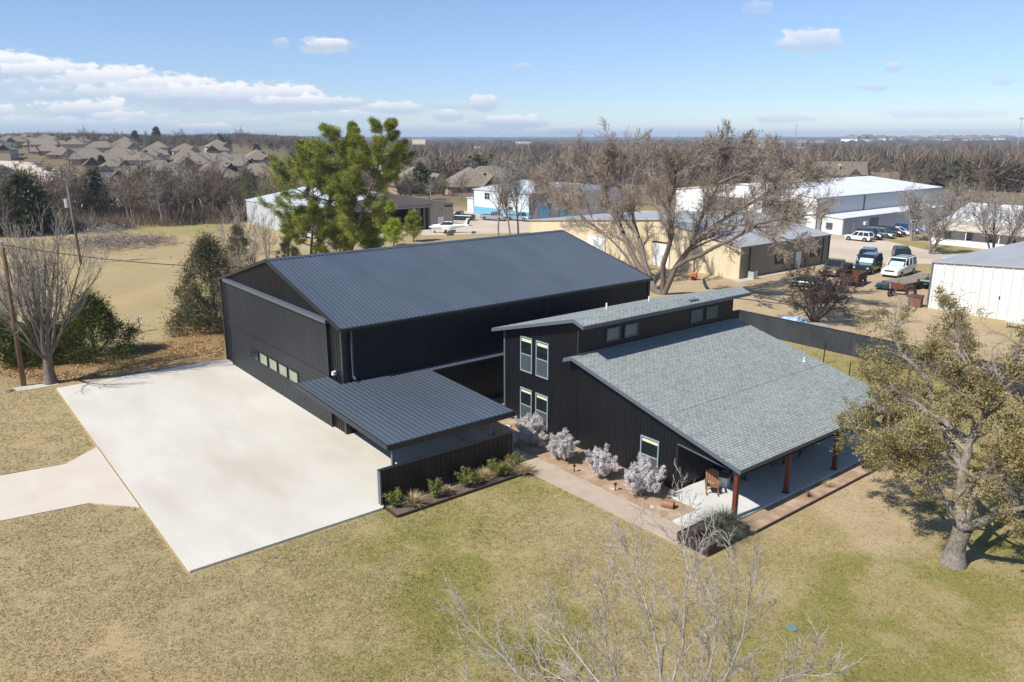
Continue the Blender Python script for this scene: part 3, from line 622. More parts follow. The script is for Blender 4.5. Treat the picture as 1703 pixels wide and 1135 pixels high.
# ================================================================== CARPORT
def carport():
    t = thing('carport', 'low black metal carport roof on slim posts joined to the side of the hangar', 'carport', (-36, 21, 0))
    X0, X1 = -42.0, -31.2; Z0, Z1 = 3.42, 2.98; k = (Z0 - Z1) / (X1 - X0)
    dx = 1 / math.hypot(1, k); dz = k * dx; L_ = (X1 - X0) / dx
    Y0, YI, YM, YE = 17.1, 19.2, 25.0, 43.0
    def f0(q):
        y = Y0 + q; return 0.0 if y < YI else (HX1 + .1 - X0) / dx
    def f1(q):
        y = Y0 + q; return L_ if y < YM else (HX1 + .95 - X0) / dx
    r_ = MB(); r_.ribbed((X0, Y0, Z0), (0, 1, 0), (dx, 0, -dz), (dz, 0, dx), YE - Y0, f0, f1, pitch=.305, rib=.032, rw=.085, breaks=(YI - Y0, YM - Y0))
    roof = r_.build('roof', M['roofmetal'], t)
    # soffit and fascia
    def zz(x): return Z0 - k * (x - X0)
    f = MB()
    def rfb(xa, ya, xb, yb, th=.03, off=.03, dep=.2):
        f.hexa([(xa, ya, zz(xa) - off - dep), (xb, ya, zz(xb) - off - dep), (xb, yb, zz(xb) - off - dep), (xa, yb, zz(xa) - off - dep)], [(xa, ya, zz(xa) - off), (xb, ya, zz(xb) - off), (xb, yb, zz(xb) - off), (xa, yb, zz(xa) - off)])
    rfb(X0, Y0 - .06, X1 + .04, Y0 + .02, off=-.03, dep=.27)            # front fascia
    rfb(X1 - .02, Y0 + .02, X1 + .06, YM + .04, off=.01, dep=.25)       # long fascia
    rfb(X0 - .05, Y0 + .02, X0 + .03, YI, off=.0, dep=.2)
    rfb(HX1 + .99, YM - .02, X1 - .02, YM + .05, off=.0, dep=.22)
    rfb(HX1 + .9, YM + .05, HX1 + .98, YE, off=.0, dep=.12)
    f.build('fascia', M['trim'], t)
    s = MB(); s.hexa([(X0 + .05, Y0 + .05, zz(X0) - .2), (X1 - .05, Y0 + .05, zz(X1) - .2), (X1 - .05, YM - .05, zz(X1) - .2), (X0 + .05, YM - .05, zz(X0) - .2)][:],
                     [(X0 + .05, Y0 + .05, zz(X0) - .17), (X1 - .05, Y0 + .05, zz(X1) - .17), (X1 - .05, YM - .05, zz(X1) - .17), (X0 + .05, YM - .05, zz(X0) - .17)])
    s.build('soffit', M['trim'], t)
    bm = MB(); bm.box(X1 - .28, Y0 + .1, 2.58, X1 - .13, YM - .1, 2.79); bm.build('beam', M['trim'], t)
    for y in (17.5, 23.7):
        MB().box(-31.5, y - .07, .08, -31.36, y + .07, 2.58).build('post', M['greytrim'], t)
carport()
def screen():
    t = thing('screen_wall', 'low black ribbed metal screen wall in front of the carport', 'screen wall', (-30.95, 20.5, 0))
    b = MB(); b.ribbed((-30.89, 16.5, .05), (0, 1, 0), (0, 0, 1), (1, 0, 0), 8.1, 0, 1.84, pitch=.305, rib=.03)
    b.ribbed((-31.05, 24.6, .05), (0, -1, 0), (0, 0, 1), (-1, 0, 0), 8.1, 0, 1.84, pitch=.305, rib=.03)
    b.build('panel', M['black'], t)
    MB().box(-31.1, 16.42, 1.89, -30.84, 24.68, 1.94).build('cap', M['trim'], t)
    e = MB(); e.box(-31.1, 16.42, .03, -30.84, 16.5, 1.89); e.box(-31.1, 24.6, .03, -30.84, 24.68, 1.89); e.build('end_post', M['greytrim'], t)
screen()

# ================================================================== HOUSE
def house():
    t = thing('black_house', 'black metal-clad house with a grey shingle porch roof and a raised row of high windows', 'house', (-30, 29, 0))
    Y0, Y1 = 29.1, 43.3; XA, XB, XC = -37.25, -30.5, -23.1
    def zu(x): return 7.78 - (-30.4 - x) * .262 if x <= -30.4 else 7.78 - (x + 30.4) * .33
    def zl(x): return 5.58 - (x + 30.5) * .252 if x >= -30.5 else 5.58 + (x + 30.5) * .35
    w = MB()
    def top(q):
        x = XA + q; return (zu(x) - .22) if x < XB else (zl(x) - .2)
    w.ribbed((XA, Y0, 0), (1, 0, 0), (0, 0, 1), (0, -1, 0), XC - XA, 0, top, pitch=.23, rib=.022, rw=.05, breaks=(XB - XA,))
    w.ribbed((XB, Y0, 5.2), (0, 1, 0), (0, 0, 1), (1, 0, 0), Y1 - Y0, 0, zu(XB) - 5.42, pitch=.23, rib=.022, rw=.05)
    w.ribbed((XA, Y1, 0), (0, -1, 0), (0, 0, 1), (-1, 0, 0), Y1 - Y0, 0, zu(XA) - .22, pitch=.23, rib=.022, rw=.05)
    w.ribbed((XC, Y1, 0), (-1, 0, 0), (0, 0, 1), (0, 1, 0), XC - XA, 0, lambda q: top(XC - XA - q), pitch=.23, rib=.022, rw=.05, breaks=(XC - XB,))
    w.ribbed((XC, Y0, 0), (0, 1, 0), (0, 0, 1), (1, 0, 0), 3.2, 0, zl(XC) - .2, pitch=.23, rib=.022, rw=.05)
    w.box(XC - 1.2, Y0 + 3.2, 0, XC - .05, Y1 - .02, 3.5)
    # gable infill above the porch opening, its lower edge sloping with the roof
    w.ribbed((XC, Y0, 2.5), (1, 0, 0), (0, 0, 1), (0, -1, 0), 3.85, lambda q: max(0, .12 - q * .09), lambda q: zl(XC + q) - .22 - 2.5, pitch=.23, rib=.022, rw=.05)
    w.build('wall', M['black'], t)
    sf = MB(); sf.hexa([(XC, Y0 + .01, 2.56), (-19.25, Y0 + .01, 2.24), (-19.25, Y1, 2.24), (XC, Y1, 2.56)], [(XC, Y0 + .01, 2.60), (-19.25, Y0 + .01, 2.28), (-19.25, Y1, 2.28), (XC, Y1, 2.60)])
    sf.build('porch_ceiling', M['darkwood'], t)
    sf = MB(); sf.bar((XC - .02, Y0 - .05, 2.60), (-20.2, Y0 - .05, 2.33), .05, .05); sf.build('flashing', M['fascia'], t)
    # corner trims
    c = MB(); c.box(XA - .05, Y0 - .06, 0, XA + .09, Y0 - .003, zu(XA) - .25); c.build('corner_trim', M['greytrim'], t)
    c = MB(); c.box(XB - .1, Y0 - .04, 5.3, XB + .05, Y0 - .023, zu(XB) - .25); c.build('corner_trim', M['trim'], t); c = MB(); c.box(XC - .08, Y0 - .05, 0, XC + .03, Y0 - .023, 2.5); c.build('corner_trim', M['trim'], t)
    # upper roof
    ya, yb = 28.55, 43.85; xt, xe = -37.85, -29.6
    def roofslab(mb, x0, x1, fz, yA, yB, th=.05, oz=0):
        mb.hexa([(x0, yA, fz(x0) - th + oz), (x1, yA, fz(x1) - th + oz), (x1, yB, fz(x1) - th + oz), (x0, yB, fz(x0) - th + oz)], [(x0, yA, fz(x0) + oz), (x1, yA, fz(x1) + oz), (x1, yB, fz(x1) + oz), (x0, yB, fz(x0) + oz)])
    u = MB(); roofslab(u, xt, -30.4, zu, ya, yb); roofslab(u, -30.4, xe, zu, ya, yb)
    ur = u.build('upper_roof', M['shingle'], t)
    f = MB()
    for yy in (ya - .03, yb + .0):
        roofslab(f, xt - .03, -30.4, zu, yy, yy + .03, .2, -.012); roofslab(f, -30.4, xe + .03, zu, yy, yy + .03, .2, -.012)
    roofslab(f, xt - .03, xt, zu, ya, yb, .2, -.012); roofslab(f, xe, xe + .03, zu, ya, yb, .2, -.012)
    roofslab(f, xt, -30.4, zu, ya, yb, .03, -.16); roofslab(f, -30.4, xe, zu, ya, yb, .03, -.16)
    f.build('fascia', M['fascia'], ur)
    # lower roof with a slight change of pitch over the porch
    BK = -23.9
    def zp(x): return zl(x) if x <= BK else zl(BK) - (x - BK) * .243
    l = MB(); roofslab(l, -31.15, -30.5, zl, ya, Y0 - .03); roofslab(l, -30.5, BK, zl, ya, yb); roofslab(l, BK, -19.05, zp, ya, yb)
    lr = l.build('lower_roof', M['shingle'], t)
    f = MB()
    for yy in (ya - .03, yb):
        roofslab(f, -30.5, BK, zl, yy, yy + .03, .2, -.012); roofslab(f, BK, -19.02, zp, yy, yy + .03, .2, -.012)
    roofslab(f, -31.18, -30.5, zl, ya - .03, ya, .2, -.012); roofslab(f, -31.18, -31.15, zl, ya, Y0 - .04, .2, -.012)
    roofslab(f, -19.05, -19.02, zp, ya, yb, .18, -.012)
    roofslab(f, -30.45, BK, zl, ya, yb, .03, -.16); roofslab(f, BK, -19.06, zp, ya, yb, .03, -.15)
    f.build('fascia', M['fascia'], lr)
    bk = MB(); bk.hexa([(BK - .03, ya, zl(BK)), (BK + .03, ya, zl(BK) - .005), (BK + .03, yb, zl(BK) - .005), (BK - .03, yb, zl(BK))], [(BK - .03, ya, zl(BK) + .02), (BK + .03, ya, zl(BK) + .012), (BK + .03, yb, zl(BK) + .012), (BK - .03, yb, zl(BK) + .02)])
    bk.build('pitch_line', M['shingle'], lr)
    fl = MB(); fl.box(XB + .03, Y0, zl(XB) + .0, XB + .1, Y1, zl(XB) + .1); fl.build('flashing', M['fascia'], lr)
    # vents
    for x, y, h in ((-33.8, 34.6, .42), (-33.8, 38.6, .36)):
        v = MB(); v.tube([(x, y, zu(x) - .05), (x, y, zu(x) + h)], .055, 8); v.build('vent_pipe', M['white'], ur)
    v = MB(); x = -24.6; v.box(x - .12, 42.55, zl(x) - .02, x + .12, 42.8, zl(x) + .02); v.tube([(x, 42.66, zl(x)), (x, 42.66, zl(x) + .28)], .04, 8); v.build('vent_pipe', M['white'], lr)
    v = MB(); x = -29.95; v.box(x - .15, 37.9, zu(x) - .02, x + .15, 38.7, zu(x) + .06); v.build('roof_vent', M['fascia'], ur)
    # windows in the front wall
    def win(x0, x1, z0, z1, sh=.16):
        y = Y0 - .03; f = MB(); w_ = .07
        f.box(x0, y - .05, z0, x0 + w_, y, z1); f.box(x1 - w_, y - .05, z0, x1, y, z1); f.box(x0 + w_, y - .05, z0, x1 - w_, y, z0 + w_); f.box(x0 + w_, y - .05, z1 - w_, x1 - w_, y, z1)
        zm = (z0 + z1) / 2 + .0; f.box(x0 + w_, y - .045, zm - .03, x1 - w_, y, zm + .03)
        wn = f.build('window', M['winframe'], t)
        MB().box(x0 + w_, y - .022, zm + .03, x1 - w_, y - .002, z1 - w_).build('pane', M['glass'], wn)
        MB().box(x0 + w_, y - .022, z0 + w_, x1 - w_, y - .002, zm - .03).build('screen', M['screen'], wn)
        MB().box(x0 + w_ + .04, y - .028, z1 - w_ - .04 - sh, x1 - w_ - .02, y - .023, z1 - w_ - .06).build('blind', M['blind'], wn)
    win(-35.62, -34.5, 3.5, 5.72, .2); win(-34.14, -33.0, 3.5, 5.72, .2)
    win(-35.62, -34.5, .25, 2.42); win(-34.14, -33.0, .25, 2.42)
    win(-25.56, -24.3, .3, 2.34, .17)
    # clerestory windows
    for ya_, yb_ in ((31.25, 32.35), (32.75, 33.9), (38.85, 40.0), (40.4, 41.55)):
        x = XB + .025; f = MB(); f.box(x, ya_, 6.0, x + .05, ya_ + .07, 6.8); f.box(x, yb_ - .07, 6.0, x + .05, yb_, 6.8); f.box(x, ya_ + .07, 6.0, x + .05, yb_ - .07, 6.07); f.box(x, ya_ + .07, 6.73, x + .05, yb_ - .07, 6.8)
        wn = f.build('clerestory_window', M['greytrim'], t); MB().box(x + .004, ya_ + .07, 6.07, x + .02, yb_ - .07, 6.73).build('pane', M['clerpane'], wn)
    # porch door and windows in the side wall
    d = MB(); d.box(XC - .04, 33.1, .1, XC + .02, 35.0, 2.2); d.build('glass_door', M['glass'], t)
    d = MB(); d.box(XC - .04, 37.5, .9, XC + .02, 39.3, 2.1); wn = d.build('porch_window', M['glass'], t)
    # posts and beam
    for y in (28.85, 33.15, 37.75, 42.9):
        p = MB(); p.box(-19.5, y - .1, .1, -19.3, y + .1, 2.5); po = p.build('post', M['redwood'], t)
        MB().box(-19.54, y - .14, .1, -19.26, y + .14, .16).build('post_base', M['trim'], po)
    MB().box(-19.52, ya + .12, 2.4, -19.28, yb - .1, 2.56).build('beam', M['darkwood'], t)
house()
# ================================================================== TREES
def nrm(v): return v / (np.linalg.norm(v) + 1e-9)
class Tree:
    """skeleton grown level by level; each level keeps polylines with radii"""
    def __init__(s, seed, nch=(8, 6, 5, 5), ratio=(.7, .6, .55, .5), ang=(38, 40, 42, 45), seg=(6, 4, 3, 3, 2), wob=(.08, .14, .2, .25, .3), trop=(.05, .08, .08, .05, .03), start=(.3, .25, .2, .15), rr=.55, minr=.006, tip=.25):
        s.g = np.random.default_rng(seed); s.nch, s.ratio, s.ang, s.seg, s.wob, s.trop, s.start, s.rr, s.minr, s.tip = nch, ratio, ang, seg, wob, trop, start, rr, minr, tip
        s.lv = [[] for _ in range(8)]
    def br(s, p, d, Ln, r, lev, stop=None):
        n = s.seg[min(lev, len(s.seg) - 1)]; g = s.g; pts = [p]; rs = [r]; dirs = [d]
        endr = max(r * (s.tip if lev < len(s.nch) else .35), s.minr * .6)
        for i in range(n):
            d = nrm(d + g.normal(size=3) * s.wob[min(lev, len(s.wob) - 1)] + np.array([0, 0, s.trop[min(lev, len(s.trop) - 1)]]))
            p = p + d * Ln / n; pts.append(p); rs.append(r + (endr - r) * (i + 1) / n); dirs.append(d)
        s.lv[lev].append((np.array(pts), np.array(rs)))
        s.spawn(pts, rs, dirs, Ln, lev)
    def spawn(s, pts, rs, dirs, Ln, lev, nc=None, start=None):
        if lev >= len(s.nch): return
        g = s.g; n = len(pts) - 1; az = g.uniform(0, 2 * pi); k = nc or s.nch[lev]; st = s.start[lev] if start is None else start
        for j in range(k):
            t = st + (1 - st) * ((j + g.uniform(.2, .8)) / k) if j < k - 1 else 1.0
            q = min(int(t * n), n - 1); f = t * n - q
            pos = pts[q] * (1 - f) + pts[q + 1] * f; rad = rs[q] * (1 - f) + rs[q + 1] * f; dd = nrm(dirs[q + 1])
            az += 2.4 + g.uniform(-.5, .5); a = R(s.ang[lev]) * g.uniform(.6, 1.25) * (1 if j < k - 1 else .35)
            u = nrm(np.cross(dd, [0.31, 0.2, 0.93] if abs(dd[2]) < .9 else [1, 0, 0])); v = np.cross(dd, u)
            nd = nrm(dd * cos(a) + (u * cos(az) + v * sin(az)) * sin(a))
            L2 = Ln * s.ratio[lev] * g.uniform(.7, 1.2) * (1 - .35 * t)
            s.br(pos, nd, L2, max(rad * s.rr * g.uniform(.8, 1.15) if j < k - 1 else rad * .9, s.minr), lev + 1)
    def limb(s, pts, r0, r1, lev=1, nc=None, start=.25, Ls=None):
        pts = [np.array(p, float) for p in pts]
        # smooth the hand-placed line a little
        q = [pts[0]]
        for a, b in zip(pts[:-1], pts[1:]): q += [a * .5 + b * .5 + s.g.normal(size=3) * np.linalg.norm(b - a) * .03, b]
        n = len(q); rs = list(np.linspace(r0, r1, n)); dirs = [q[1] - q[0]] + [b - a for a, b in zip(q[:-1], q[1:])]
        s.lv[max(0, lev - 1)].append((np.array(q), np.array(rs)))
        Ln = sum(np.linalg.norm(b - a) for a, b in zip(q[:-1], q[1:])) if Ls is None else Ls
        s.spawn(q, rs, dirs, Ln, lev, nc, start)
    def tubes(s, mb, a, b, sides):
        for lev in range(a, b + 1):
            by = {}
            for P, r in s.lv[lev]: by.setdefault(len(P), []).append((P, r))
            for k, L_ in by.items(): mb.tubes(np.array([x[0] for x in L_]), np.array([x[1] for x in L_]), sides(lev) if callable(sides) else sides)
        return mb
    def pts(s, a, b=9):
        return np.concatenate([np.concatenate([P[1:] for P, r in s.lv[l]]) for l in range(a, min(b, 7) + 1) if s.lv[l]])
    def flare(s, p, r, h=.5):
        g = s.g
        p = np.array(p, float); s.lv[0].append((np.array([p + [0, 0, -.15], p + [0, 0, h * .25], p + [0, 0, h * .6], p + [0, 0, h]]), np.array([r * 1.55, r * 1.3, r * 1.1, r * .98])))

def sides_of(l): return {0: 12, 1: 8, 2: 5, 3: 4}.get(l, 3)
def finish(t, root, split, bark, twig, crown_name='crown', loc=False):
    """trunk and limbs as one part, the fine branches as another"""
    m_ = t.tubes(MB(), 0, split, sides_of); m_.build('trunk', bark, root, local=loc, smooth=True)
    top = max(l for l in range(8) if t.lv[l])
    if top > split: m_ = t.tubes(MB(), split + 1, top, sides_of); m_.build(crown_name, twig, root, local=loc)

def left_tree():
    p = G(85, 638); r_ = thing('bare_tree', 'bare grey upright-branching tree beside the leaning wooden pole at the apron corner', 'tree', tuple(p))
    t = Tree(5, nch=(0, 8, 6, 5), ratio=(.5, .50, .50, .5), ang=(20, 24, 28, 34), seg=(5, 6, 5, 4, 3), wob=(.03, .08, .12, .16, .2), trop=(.1, .12, .1, .1, .05), start=(.3, .25, .15, .1), rr=.5, minr=.011)
    t.flare(p, .36, .8); t.lv[0].append((np.array([p + [0, 0, .7], p + [.02, 0, 1.5], p + [.0, .05, 2.1]]), np.array([.36, .31, .34])))
    g = t.g; b = p + np.array([0, 0, 1.9])
    for k in range(18):
        az = k * 2.4 + g.uniform(-.3, .3); a = R(g.uniform(8, 44)) if k > 2 else R(6)
        d = np.array([cos(az) * sin(a), sin(az) * sin(a), cos(a)]); t.br(b + np.array([cos(az), sin(az), 0]) * .15, d, g.uniform(6.3, 8.3), g.uniform(.085, .15), 1)
    finish(t, r_, 1, M['bark'], M['twigleft'])
left_tree()

def big_elm():
    p = G(1098, 489); Y = p[1]; r_ = thing('elm_tree', 'huge spreading bare tree with several pale trunks behind the far corner of the black hangar', 'tree', tuple(p))
    t = Tree(11, nch=(7, 10, 10, 8, 6), ratio=(.55, .52, .56, .58, .6), ang=(34, 32, 32, 34, 36), seg=(6, 5, 4, 3, 3, 2), wob=(.06, .10, .15, .19, .24, .28), trop=(.0, .04, .07, .07, .05, .03), start=(.35, .2, .15, .1, .1), rr=.50, minr=.016)
    def L_(pts, dy): return [onY(x, y, Y + dy * i / (len(pts) - 1)) for i, (x, y) in enumerate(pts)]
    t.flare(p, .42, .6)
    t.limb(L_([(1090, 489), (1060, 440), (1035, 385), (1010, 335), (1000, 290), (1008, 275)], 1), .38, .10, 1, 12, .3, 8.4)
    t.limb(L_([(1094, 489), (1075, 445), (1062, 395), (1050, 340), (1060, 280), (1070, 272)], 5), .30, .09, 1, 10, .3, 8.4)
    t.limb(L_([(1075, 470), (1040, 425), (1000, 385), (960, 355), (925, 320)], -2), .17, .05, 1, 8, .35, 10)
    t.limb(L_([(1102, 489), (1103, 440), (1118, 390), (1112, 340), (1125, 285), (1135, 278)], -4), .33, .09, 1, 10, .3, 8.4)
    t.limb(L_([(1104, 489), (1124, 445), (1150, 410), (1190, 375), (1235, 345), (1285, 322)], 2), .36, .09, 1, 13, .3, 10.5)
    t.limb(L_([(1124, 445), (1165, 425), (1215, 400), (1262, 372), (1310, 362), (1345, 358)], -3), .25, .06, 1, 9, .3, 9)
    t.limb(L_([(1150, 410), (1168, 360), (1195, 305), (1225, 275)], 5), .22, .07, 1, 10, .2, 8.4)
    t.limb(L_([(1118, 390), (1090, 340), (1085, 290), (1095, 265)], 8), .2, .06, 1, 9, .2, 8.5)
    t.limb(L_([(1190, 375), (1250, 375), (1300, 395), (1335, 410)], -4), .14, .04, 1, 7, .2, 7)
    t.limb(L_([(1035, 385), (990, 325), (960, 275), (955, 262)], 3), .15, .05, 1, 9, .15, 8.5)
    t.limb(L_([(1195, 305), (1250, 285), (1300, 280)], 4), .13, .05, 1, 8, .1, 8.5)
    t.limb(L_([(1000, 385), (950, 345), (915, 300)], 4), .11, .04, 1, 7, .2, 8)
    t.limb(L_([(1062, 395), (1030, 320), (1030, 250), (1040, 262)], 6), .14, .05, 1, 8, .3, 9)
    t.limb(L_([(1235, 345), (1290, 310), (1345, 300)], 1), .12, .04, 1, 9, .1, 8)
    t.limb(L_([(1125, 285), (1170, 260), (1215, 245)], 4), .11, .04, 1, 8, .1, 7.5)
    finish(t, r_, 2, M['bark'], M['twig'])
big_elm()

def clumps(g, C_, n, rad, size, wid, outward, upb=.3, flat=.6):
    """n leaves round each clump centre; returns base, direction"""
    k = len(C_); o = g.normal(size=(k, n, 3)); o[..., 2] *= flat; rr_ = np.abs(g.normal(size=(k, n, 1))) ** .6
    o = o / (np.linalg.norm(o, axis=2, keepdims=True) + 1e-9) * rr_ * (rad if np.isscalar(rad) else rad[:, None, None])
    base = C_[:, None] + o; d = o * outward + g.normal(size=(k, n, 3)) * .5 * (rad if np.isscalar(rad) else 1) + np.array([0, 0, upb])
    s_ = size * g.uniform(.6, 1.3, size=k * n); return base.reshape(-1, 3), d.reshape(-1, 3), s_, s_ * wid

def pine():
    p = G(512, 425); r_ = thing('pine_tree', 'tall bright green pine rising above the ridge of the black hangar roof', 'tree', tuple(p))
    t = Tree(21, nch=(0, 7, 5), ratio=(.5, .42, .5), ang=(60, 42, 40), seg=(6, 5, 4, 3), wob=(.02, .12, .2, .2), trop=(0, .10, .12, .1), start=(.2, .35, .3), rr=.5, minr=.02)
    g = t.g; Y = p[1]
    Hh = 19.2
    def stem(x0, x1, h, r0, dy):
        a = onY(x0, 425, Y + dy); a[2] = 0; b = onY(x1, 300, Y + dy); a2 = np.array([a[0], Y + dy, 0.0])
        b2 = np.array([b[0], Y + dy + g.uniform(-1, 1), h]); m1 = a2 * .6 + b2 * .4 + [g.uniform(-.4, .4), 0, 0]
        P = np.array([a2, a2 * .85 + b2 * .15, m1, a2 * .3 + b2 * .7, b2]); Rr = np.array([r0, r0 * .85, r0 * .65, r0 * .4, .05])
        t.lv[0].append((P, Rr)); return P
    S1 = stem(522, 578, Hh * .97, .33, 0); S2 = stem(578, 648, Hh * .97, .30, 2.5); S3 = stem(517, 522, Hh * .80, .22, -1.5)
    for St, n, h0 in ((S1, 36, .20), (S2, 36, .18), (S3, 26, .15)):
        for k in range(n):
            f = h0 + (1 - h0) * (k + g.uniform(0, 1)) / n; q = f * (len(St) - 1); i = min(int(q), len(St) - 2)
            hh = h0 + (1 - h0) * k / n; zt = f
            pos = St[i] * (1 - (q - i)) + St[i + 1] * (q - i)
            Ln = (7.2 - 5.6 * max(0, (pos[2] / Hh - .38) / .62) ** 1.1) * g.uniform(.55, 1.1)
            if pos[2] < 7: Ln *= .75
            az = k * 2.4; d = nrm(np.array([cos(az), sin(az), g.uniform(.0, .45)])); t.br(pos, d, Ln, .05 + .012 * Ln, 1)
    m_ = t.tubes(MB(), 0, 3, lambda l: {0: 10, 1: 6}.get(l, 3)); m_.build('trunk', M['bark'], r_, smooth=True)
    C_ = t.pts(2, 3); C1 = np.array([P[-1] for P, r in t.lv[1]]); C_ = np.concatenate([C_, C1]); C_ = C_[vnoise(C_[:, [0, 2]] + C_[:, 1:2] * .5, 2.3, 9, 2) > .24]
    f = MB(); B_, D_, s_, w_ = clumps(g, C_, 30, .30, .34, .13, 1.4, .2, .7); f.leaves(B_, D_, s_, w_, g); f.build('crown', M['pine'], r_)
pine()
def young_pine(px, py, h, seed, mat_, label, wide=.4, n=26, cat='tree'):
    p = G(px, py); g = np.random.default_rng(seed); r_ = thing('young_pine', label, cat, tuple(p)); t = Tree(seed, nch=(0, 4), ratio=(.5, .5), ang=(50, 40), seg=(4, 3, 2), wob=(.03, .12, .2), trop=(0, .1, .1), start=(.1, .2), minr=.015)
    t.lv[0].append((np.array([p, p + [0, 0, h * .5], p + [0, 0, h]]), np.array([.12, .08, .02])))
    for k in range(n):
        z = h * (.08 + .9 * k / n); az = k * 2.4; t.br(p + [0, 0, z], nrm(np.array([cos(az), sin(az), .4])), h * wide * (1.05 - .8 * k / n) * g.uniform(.7, 1.1), .03, 1)
    t.tubes(MB(), 0, 2, 4).build('trunk', M['bark'], r_); f = MB(); B_, D_, s_, w_ = clumps(g, t.pts(1, 2), 40, .30, .28, .2, 1.4, .25, .7); f.leaves(B_, D_, s_, w_, g); f.build('crown', mat_, r_)
young_pine(618, 424, 3.6, 31, M['pinebright'], 'small vivid green pine just over the hangar ridge, left of the taller sapling pine', .62, 30)
young_pine(566, 424, 5.2, 32, M['pinebright'], 'vivid green young pine between the trunks of the tall pine and the small vivid pine', .45)
young_pine(688, 402, 5.0, 33, M['pine'], 'dark green sapling pine in front of the open hangar doorway', .42)
young_pine(655, 410, 4.2, 34, M['pinebright'], 'bushy yellow-green pine over the hangar ridge between two others', .55)

def cedar(name, loc, h, rad, seed, mt, label, cat='tree', n=150, per=110, low=.02, cone=.75, stems=0, group=None, obj=None, size=.24, local=False):
    g = np.random.default_rng(seed); r_ = thing(name, label, cat, tuple(loc), group=group)
    p = np.zeros(3); t = Tree(seed, nch=(0, 3), ratio=(.5, .45), ang=(50, 40), seg=(4, 4, 3), wob=(.03, .12, .2), trop=(0, .15, .1), start=(.1, .3), minr=.012)
    t.lv[0].append((np.array([p - [0, 0, .1], p + [0, 0, h * .5], p + [0, 0, h * .93]]), np.array([.2, .12, .02]) * max(1, h / 7)))
    C_ = []
    for k in range(n):
        z = low + (1 - low) * g.uniform() ** 1.15; az = g.uniform(0, 2 * pi)
        env = rad * ((1 - z) ** cone) * (.75 + .35 * math.sin(az * 3 + seed) * math.cos(z * 9 + seed)) + .15 * rad * (1 - z); rr_ = env * g.uniform(.45, 1.0) ** .5
        C_.append((rr_ * cos(az), rr_ * sin(az), z * h))
        if k % 3 == 0: t.br(np.array([0, 0, max(.1, z * h - rr_ * .5)]), nrm(np.array([cos(az), sin(az), .5])), rr_ * 1.1, .035, 1)
    C_ = np.array(C_); t.tubes(MB(), 0, 2, 4).build('trunk', M['bark'], r_, local=True)
    f = MB(); B_, D_, s_, w_ = clumps(g, C_, per, rad * g.uniform(.10, .22, len(C_)), size, .30, .8, .22, 1.0)
    out = B_ * [1, 1, 0]; D_ = D_ * .25 + out / (np.linalg.norm(out, axis=1, keepdims=True) + .1) * .22 + [0, 0, .15]
    keep = B_[:, 2] > .02; f.leaves(B_[keep], D_[keep], s_[keep], w_[keep], g); f.build('crown', mt, r_, local=True); return r_
cedar('cedar_bush', G(158, 592), 4.8, 3.9, 41, M['cedar'], 'wide dark green cedar bush behind the bare tree at the apron corner', n=190, per=120)
cedar('cedar_bush', G(75, 600), 3.4, 3.2, 42, M['cedar'], 'lower dark cedar bush between the leaning pole and the wide cedar bush', n=120)
cedar('cedar_bush', G(12, 604), 3.6, 3.0, 43, M['cedar'], 'dark cedar bush at the left edge behind the leaning pole', n=120)
cedar('cedar_tree', G(358, 545), 8.4, 4.3, 44, M['cedardull'], 'dull olive-brown cedar pressed against the left end of the black hangar', n=330, per=100, cone=.7)
cedar('cedar_tree', G(402, 475), 7.0, 3.0, 45, M['cedardull'], 'olive cedar behind the left end of the hangar roof', n=100, per=90)
cedar('cedar_bush', G(330, 540), 3.0, 2.2, 46, M['cedar'], 'low green cedar bush at the foot of the dull cedar by the hangar', n=70)
cedar('cedar_bush', G(480, 432), 3.2, 2.0, 47, M['cedardull'], 'small olive cedar bush below the tall pine', n=60)

def bare(px, py, h, spread, seed, label, name='bare_tree', bark='bark', twig='twig', stems=1, r0=.2, group=None, lean=0, nch=(8, 8, 7, 4), up=.08, ang=34, split=1, fork=.25, minr=.018, cat='tree', z=0.0, wob=1.0):
    p = GT(px, py); r_ = thing(name, label, cat, tuple(p), group=group)
    return bare_at(r_, h, spread, seed, bark, twig, stems, r0, lean, nch, up, ang, split, fork, minr, wob)
def bare_at(r_, h, spread, seed, bark='bark', twig='twig', stems=1, r0=.2, lean=0, nch=(6, 5, 5, 4), up=.08, ang=34, split=1, fork=.25, minr=.009, wob=1.0, one=False):
    t = Tree(seed, nch=nch, ratio=(.55, .55, .55, .5, .5), ang=(ang, ang + 4, ang + 8, ang + 10, 45), seg=(6, 5, 4, 3, 3), wob=tuple(w * wob for w in (.06, .12, .18, .24, .28)), trop=(up, up, up * .8, up * .5, 0), start=(fork, .2, .15, .1, .1), rr=.55, minr=minr)
    g = t.g
    for k in range(stems):
        az = k * 2.4 + g.uniform(-.4, .4); a = 0 if stems == 1 else R(spread * g.uniform(.3, 1)); d = np.array([cos(az) * sin(a) + lean * rt[0], sin(az) * sin(a) + lean * rt[1], cos(a)])
        t.br(np.array([0, 0, -.1]) + np.array([cos(az), sin(az), 0]) * (.0 if stems == 1 else r0 * .8), nrm(d), h * .78 * g.uniform(.85, 1.05), r0 * (1 if stems == 1 else .8), 0)
    # bring the crown to the wanted height
    top = max(P[:, 2].max() for L_ in t.lv for P, r in L_); k = h / top
    for L_ in t.lv:
        for i, (P, r) in enumerate(L_): L_[i] = (P * k, r)
    if one: return t
    finish(t, r_, split, M[bark], M[twig], loc=True); return r_
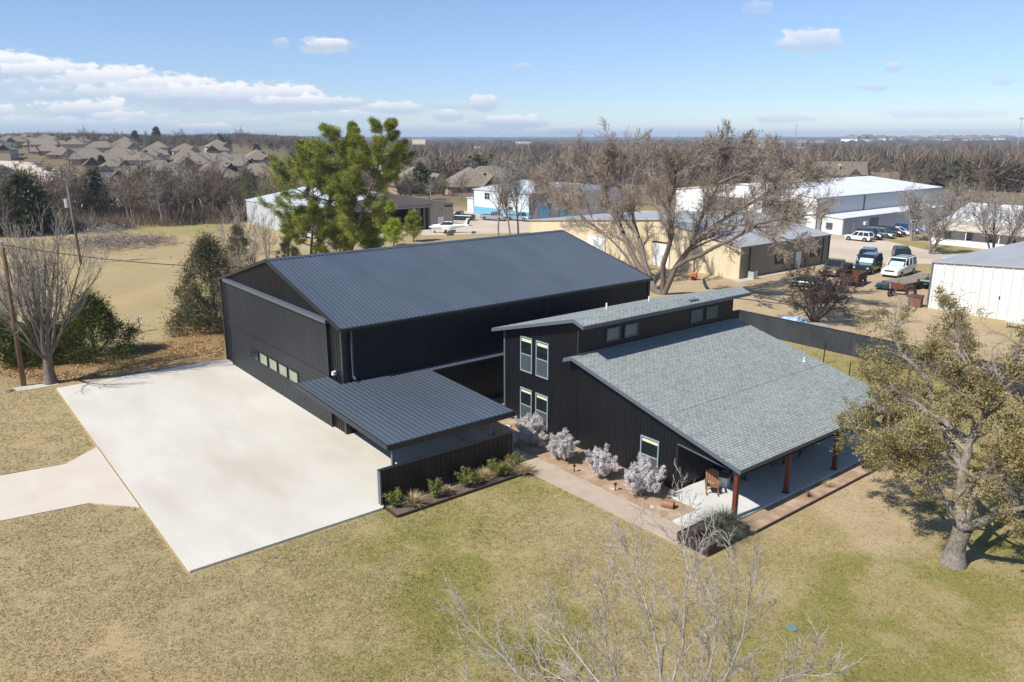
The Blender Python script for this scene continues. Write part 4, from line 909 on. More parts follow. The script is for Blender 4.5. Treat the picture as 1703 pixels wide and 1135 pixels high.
# twisted dark bush tree beyond the metal fence
bare(1355, 536, 6.4, 60, 51, 'low wide dark twisted bare tree beyond the black metal fence', bark='darkbark', twig='twigdark', stems=9, r0=.13, nch=(7, 7, 6, 4), up=.0, ang=42, wob=1.5, minr=.016)
bare(20, 560, 6.5, 22, 52, 'grey bare tree at the left edge behind the pole', twig='twiggrey', bark='palebark', stems=6, r0=.13, nch=(6, 5, 5), ang=26)
# pale slender trees beyond the ridge
for i, (px, py, h) in enumerate(((829, 394, 16.0), (848, 394, 11.5), (862, 392, 14), (884, 394, 14.5), (915, 392, 15.5), (943, 392, 12.5))):
    bare(px, py, h, 8, 60 + i, ['tall pale slender bare tree nearest the parked pickups', 'shorter thin bare tree second from the pickups', 'pale bare tree in the middle of the row behind the ridge', 'darker bare tree right of centre in the row behind the ridge', 'tall pale bare tree fifth in the row behind the ridge', 'slender bare tree at the right end of the row behind the ridge'][i], 'slender_tree', bark='bark' if i in (3,) else 'palebark', twig='twiggrey' if i % 2 == 0 else 'twig', r0=.2, nch=(18, 7, 5, 3), ang=34, fork=.32, up=.12, minr=.02, group='slender bare trees in a row beyond the hangar roof')
sapl = [(958, 398), (972, 404), (985, 412), (1000, 418), (1015, 430), (1030, 441), (945, 403), (1048, 452)]
for i, (px, py) in enumerate(sapl):
    bare(px, py - 6, 5.5 + (i % 3), 16, 70 + i, 'thin leafless sapling, %s from the left in the thicket behind the hangar roof' % ['second', 'third', 'fourth', 'fifth', 'sixth', 'seventh', 'first', 'last'][i], 'sapling', bark='palebark', twig='twiggrey', stems=3, r0=.05, nch=(7, 4, 3), ang=26, up=.1, group='saplings between the hangar and the cream building', minr=.009)
# trees in the car lot and by the ranch house
bare(1517, 402, 10.5, 30, 80, 'bare grey tree in front of the parked jeep in the far car lot', bark='palebark', twig='twiggrey', stems=3, r0=.22, ang=36)
bare(1547, 424, 11.0, 34, 81, 'wide bare tree with a long branch leaning right, left of the white ranch house', bark='palebark', twig='twiggrey', stems=4, r0=.26, ang=38)
bare(1655, 432, 12.0, 34, 82, 'dark bare tree standing before the white ranch house roof', bark='darkbark', twig='twiggrey', stems=5, r0=.2, ang=30)
bare(1570, 380, 9, 34, 83, 'bare tree behind the wide tree beside the white ranch house', bark='bark', twig='twiggrey', stems=3, r0=.2, ang=34)
bare(1490, 540, 3.4, 35, 84, 'thin leafless shrub in the sandy yard before the white metal shed', name='bare_shrub', cat='shrub', bark='palebark', twig='twiggrey', stems=6, r0=.04, nch=(5, 4, 3), minr=.008)
for i, (px, py, h) in enumerate(((395, 500, 6.5), (420, 455, 7.5), (445, 440, 7.5), (380, 445, 8), (405, 425, 9), (340, 470, 5.5))):
    bare(px, py, h, 22, 90 + i, ['bare brush tree just above the left end of the hangar ridge', 'bare brush tree left of the ridge end, behind the olive cedar', 'bare brush tree right above the ridge end of the hangar', 'grey bare brush tree behind the top of the dull cedar', 'tallest bare brush tree left of the tall pine', 'low bare brush tree on the field side of the dull cedar'][i], 'brush_tree', bark='palebark', twig='twiggrey' if i % 2 else 'twig', stems=4, r0=.09, nch=(6, 5, 4), ang=28, group='bare brush trees behind the left end of the hangar')

def oak():
    p = G(1585, 938); Y = p[1]; r_ = thing('live_oak_tree', 'gnarled olive-leaved oak with a thick grey trunk at the right of the lawn', 'tree', tuple(p))
    t = Tree(101, nch=(6, 9, 8, 5), ratio=(.55, .5, .5, .5), ang=(45, 44, 46, 48), seg=(6, 5, 4, 3, 2), wob=(.1, .2, .28, .3, .3), trop=(.03, .0, -.02, -.04, -.03), start=(.35, .25, .2, .15), rr=.5, minr=.007)
    def L_(pts, dy): return [onY(x, y, Y + (dy[i] if isinstance(dy, (list, tuple)) else dy * i / (len(pts) - 1))) for i, (x, y) in enumerate(pts)]
    t.flare(p, .38, .8)
    base = p + np.array([0, 0, .7]); k1 = onY(1602, 878, Y)
    t.lv[0].append((np.array([base, base * .5 + k1 * .5, k1]), np.array([.38, .34, .38])))
    t.limb([k1] + L_([(1597, 830), (1600, 780), (1612, 735), (1640, 690), (1625, 640), (1600, 590)], [.3, .6, 1.0, 1.5, 2.2, 2.6]), .24, .07, 1, 14, .35, 5.8)
    t.limb([k1] + L_([(1635, 868), (1665, 850), (1690, 848), (1740, 840)], [-.3, -.6, -.8, -1]), .21, .08, 1, 9, .45, 5)
    t.limb([k1] + L_([(1625, 820), (1645, 775), (1680, 752), (1730, 738)], [.8, 1.6, 2.2, 3]), .19, .07, 1, 12, .4, 5.5)
    t.limb([k1] + L_([(1570, 830), (1540, 790), (1512, 760), (1475, 735), (1440, 715)], [0, .4, .8, 1.2, 1.6]), .11, .035, 1, 14, .25, 4.8)
    t.limb(L_([(1612, 735), (1570, 700), (1520, 665), (1470, 660), (1430, 680)], [1.0, 1.6, 2.6, 3.6, 4.4]), .15, .04, 1, 15, .1, 5.2)
    t.limb(L_([(1640, 690), (1660, 640), (1690, 600), (1700, 550)], [1.5, 2.2, 3.5, 4.5]), .16, .05, 1, 13, .1, 5)
    t.limb(L_([(1600, 780), (1560, 690), (1540, 630), (1500, 590), (1480, 545)], [.6, 2.5, 4.0, 5.2, 6]), .16, .04, 1, 15, .25, 5.2)
    t.limb(L_([(1625, 640), (1590, 600), (1570, 560), (1590, 530)], [2.2, 4, 6, 7]), .12, .04, 1, 14, .1, 5)
    t.limb(L_([(1680, 752), (1720, 690), (1750, 620)], [2.2, 3, 4]), .16, .05, 1, 8, .15, 5)
    t.limb(L_([(1600, 780), (1560, 770), (1520, 740), (1490, 700)], [.6, 0, -.5, -1]), .10, .03, 1, 13, .1, 4.6)
    t.limb(L_([(1600, 780), (1640, 800), (1670, 790), (1700, 770)], [.6, 0, -.6, -1.2]), .10, .03, 1, 13, .1, 4.2)
    finish(t, r_, 1, M['oakbark'], M['twigoak'], 'branches')
    g = t.g; C_ = t.pts(3, 4); q = np.array([proj(c) for c in C_]); keep = (g.uniform(size=len(C_)) < .8) & (C_[:, 2] > 2.0); C_ = C_[keep]
    # gaps: whole sprays stay bare
    nz = vnoise(C_[:, :2] + C_[:, 2:3] * .7, 1.3, 5, 2); C_ = C_[nz > .42]
    f = MB(); B_, D_, s_, w_ = clumps(g, C_, 13, .19, .105, .55, 1.0, .1, .8); f.leaves(B_, D_, s_, w_, g); f.build('crown', M['oakleaf'], r_)
    print('oak leaves', len(B_))
oak()

def front_tree():
    p = G(1075, 1430); Y = p[1]; r_ = thing('bare_tree', 'thin grey leafless branches of a nearby treetop rising at the bottom of the picture', 'tree', tuple(p))
    t = Tree(111, nch=(5, 11, 8, 5), ratio=(.55, .5, .5, .45), ang=(26, 30, 32, 36), seg=(6, 6, 5, 4, 3), wob=(.05, .09, .12, .16, .2), trop=(.08, .10, .08, .06, .03), start=(.3, .25, .2, .15), rr=.5, minr=.0062)
    def L_(pts, dy): return [p] + [onY(x, y, Y + dy * (i + 1) / len(pts)) for i, (x, y) in enumerate(pts)]
    t.flare(p, .12, .5)
    t.limb(L_([(1085, 1250), (1100, 1135), (1085, 1040), (1062, 960), (1048, 930)], .4), .05, .012, 1, 16, .3, 3.4)
    t.limb(L_([(1090, 1250), (1125, 1110), (1138, 1030), (1145, 950), (1135, 880)], 1.2), .045, .010, 1, 14, .3, 3.2)
    t.limb(L_([(1060, 1260), (1020, 1160), (960, 1090), (925, 1040), (950, 960)], .2), .038, .01, 1, 16, .3, 3)
    t.limb(L_([(1040, 1270), (940, 1200), (860, 1120), (810, 1070), (760, 1010)], -.3), .040, .01, 1, 17, .35, 3.2)
    t.limb(L_([(1120, 1250), (1200, 1140), (1235, 1060), (1238, 960)], .6), .040, .01, 1, 17, .3, 3.2)
    t.limb(L_([(1120, 1270), (1230, 1190), (1300, 1130), (1360, 1110)], -.2), .034, .01, 1, 14, .35, 2.6)
    t.limb(L_([(1050, 1290), (900, 1230), (820, 1180), (770, 1150)], -.5), .034, .01, 1, 14, .35, 2.6)
    t.limb(L_([(1070, 1250), (1030, 1150), (1005, 1060), (1010, 980)], .8), .042, .01, 1, 16, .3, 3)
    t.limb(L_([(1100, 1250), (1170, 1150), (1190, 1070), (1175, 1000)], .2), .042, .01, 1, 16, .3, 3)
    t.limb(L_([(1060, 1260), (990, 1180), (900, 1110), (870, 1060)], 1.2), .042, .01, 1, 16, .3, 3)
    finish(t, r_, 1, M['twiggreybark'], M['twiggrey'])
front_tree()

# ------------------------------------------------------------------ garden plants
def sage(loc, h, rad, seed, label):
    g = np.random.default_rng(seed); r_ = thing('sage_shrub', label, 'shrub', tuple(loc), group='silver shrubs along the house wall')
    t = Tree(seed, nch=(6, 5, 4), ratio=(.5, .5, .5), ang=(30, 35, 40), seg=(4, 3, 2, 2), wob=(.1, .18, .25, .3), trop=(.05, .05, .03, 0), start=(.2, .2, .2), minr=.004)
    for k in range(16):
        az = k * 2.4 + g.uniform(-.5, .5); a = R(8 + 55 * ((k + .5) / 16) ** .8 * g.uniform(.75, 1.15)); t.br(np.array([0, 0, 0.]), np.array([cos(az) * sin(a) * rad / h * 1.2, sin(az) * sin(a) * rad / h * 1.2, cos(a)]), h * .78 * g.uniform(.72, 1.15), .016, 0)
    t.tubes(MB(), 0, 3, 3).build('stems', M['twiggrey'], r_, local=True)
    C_ = t.pts(1, 3); f = MB(); B_, D_, s_, w_ = clumps(g, C_, 8, .06, .055, .5, 1, .03, 1); f.leaves(B_, D_, s_, w_, g); f.build('leaves', M['sage'], r_, local=True)
sage((-32.35, 27.25, 0), 1.75, .95, 121, 'silver-leaved shrub nearest the carport, below the paired windows')
sage((-29.5, 27.2, 0), 1.55, .85, 122, 'silver-leaved shrub second from the carport')
sage((-26.5, 27.3, 0), 1.55, .85, 123, 'silver-leaved shrub third from the carport')
sage((-23.9, 27.35, 0), 1.65, 1.0, 124, 'silver-leaved shrub nearest the patio, below the single window')
sage((-33.2, 25.9 + .35, 0), .7, .6, 125, 'small low grey shrub in the shade at the carport end of the path')
def tuftplant(loc, h, n, seed, mt, name, label, arch=.5, w=.05, stems=False, group=None):
    g = np.random.default_rng(seed); r_ = MB()
    if not stems:
        for k in range(n):
            az = g.uniform(0, 2 * pi); a = g.uniform(.1, 1.0); L_ = h * g.uniform(.7, 1.2); b = np.array([g.normal() * .04, g.normal() * .04, 0]); pr = b
            d = np.array([cos(az) * a, sin(az) * a, 1.0]); d /= np.linalg.norm(d); sdv = np.array([-sin(az), cos(az), 0]) * w / 2; V = []
            for i in range(4):
                f = i / 3; q = b + d * L_ * f + np.array([cos(az), sin(az), 0]) * arch * L_ * f * f * a - np.array([0, 0, arch * L_ * f * f * .7 * a]); ww = sdv * (1 - f * .95)
                q[2] = max(q[2], .01); V += [q - ww, q + ww]
            r_.add(V, [(0, 1, 3, 2), (2, 3, 5, 4), (4, 5, 7, 6)])
    else:
        C_ = []
        for k in range(9):
            az = k * 2.4; a = g.uniform(.1, .8); d = nrm(np.array([cos(az) * a, sin(az) * a, 1])); 
            for f in np.linspace(.15, 1, 10): C_.append(d * h * f * g.uniform(.9, 1.05))
            r_.tube([(0, 0, 0), d * h], [.012, .004], 4, False)
        B_, D_, s_, w_ = clumps(g, np.array(C_), 14, .06, .11, .35, 1.2, .04, 1); r_.leaves(B_, D_, s_, w_, g)
    o = r_.build(name, mt); o.location = loc; tag(o, label, 'plant', group); return o
bedp = [(16.95, 's', 'yellow-green bushy plant at the left end of the bed'), (17.75, 'g', 'straw-coloured grass tuft next to the left end of the bed'), (19.0, 's', 'tall yellow-green plant left of centre in the bed'), (19.75, 'g2', 'small pale grass tuft left of centre in the bed'), (20.9, 's', 'low green plant in the middle of the bed'), (21.5, 's2', 'green plant just right of the middle of the bed'), (22.15, 'g', 'straw tuft right of the middle of the bed'), (22.8, 's', 'tall green plant in the right half of the bed'), (23.3, 's2', 'low yellowish plant beside the tall one in the bed'), (23.75, 'g', 'pair-side straw tuft near the right end of the bed'), (24.25, 's', 'tall green plant at the right end of the bed'), (24.3, 'g3', 'large straw tuft at the right end of the bed')]
for i, (y, k, lab) in enumerate(bedp):
    x = -30.1 + (i % 3 - 1) * .18 + (.35 if k == 'g3' else 0)
    if k[0] == 's': tuftplant((x - .1, y, .04), .95 if k == 's' else .6, 0, 130 + i, M['greenplant'], 'bed_plant', lab + ' below the screen wall', stems=True, group='plants in the bed below the screen wall')
    else: tuftplant((x + .15, y, .04), .8 if k != 'g2' else .45, 260, 130 + i, M['strawplant'], 'grass_tuft', lab + ' below the screen wall', .5, .035, group='plants in the bed below the screen wall')
# ================================================================== NEIGHBOUR BUILDINGS
def gshed(name, label, cat, x0, x1, y0, y1, ze, zr, wall, roofm, axis='x', group=None, pitch=.6, apex=None, trimm='trim', ov=.25, rib=.04, hole=None):
    """metal building: ridge along x or y"""
    t = thing(name, label, cat, ((x0 + x1) / 2, (y0 + y1) / 2, 0), group=group); w = MB()
    if axis == 'x':   # gables face -X and +X
        m_ = (y0 + y1) / 2 if apex is None else apex
        def zt(y): return ze + (zr - ze) * (1 - (abs(y - m_) / ((y1 - m_) if y > m_ else (m_ - y0))))
        w.ribbed((x1, y0, 0), (0, 1, 0), (0, 0, 1), (1, 0, 0), y1 - y0, (lambda q: hole[2] if hole[0] <= y0 + q <= hole[1] else 0) if hole else 0, lambda q: zt(y0 + q) - .02, pitch=pitch, rib=rib, rw=.14, breaks=(m_ - y0,) + ((hole[0] - y0, hole[1] - y0) if hole else ()))
        w.ribbed((x0, y1, 0), (0, -1, 0), (0, 0, 1), (-1, 0, 0), y1 - y0, 0, lambda q: zt(y1 - q) - .02, pitch=pitch, rib=rib, rw=.14, breaks=(y1 - m_,))
        w.ribbed((x0, y0, 0), (1, 0, 0), (0, 0, 1), (0, -1, 0), x1 - x0, 0, ze - .02, pitch=pitch, rib=rib, rw=.14)
        w.ribbed((x1, y1, 0), (-1, 0, 0), (0, 0, 1), (0, 1, 0), x1 - x0, 0, ze - .02, pitch=pitch, rib=rib, rw=.14)
    else:
        m_ = (x0 + x1) / 2 if apex is None else apex
        def zt(x): return ze + (zr - ze) * (1 - (abs(x - m_) / ((x1 - m_) if x > m_ else (m_ - x0))))
        w.ribbed((x0, y0, 0), (1, 0, 0), (0, 0, 1), (0, -1, 0), x1 - x0, 0, lambda q: zt(x0 + q) - .02, pitch=pitch, rib=rib, rw=.14, breaks=(m_ - x0,))
        w.ribbed((x1, y1, 0), (-1, 0, 0), (0, 0, 1), (0, 1, 0), x1 - x0, 0, lambda q: zt(x1 - q) - .02, pitch=pitch, rib=rib, rw=.14, breaks=(x1 - m_,))
        w.ribbed((x1, y0, 0), (0, 1, 0), (0, 0, 1), (1, 0, 0), y1 - y0, 0, ze - .02, pitch=pitch, rib=rib, rw=.14)
        w.ribbed((x0, y1, 0), (0, -1, 0), (0, 0, 1), (-1, 0, 0), y1 - y0, 0, ze - .02, pitch=pitch, rib=rib, rw=.14)
    w.build('wall', M[wall] if isinstance(wall, str) else wall, t)
    r_ = MB(); th = .12
    X0, X1, Y0, Y1 = x0 - ov, x1 + ov, y0 - ov, y1 + ov
    def slabq(P): r_.hexa([(a, b_, c) for a, b_, c in P], [(a, b_, c + th) for a, b_, c in P])
    if axis == 'x':
        e0 = ze - (zr - ze) * ov / (m_ - y0); e1 = ze - (zr - ze) * ov / (y1 - m_)
        slabq([(X0, Y0, e0), (X1, Y0, e0), (X1, m_, zr), (X0, m_, zr)]); slabq([(X0, m_, zr), (X1, m_, zr), (X1, Y1, e1), (X0, Y1, e1)])
    else:
        e0 = ze - (zr - ze) * ov / (m_ - x0); e1 = ze - (zr - ze) * ov / (x1 - m_)
        slabq([(X0, Y0, e0), (m_, Y0, zr), (m_, Y1, zr), (X0, Y1, e0)]); slabq([(m_, Y0, zr), (X1, Y0, e1), (X1, Y1, e1), (m_, Y1, zr)])
    r_.build('roof', M[roofm], t)
    if trimm:
        for (xx, yy) in ((x0, y0), (x1, y0), (x1, y1)): MB().box(xx - .09, yy - .09, 0, xx + .09, yy + .09, ze - .1).build('corner_trim', M[trimm], t)
    return t
def panel(t, name, mt, *bx, label=None): return MB().box(*bx).build(name, M[mt], t, label=label)
M['greyblue'] = pm('pale_blue_grey_sunlit_siding', (0.50, 0.53, 0.54), (0.44, 0.47, 0.48), .3, rough=.5)
M['palegreyroof'] = pm('light_grey_roof', (0.52, 0.55, 0.56), rough=.5)
# open hangar, far left behind the pine
t = gshed('open_hangar', 'taupe metal hangar with an open dark doorway behind the tall pine', 'hangar', -162, -129.3, 58.3, 88.0, 4.75, 7.2, 'tan', 'palegreyroof', pitch=.75, trimm=None, hole=(64.5, 82.4, 4.3))
w = MB().ribbed((-162, 58.2, 0), (1, 0, 0), (0, 0, 1), (0, -1, 0), 32.6, 0, 4.7, pitch=.75, rib=.04, rw=.12); w.build('sunlit_wall', M['greyblue'], t, label='pale blue-grey sunlit side wall')  # paler skin over the taupe wall, sunlight put into its colour
MB().box(-160, 60, .02, -129.4, 86, .06).build('floor', M['darkfloor'], t); MB().box(-150.2, 60, .06, -150, 86, 4.7).build('back_wall', M['dark'], t)  # floor and back wall coloured dark, indoor shade put into the tone
panel(t, 'door_track', 'tan', -129.2, 63.5, 4.25, -128.95, 83.2, 4.5)
for y in (79.0, 80.1, 81.2, 82.2): panel(t, 'door_leaf', 'tan' if y < 80 else 'brownopen', -129.18 - .0, y - .42, .02, -129.0 + (y - 79) * .03, y + .02, 4.2)
panel(t, 'door', 'white', -129.27, 84.2, .05, -129.16, 85.6, 2.25); panel(t, 'sign', 'darkwood', -129.27, 86.0, 4.1, -129.2, 87.7, 4.4)
panel(t, 'wall_lamp', 'trim', -129.25, 85.0, 3.55, -129.05, 85.2, 3.7)
# blue and white building
t = gshed('blue_building', 'white two-storey metal building with a sky-blue band along its foot', 'building', -150, -129.5, 108, 138, 5.6, 7.2, 'lightblue', 'palegreyroof', trimm='greytrim')
panel(t, 'blue_band', 'blue', -149.9, 107.86, .02, -129.6, 107.93, 1.7)
panel(t, 'shaded_wall', 'greytan', -129.46, 108.1, .02, -129.38, 137.9, 5.5) if 'greytan' in M else None  # grey-beige skin over the wall, the side's shade put into its colour
for x in (-145.2, -144.2, -138.8, -137.9):
    for z in (3.7, 4.45): panel(t, 'window', 'glass', x - .35, 107.85, z, x + .35, 107.92, z + .6)
for x in (-136.4, -135.6): panel(t, 'window', 'glass', x - .3, 107.8, 1.9, x + .3, 107.86, 2.5)
panel(t, 'bay_door', 'blue', -129.4, 110.5, .02, -129.2, 114, 2.6); panel(t, 'bay_door', 'blue', -129.4, 116.5, .02, -129.2, 121, 3.0)
t = gshed('lean_to', 'pale blue-white lean-to shed at the left end of the blue-banded building', 'shed', -153.4, -150.15, 108.5, 116, 3.4, 3.5, 'lightblue', 'palegreyroof', trimm=None)
# cream building
t = gshed('cream_building', 'cream ribbed metal building with a pale grey roof behind the huge bare tree', 'building', -99.5, -58.0, 83.0, 104.0, 4.05, 6.4, 'cream', 'greyroof', axis='y', apex=-71.5, pitch=.45, trimm=None)
MB().box(-58.1, 82.88, 0, -57.86, 83.1, 4.0).build('corner_trim', M['cream'], t); MB().box(-58.1, 103.8, 0, -57.86, 104.1, 4.0).build('corner_trim', M['darkwood'], t)
w = MB().ribbed((-57.93, 83.1, 0), (0, 1, 0), (0, 0, 1), (1, 0, 0), 20.7, 0, 3.95, pitch=.45, rib=.03, rw=.12); w.build('end_wall', M['khaki'], t, label='weathered side wall, shade mixed into its olive-tan colour')  # darker skin over the cream siding, shade put into its colour
panel(t, 'window', 'darkwood', -57.9, 90.7, 1.1, -57.82, 93.2, 2.4); panel(t, 'door', 'white', -57.9, 95.6, .02, -57.82, 96.8, 2.35); panel(t, 'window', 'rust', -57.9, 99.2, 1.3, -57.82, 101.6, 2.5)
panel(t, 'sliding_door', 'white', -72.1, 82.8, .02, -69.3, 82.92, 3.25); panel(t, 'sliding_door', 'white', -85.4, 82.8, .02, -81.7, 82.92, 2.95); panel(t, 'door_track', 'darkwood', -72.4, 82.76, 3.25, -69.0, 82.93, 3.45)
for y in (84.9, 102.2): panel(t, 'downspout', 'darkwood', -57.9, y, .1, -57.8, y + .14, 3.9)
# white hangar complex
t = gshed('white_hangar', 'big white hangar with large brown door openings and a bright white roof', 'hangar', -112, -78.2, 135, 186, 6.5, 8.3, 'whitemetal', 'whiteroof', axis='y', pitch=.75, trimm='greytrim')
panel(t, 'hangar_door', 'brownopen', -90.0, 134.85, .02, -81.6, 134.95, 5.6); panel(t, 'hangar_door', 'brownopen', -103.5, 134.85, .02, -93.4, 134.95, 5.6)  # flat sheets coloured with the dark of the open doorways
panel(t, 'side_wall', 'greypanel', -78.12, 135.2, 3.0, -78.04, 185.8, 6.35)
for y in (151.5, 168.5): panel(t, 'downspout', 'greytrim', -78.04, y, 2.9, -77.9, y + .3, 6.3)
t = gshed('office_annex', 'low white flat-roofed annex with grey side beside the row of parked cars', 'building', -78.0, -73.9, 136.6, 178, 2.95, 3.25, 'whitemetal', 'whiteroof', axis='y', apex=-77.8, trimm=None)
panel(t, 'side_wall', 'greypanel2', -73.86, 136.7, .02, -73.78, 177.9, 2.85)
panel(t, 'roll_up_door', 'greytrim', -73.78, 146.5, .05, -73.7, 149.6, 2.4); panel(t, 'door', 'greypanel', -73.78, 139.6, .05, -73.7, 140.8, 2.1); panel(t, 'air_unit', 'white', -73.78, 143.6, 1.4, -73.2, 144.6, 2.0)
panel(t, 'roof_patch', 'rooftan', -77.8, 136.6, 3.39, -74.0, 147, 3.42) if False else None
for z in (1.0, 1.6): panel(t, 'window', 'screen', -77.0, 136.3, z, -75.8, 136.5, z + .45)
# white ranch house on the right
def ranch():
    x0, x1, y0, y1 = -58.6, -30, 139.4, 166; t = thing('ranch_house', 'long low white house with a cream porch roof and dark windows', 'house', (-44, 150, 0))
    w = MB(); w.box(x0, y0, 0, x1, y1, 2.5); w.hexa([(x0 + .02, y0, 2.5), (x1, y0, 2.5), (x1, y1, 2.5), (x0 + .02, y1, 2.5)][:], [(x0 + .02, 152.7, 5.7), (x1, 152.7, 5.7), (x1, 152.9, 5.7), (x0 + .02, 152.9, 5.7)]); w.build('wall', M['white'], t)
    r_ = MB(); 
    def q(a, b, c, d, mb): mb.hexa([a, b, c, d], [(p[0], p[1], p[2] + .12) for p in (a, b, c, d)])
    q((x0 - .5, 143.4, 3.6), (x1, 143.4, 3.6), (x1, 152.8, 5.9), (x0 - .5, 152.8, 5.9), r_); q((x0 - .5, 152.8, 5.9), (x1, 152.8, 5.9), (x1, y1 + .5, 2.4), (x0 - .5, y1 + .5, 2.4), r_)
    r_.build('roof', M['whiteroof'], t)
    r_ = MB(); q((x0 - .5, 137.3, 2.45), (x1, 137.3, 2.45), (x1, 143.45, 3.55), (x0 - .5, 143.45, 3.55), r_); r_.build('porch_roof', M['rooftan'], t)
    MB().box(x0 - .1, 137.5, 0, x1, 137.65, .95).build('porch_wall', M['white'], t)
    for x in (x0, -53, -48, -43, -38): MB().box(x - .07, 137.5, .9, x + .07, 137.64, 2.45).build('porch_post', M['white'], t)
    for x in (-56.6, -53.3, -50.0, -41.5): 
        f = MB().box(x - .6, y0 - .06, .9, x + .6, y0 - .01, 2.2).build('window', M['winframe'], t); MB().box(x - .52, y0 - .1, .95, x + .52, y0 - .065, 1.5).build('pane', M['glass'], f); MB().box(x - .52, y0 - .1, 1.58, x + .52, y0 - .065, 2.12).build('pane', M['glass'], f)
    d = MB().box(-46.9, y0 - .08, .05, -45.8, y0 - .01, 2.15).build('door', M['white'], t); o = MB(); o.sphere((-46.35, y0 - .1, 1.35), .55, 12, 8, (.5, .08, 1)); o.build('oval_pane', M['glass'], d)
ranch()
# white metal shed, right
def shed_right():
    x0, x1, y0, y1 = -35.2, -17.5, 84.3, 112; t = thing('white_shed', 'bright white ribbed metal shed with a grey roof in the yard at the right', 'shed', (-28, 95, 0))
    def zt(x): return 4.85 + (x - x0) * .055
    w = MB(); w.ribbed((x0, y0, 0), (1, 0, 0), (0, 0, 1), (0, -1, 0), x1 - x0, 0, lambda q: zt(x0 + q) - .05, pitch=.9, rib=.09, rw=.16)
    w.ribbed((x0, y1, 0), (0, -1, 0), (0, 0, 1), (-1, 0, 0), y1 - y0, 0, 4.8, pitch=.9, rib=.05, rw=.2); w.build('wall', M['whitemetal'], t)
    MB().hexa([(x0 - .2, y0 - .2, 4.84), (x1, y0 - .2, zt(x1)), (x1, y1, zt(x1)), (x0 - .2, y1, 4.84)], [(x0 - .2, y0 - .2, 4.99), (x1, y0 - .2, zt(x1) + .15), (x1, y1, zt(x1) + .15), (x0 - .2, y1, 4.99)]).build('roof', M['greyroof'], t)
    MB().box(x0 - .1, y0 - .1, 0, x0 + .06, y0 + .1, 4.8).build('corner_trim', M['greytrim'], t)
    MB().box(x1 - 4.2, y0 + 6, zt(x1 - 4) + .17, x1 - .5, y0 + 6.8, zt(x1 - 4) + .24).build('skylight', M['white'], t)
    MB().box(-28.6, y0 - .12, 2.0, -28.5, y0 - .06, 2.3).build('power_socket', M['trim'], t)
shed_right()
# brick house in the trees, right of centre
def hipgable(t, x0, x1, y0, y1, z0, ze, zr, wall, roofm, axis, ov=.6, hip=0.0, base=None):
    """walls plus gabled or hipped roof, in the coordinates of t (local)"""
    MB_ = MB(); MB_.box(x0, y0, z0, x1, y1, ze)
    if axis == 'y': c = (x0 + x1) / 2; a = (c, y0 + hip, zr); b = (c, y1 - hip, zr)
    else: c = (y0 + y1) / 2; a = (x0 + hip, c, zr); b = (x1 - hip, c, zr)
    k = (zr - ze) / ((x1 - x0) / 2 if axis == 'y' else (y1 - y0) / 2)
    if hip == 0:
        if axis == 'y': MB_.add([(x0, y0, ze), (x1, y0, ze), (c, y0, zr - .1), (x0, y1, ze), (x1, y1, ze), (c, y1, zr - .1)], [(0, 1, 2), (4, 3, 5), (0, 2, 5, 3), (1, 4, 5, 2)])
        else: MB_.add([(x0, y0, ze), (x0, y1, ze), (x0, c, zr - .1), (x1, y0, ze), (x1, y1, ze), (x1, c, zr - .1)], [(1, 0, 2), (3, 4, 5), (0, 3, 5, 2), (4, 1, 2, 5)])
    MB_.build('wall', M[wall], t, local=True)
    X0, X1, Y0, Y1, E = x0 - ov, x1 + ov, y0 - ov, y1 + ov, ze - k * ov
    if hip == 0:
        if axis == 'y': a = (a[0], Y0, zr); b = (b[0], Y1, zr)
        else: a = (X0, a[1], zr); b = (X1, b[1], zr)
    V = [(X0, Y0, E), (X1, Y0, E), (X1, Y1, E), (X0, Y1, E), a, b]
    Fc = [(0, 1, 4), (1, 2, 5, 4), (2, 3, 5), (3, 0, 4, 5)] if axis == 'y' else [(0, 1, 5, 4), (1, 2, 5), (2, 3, 4, 5), (3, 0, 4)]
    lo = [(p[0], p[1], p[2] - .18) for p in V]; r_ = MB(); r_.add(V, Fc); r_.add(lo, [tuple(reversed(f)) for f in Fc])
    rim = [(X0, Y0, E), (X1, Y0, E), (X1, Y1, E), (X0, Y1, E)]
    if hip == 0: rim = [V[0], V[1], V[2], V[3]]
    order = [0, 1, 2, 3] if hip else ([0, 4, 1, 2, 5, 3] if axis == 'y' else [0, 1, 5, 2, 3, 4])
    P = [V[i] for i in order]; n = len(P)
    for i in range(n):
        p, q = P[i], P[(i + 1) % n]; r_.add([p, q, (q[0], q[1], q[2] - .18), (p[0], p[1], p[2] - .18)], [(3, 2, 1, 0)])
    return r_.build('roof', M[roofm], t, local=True)
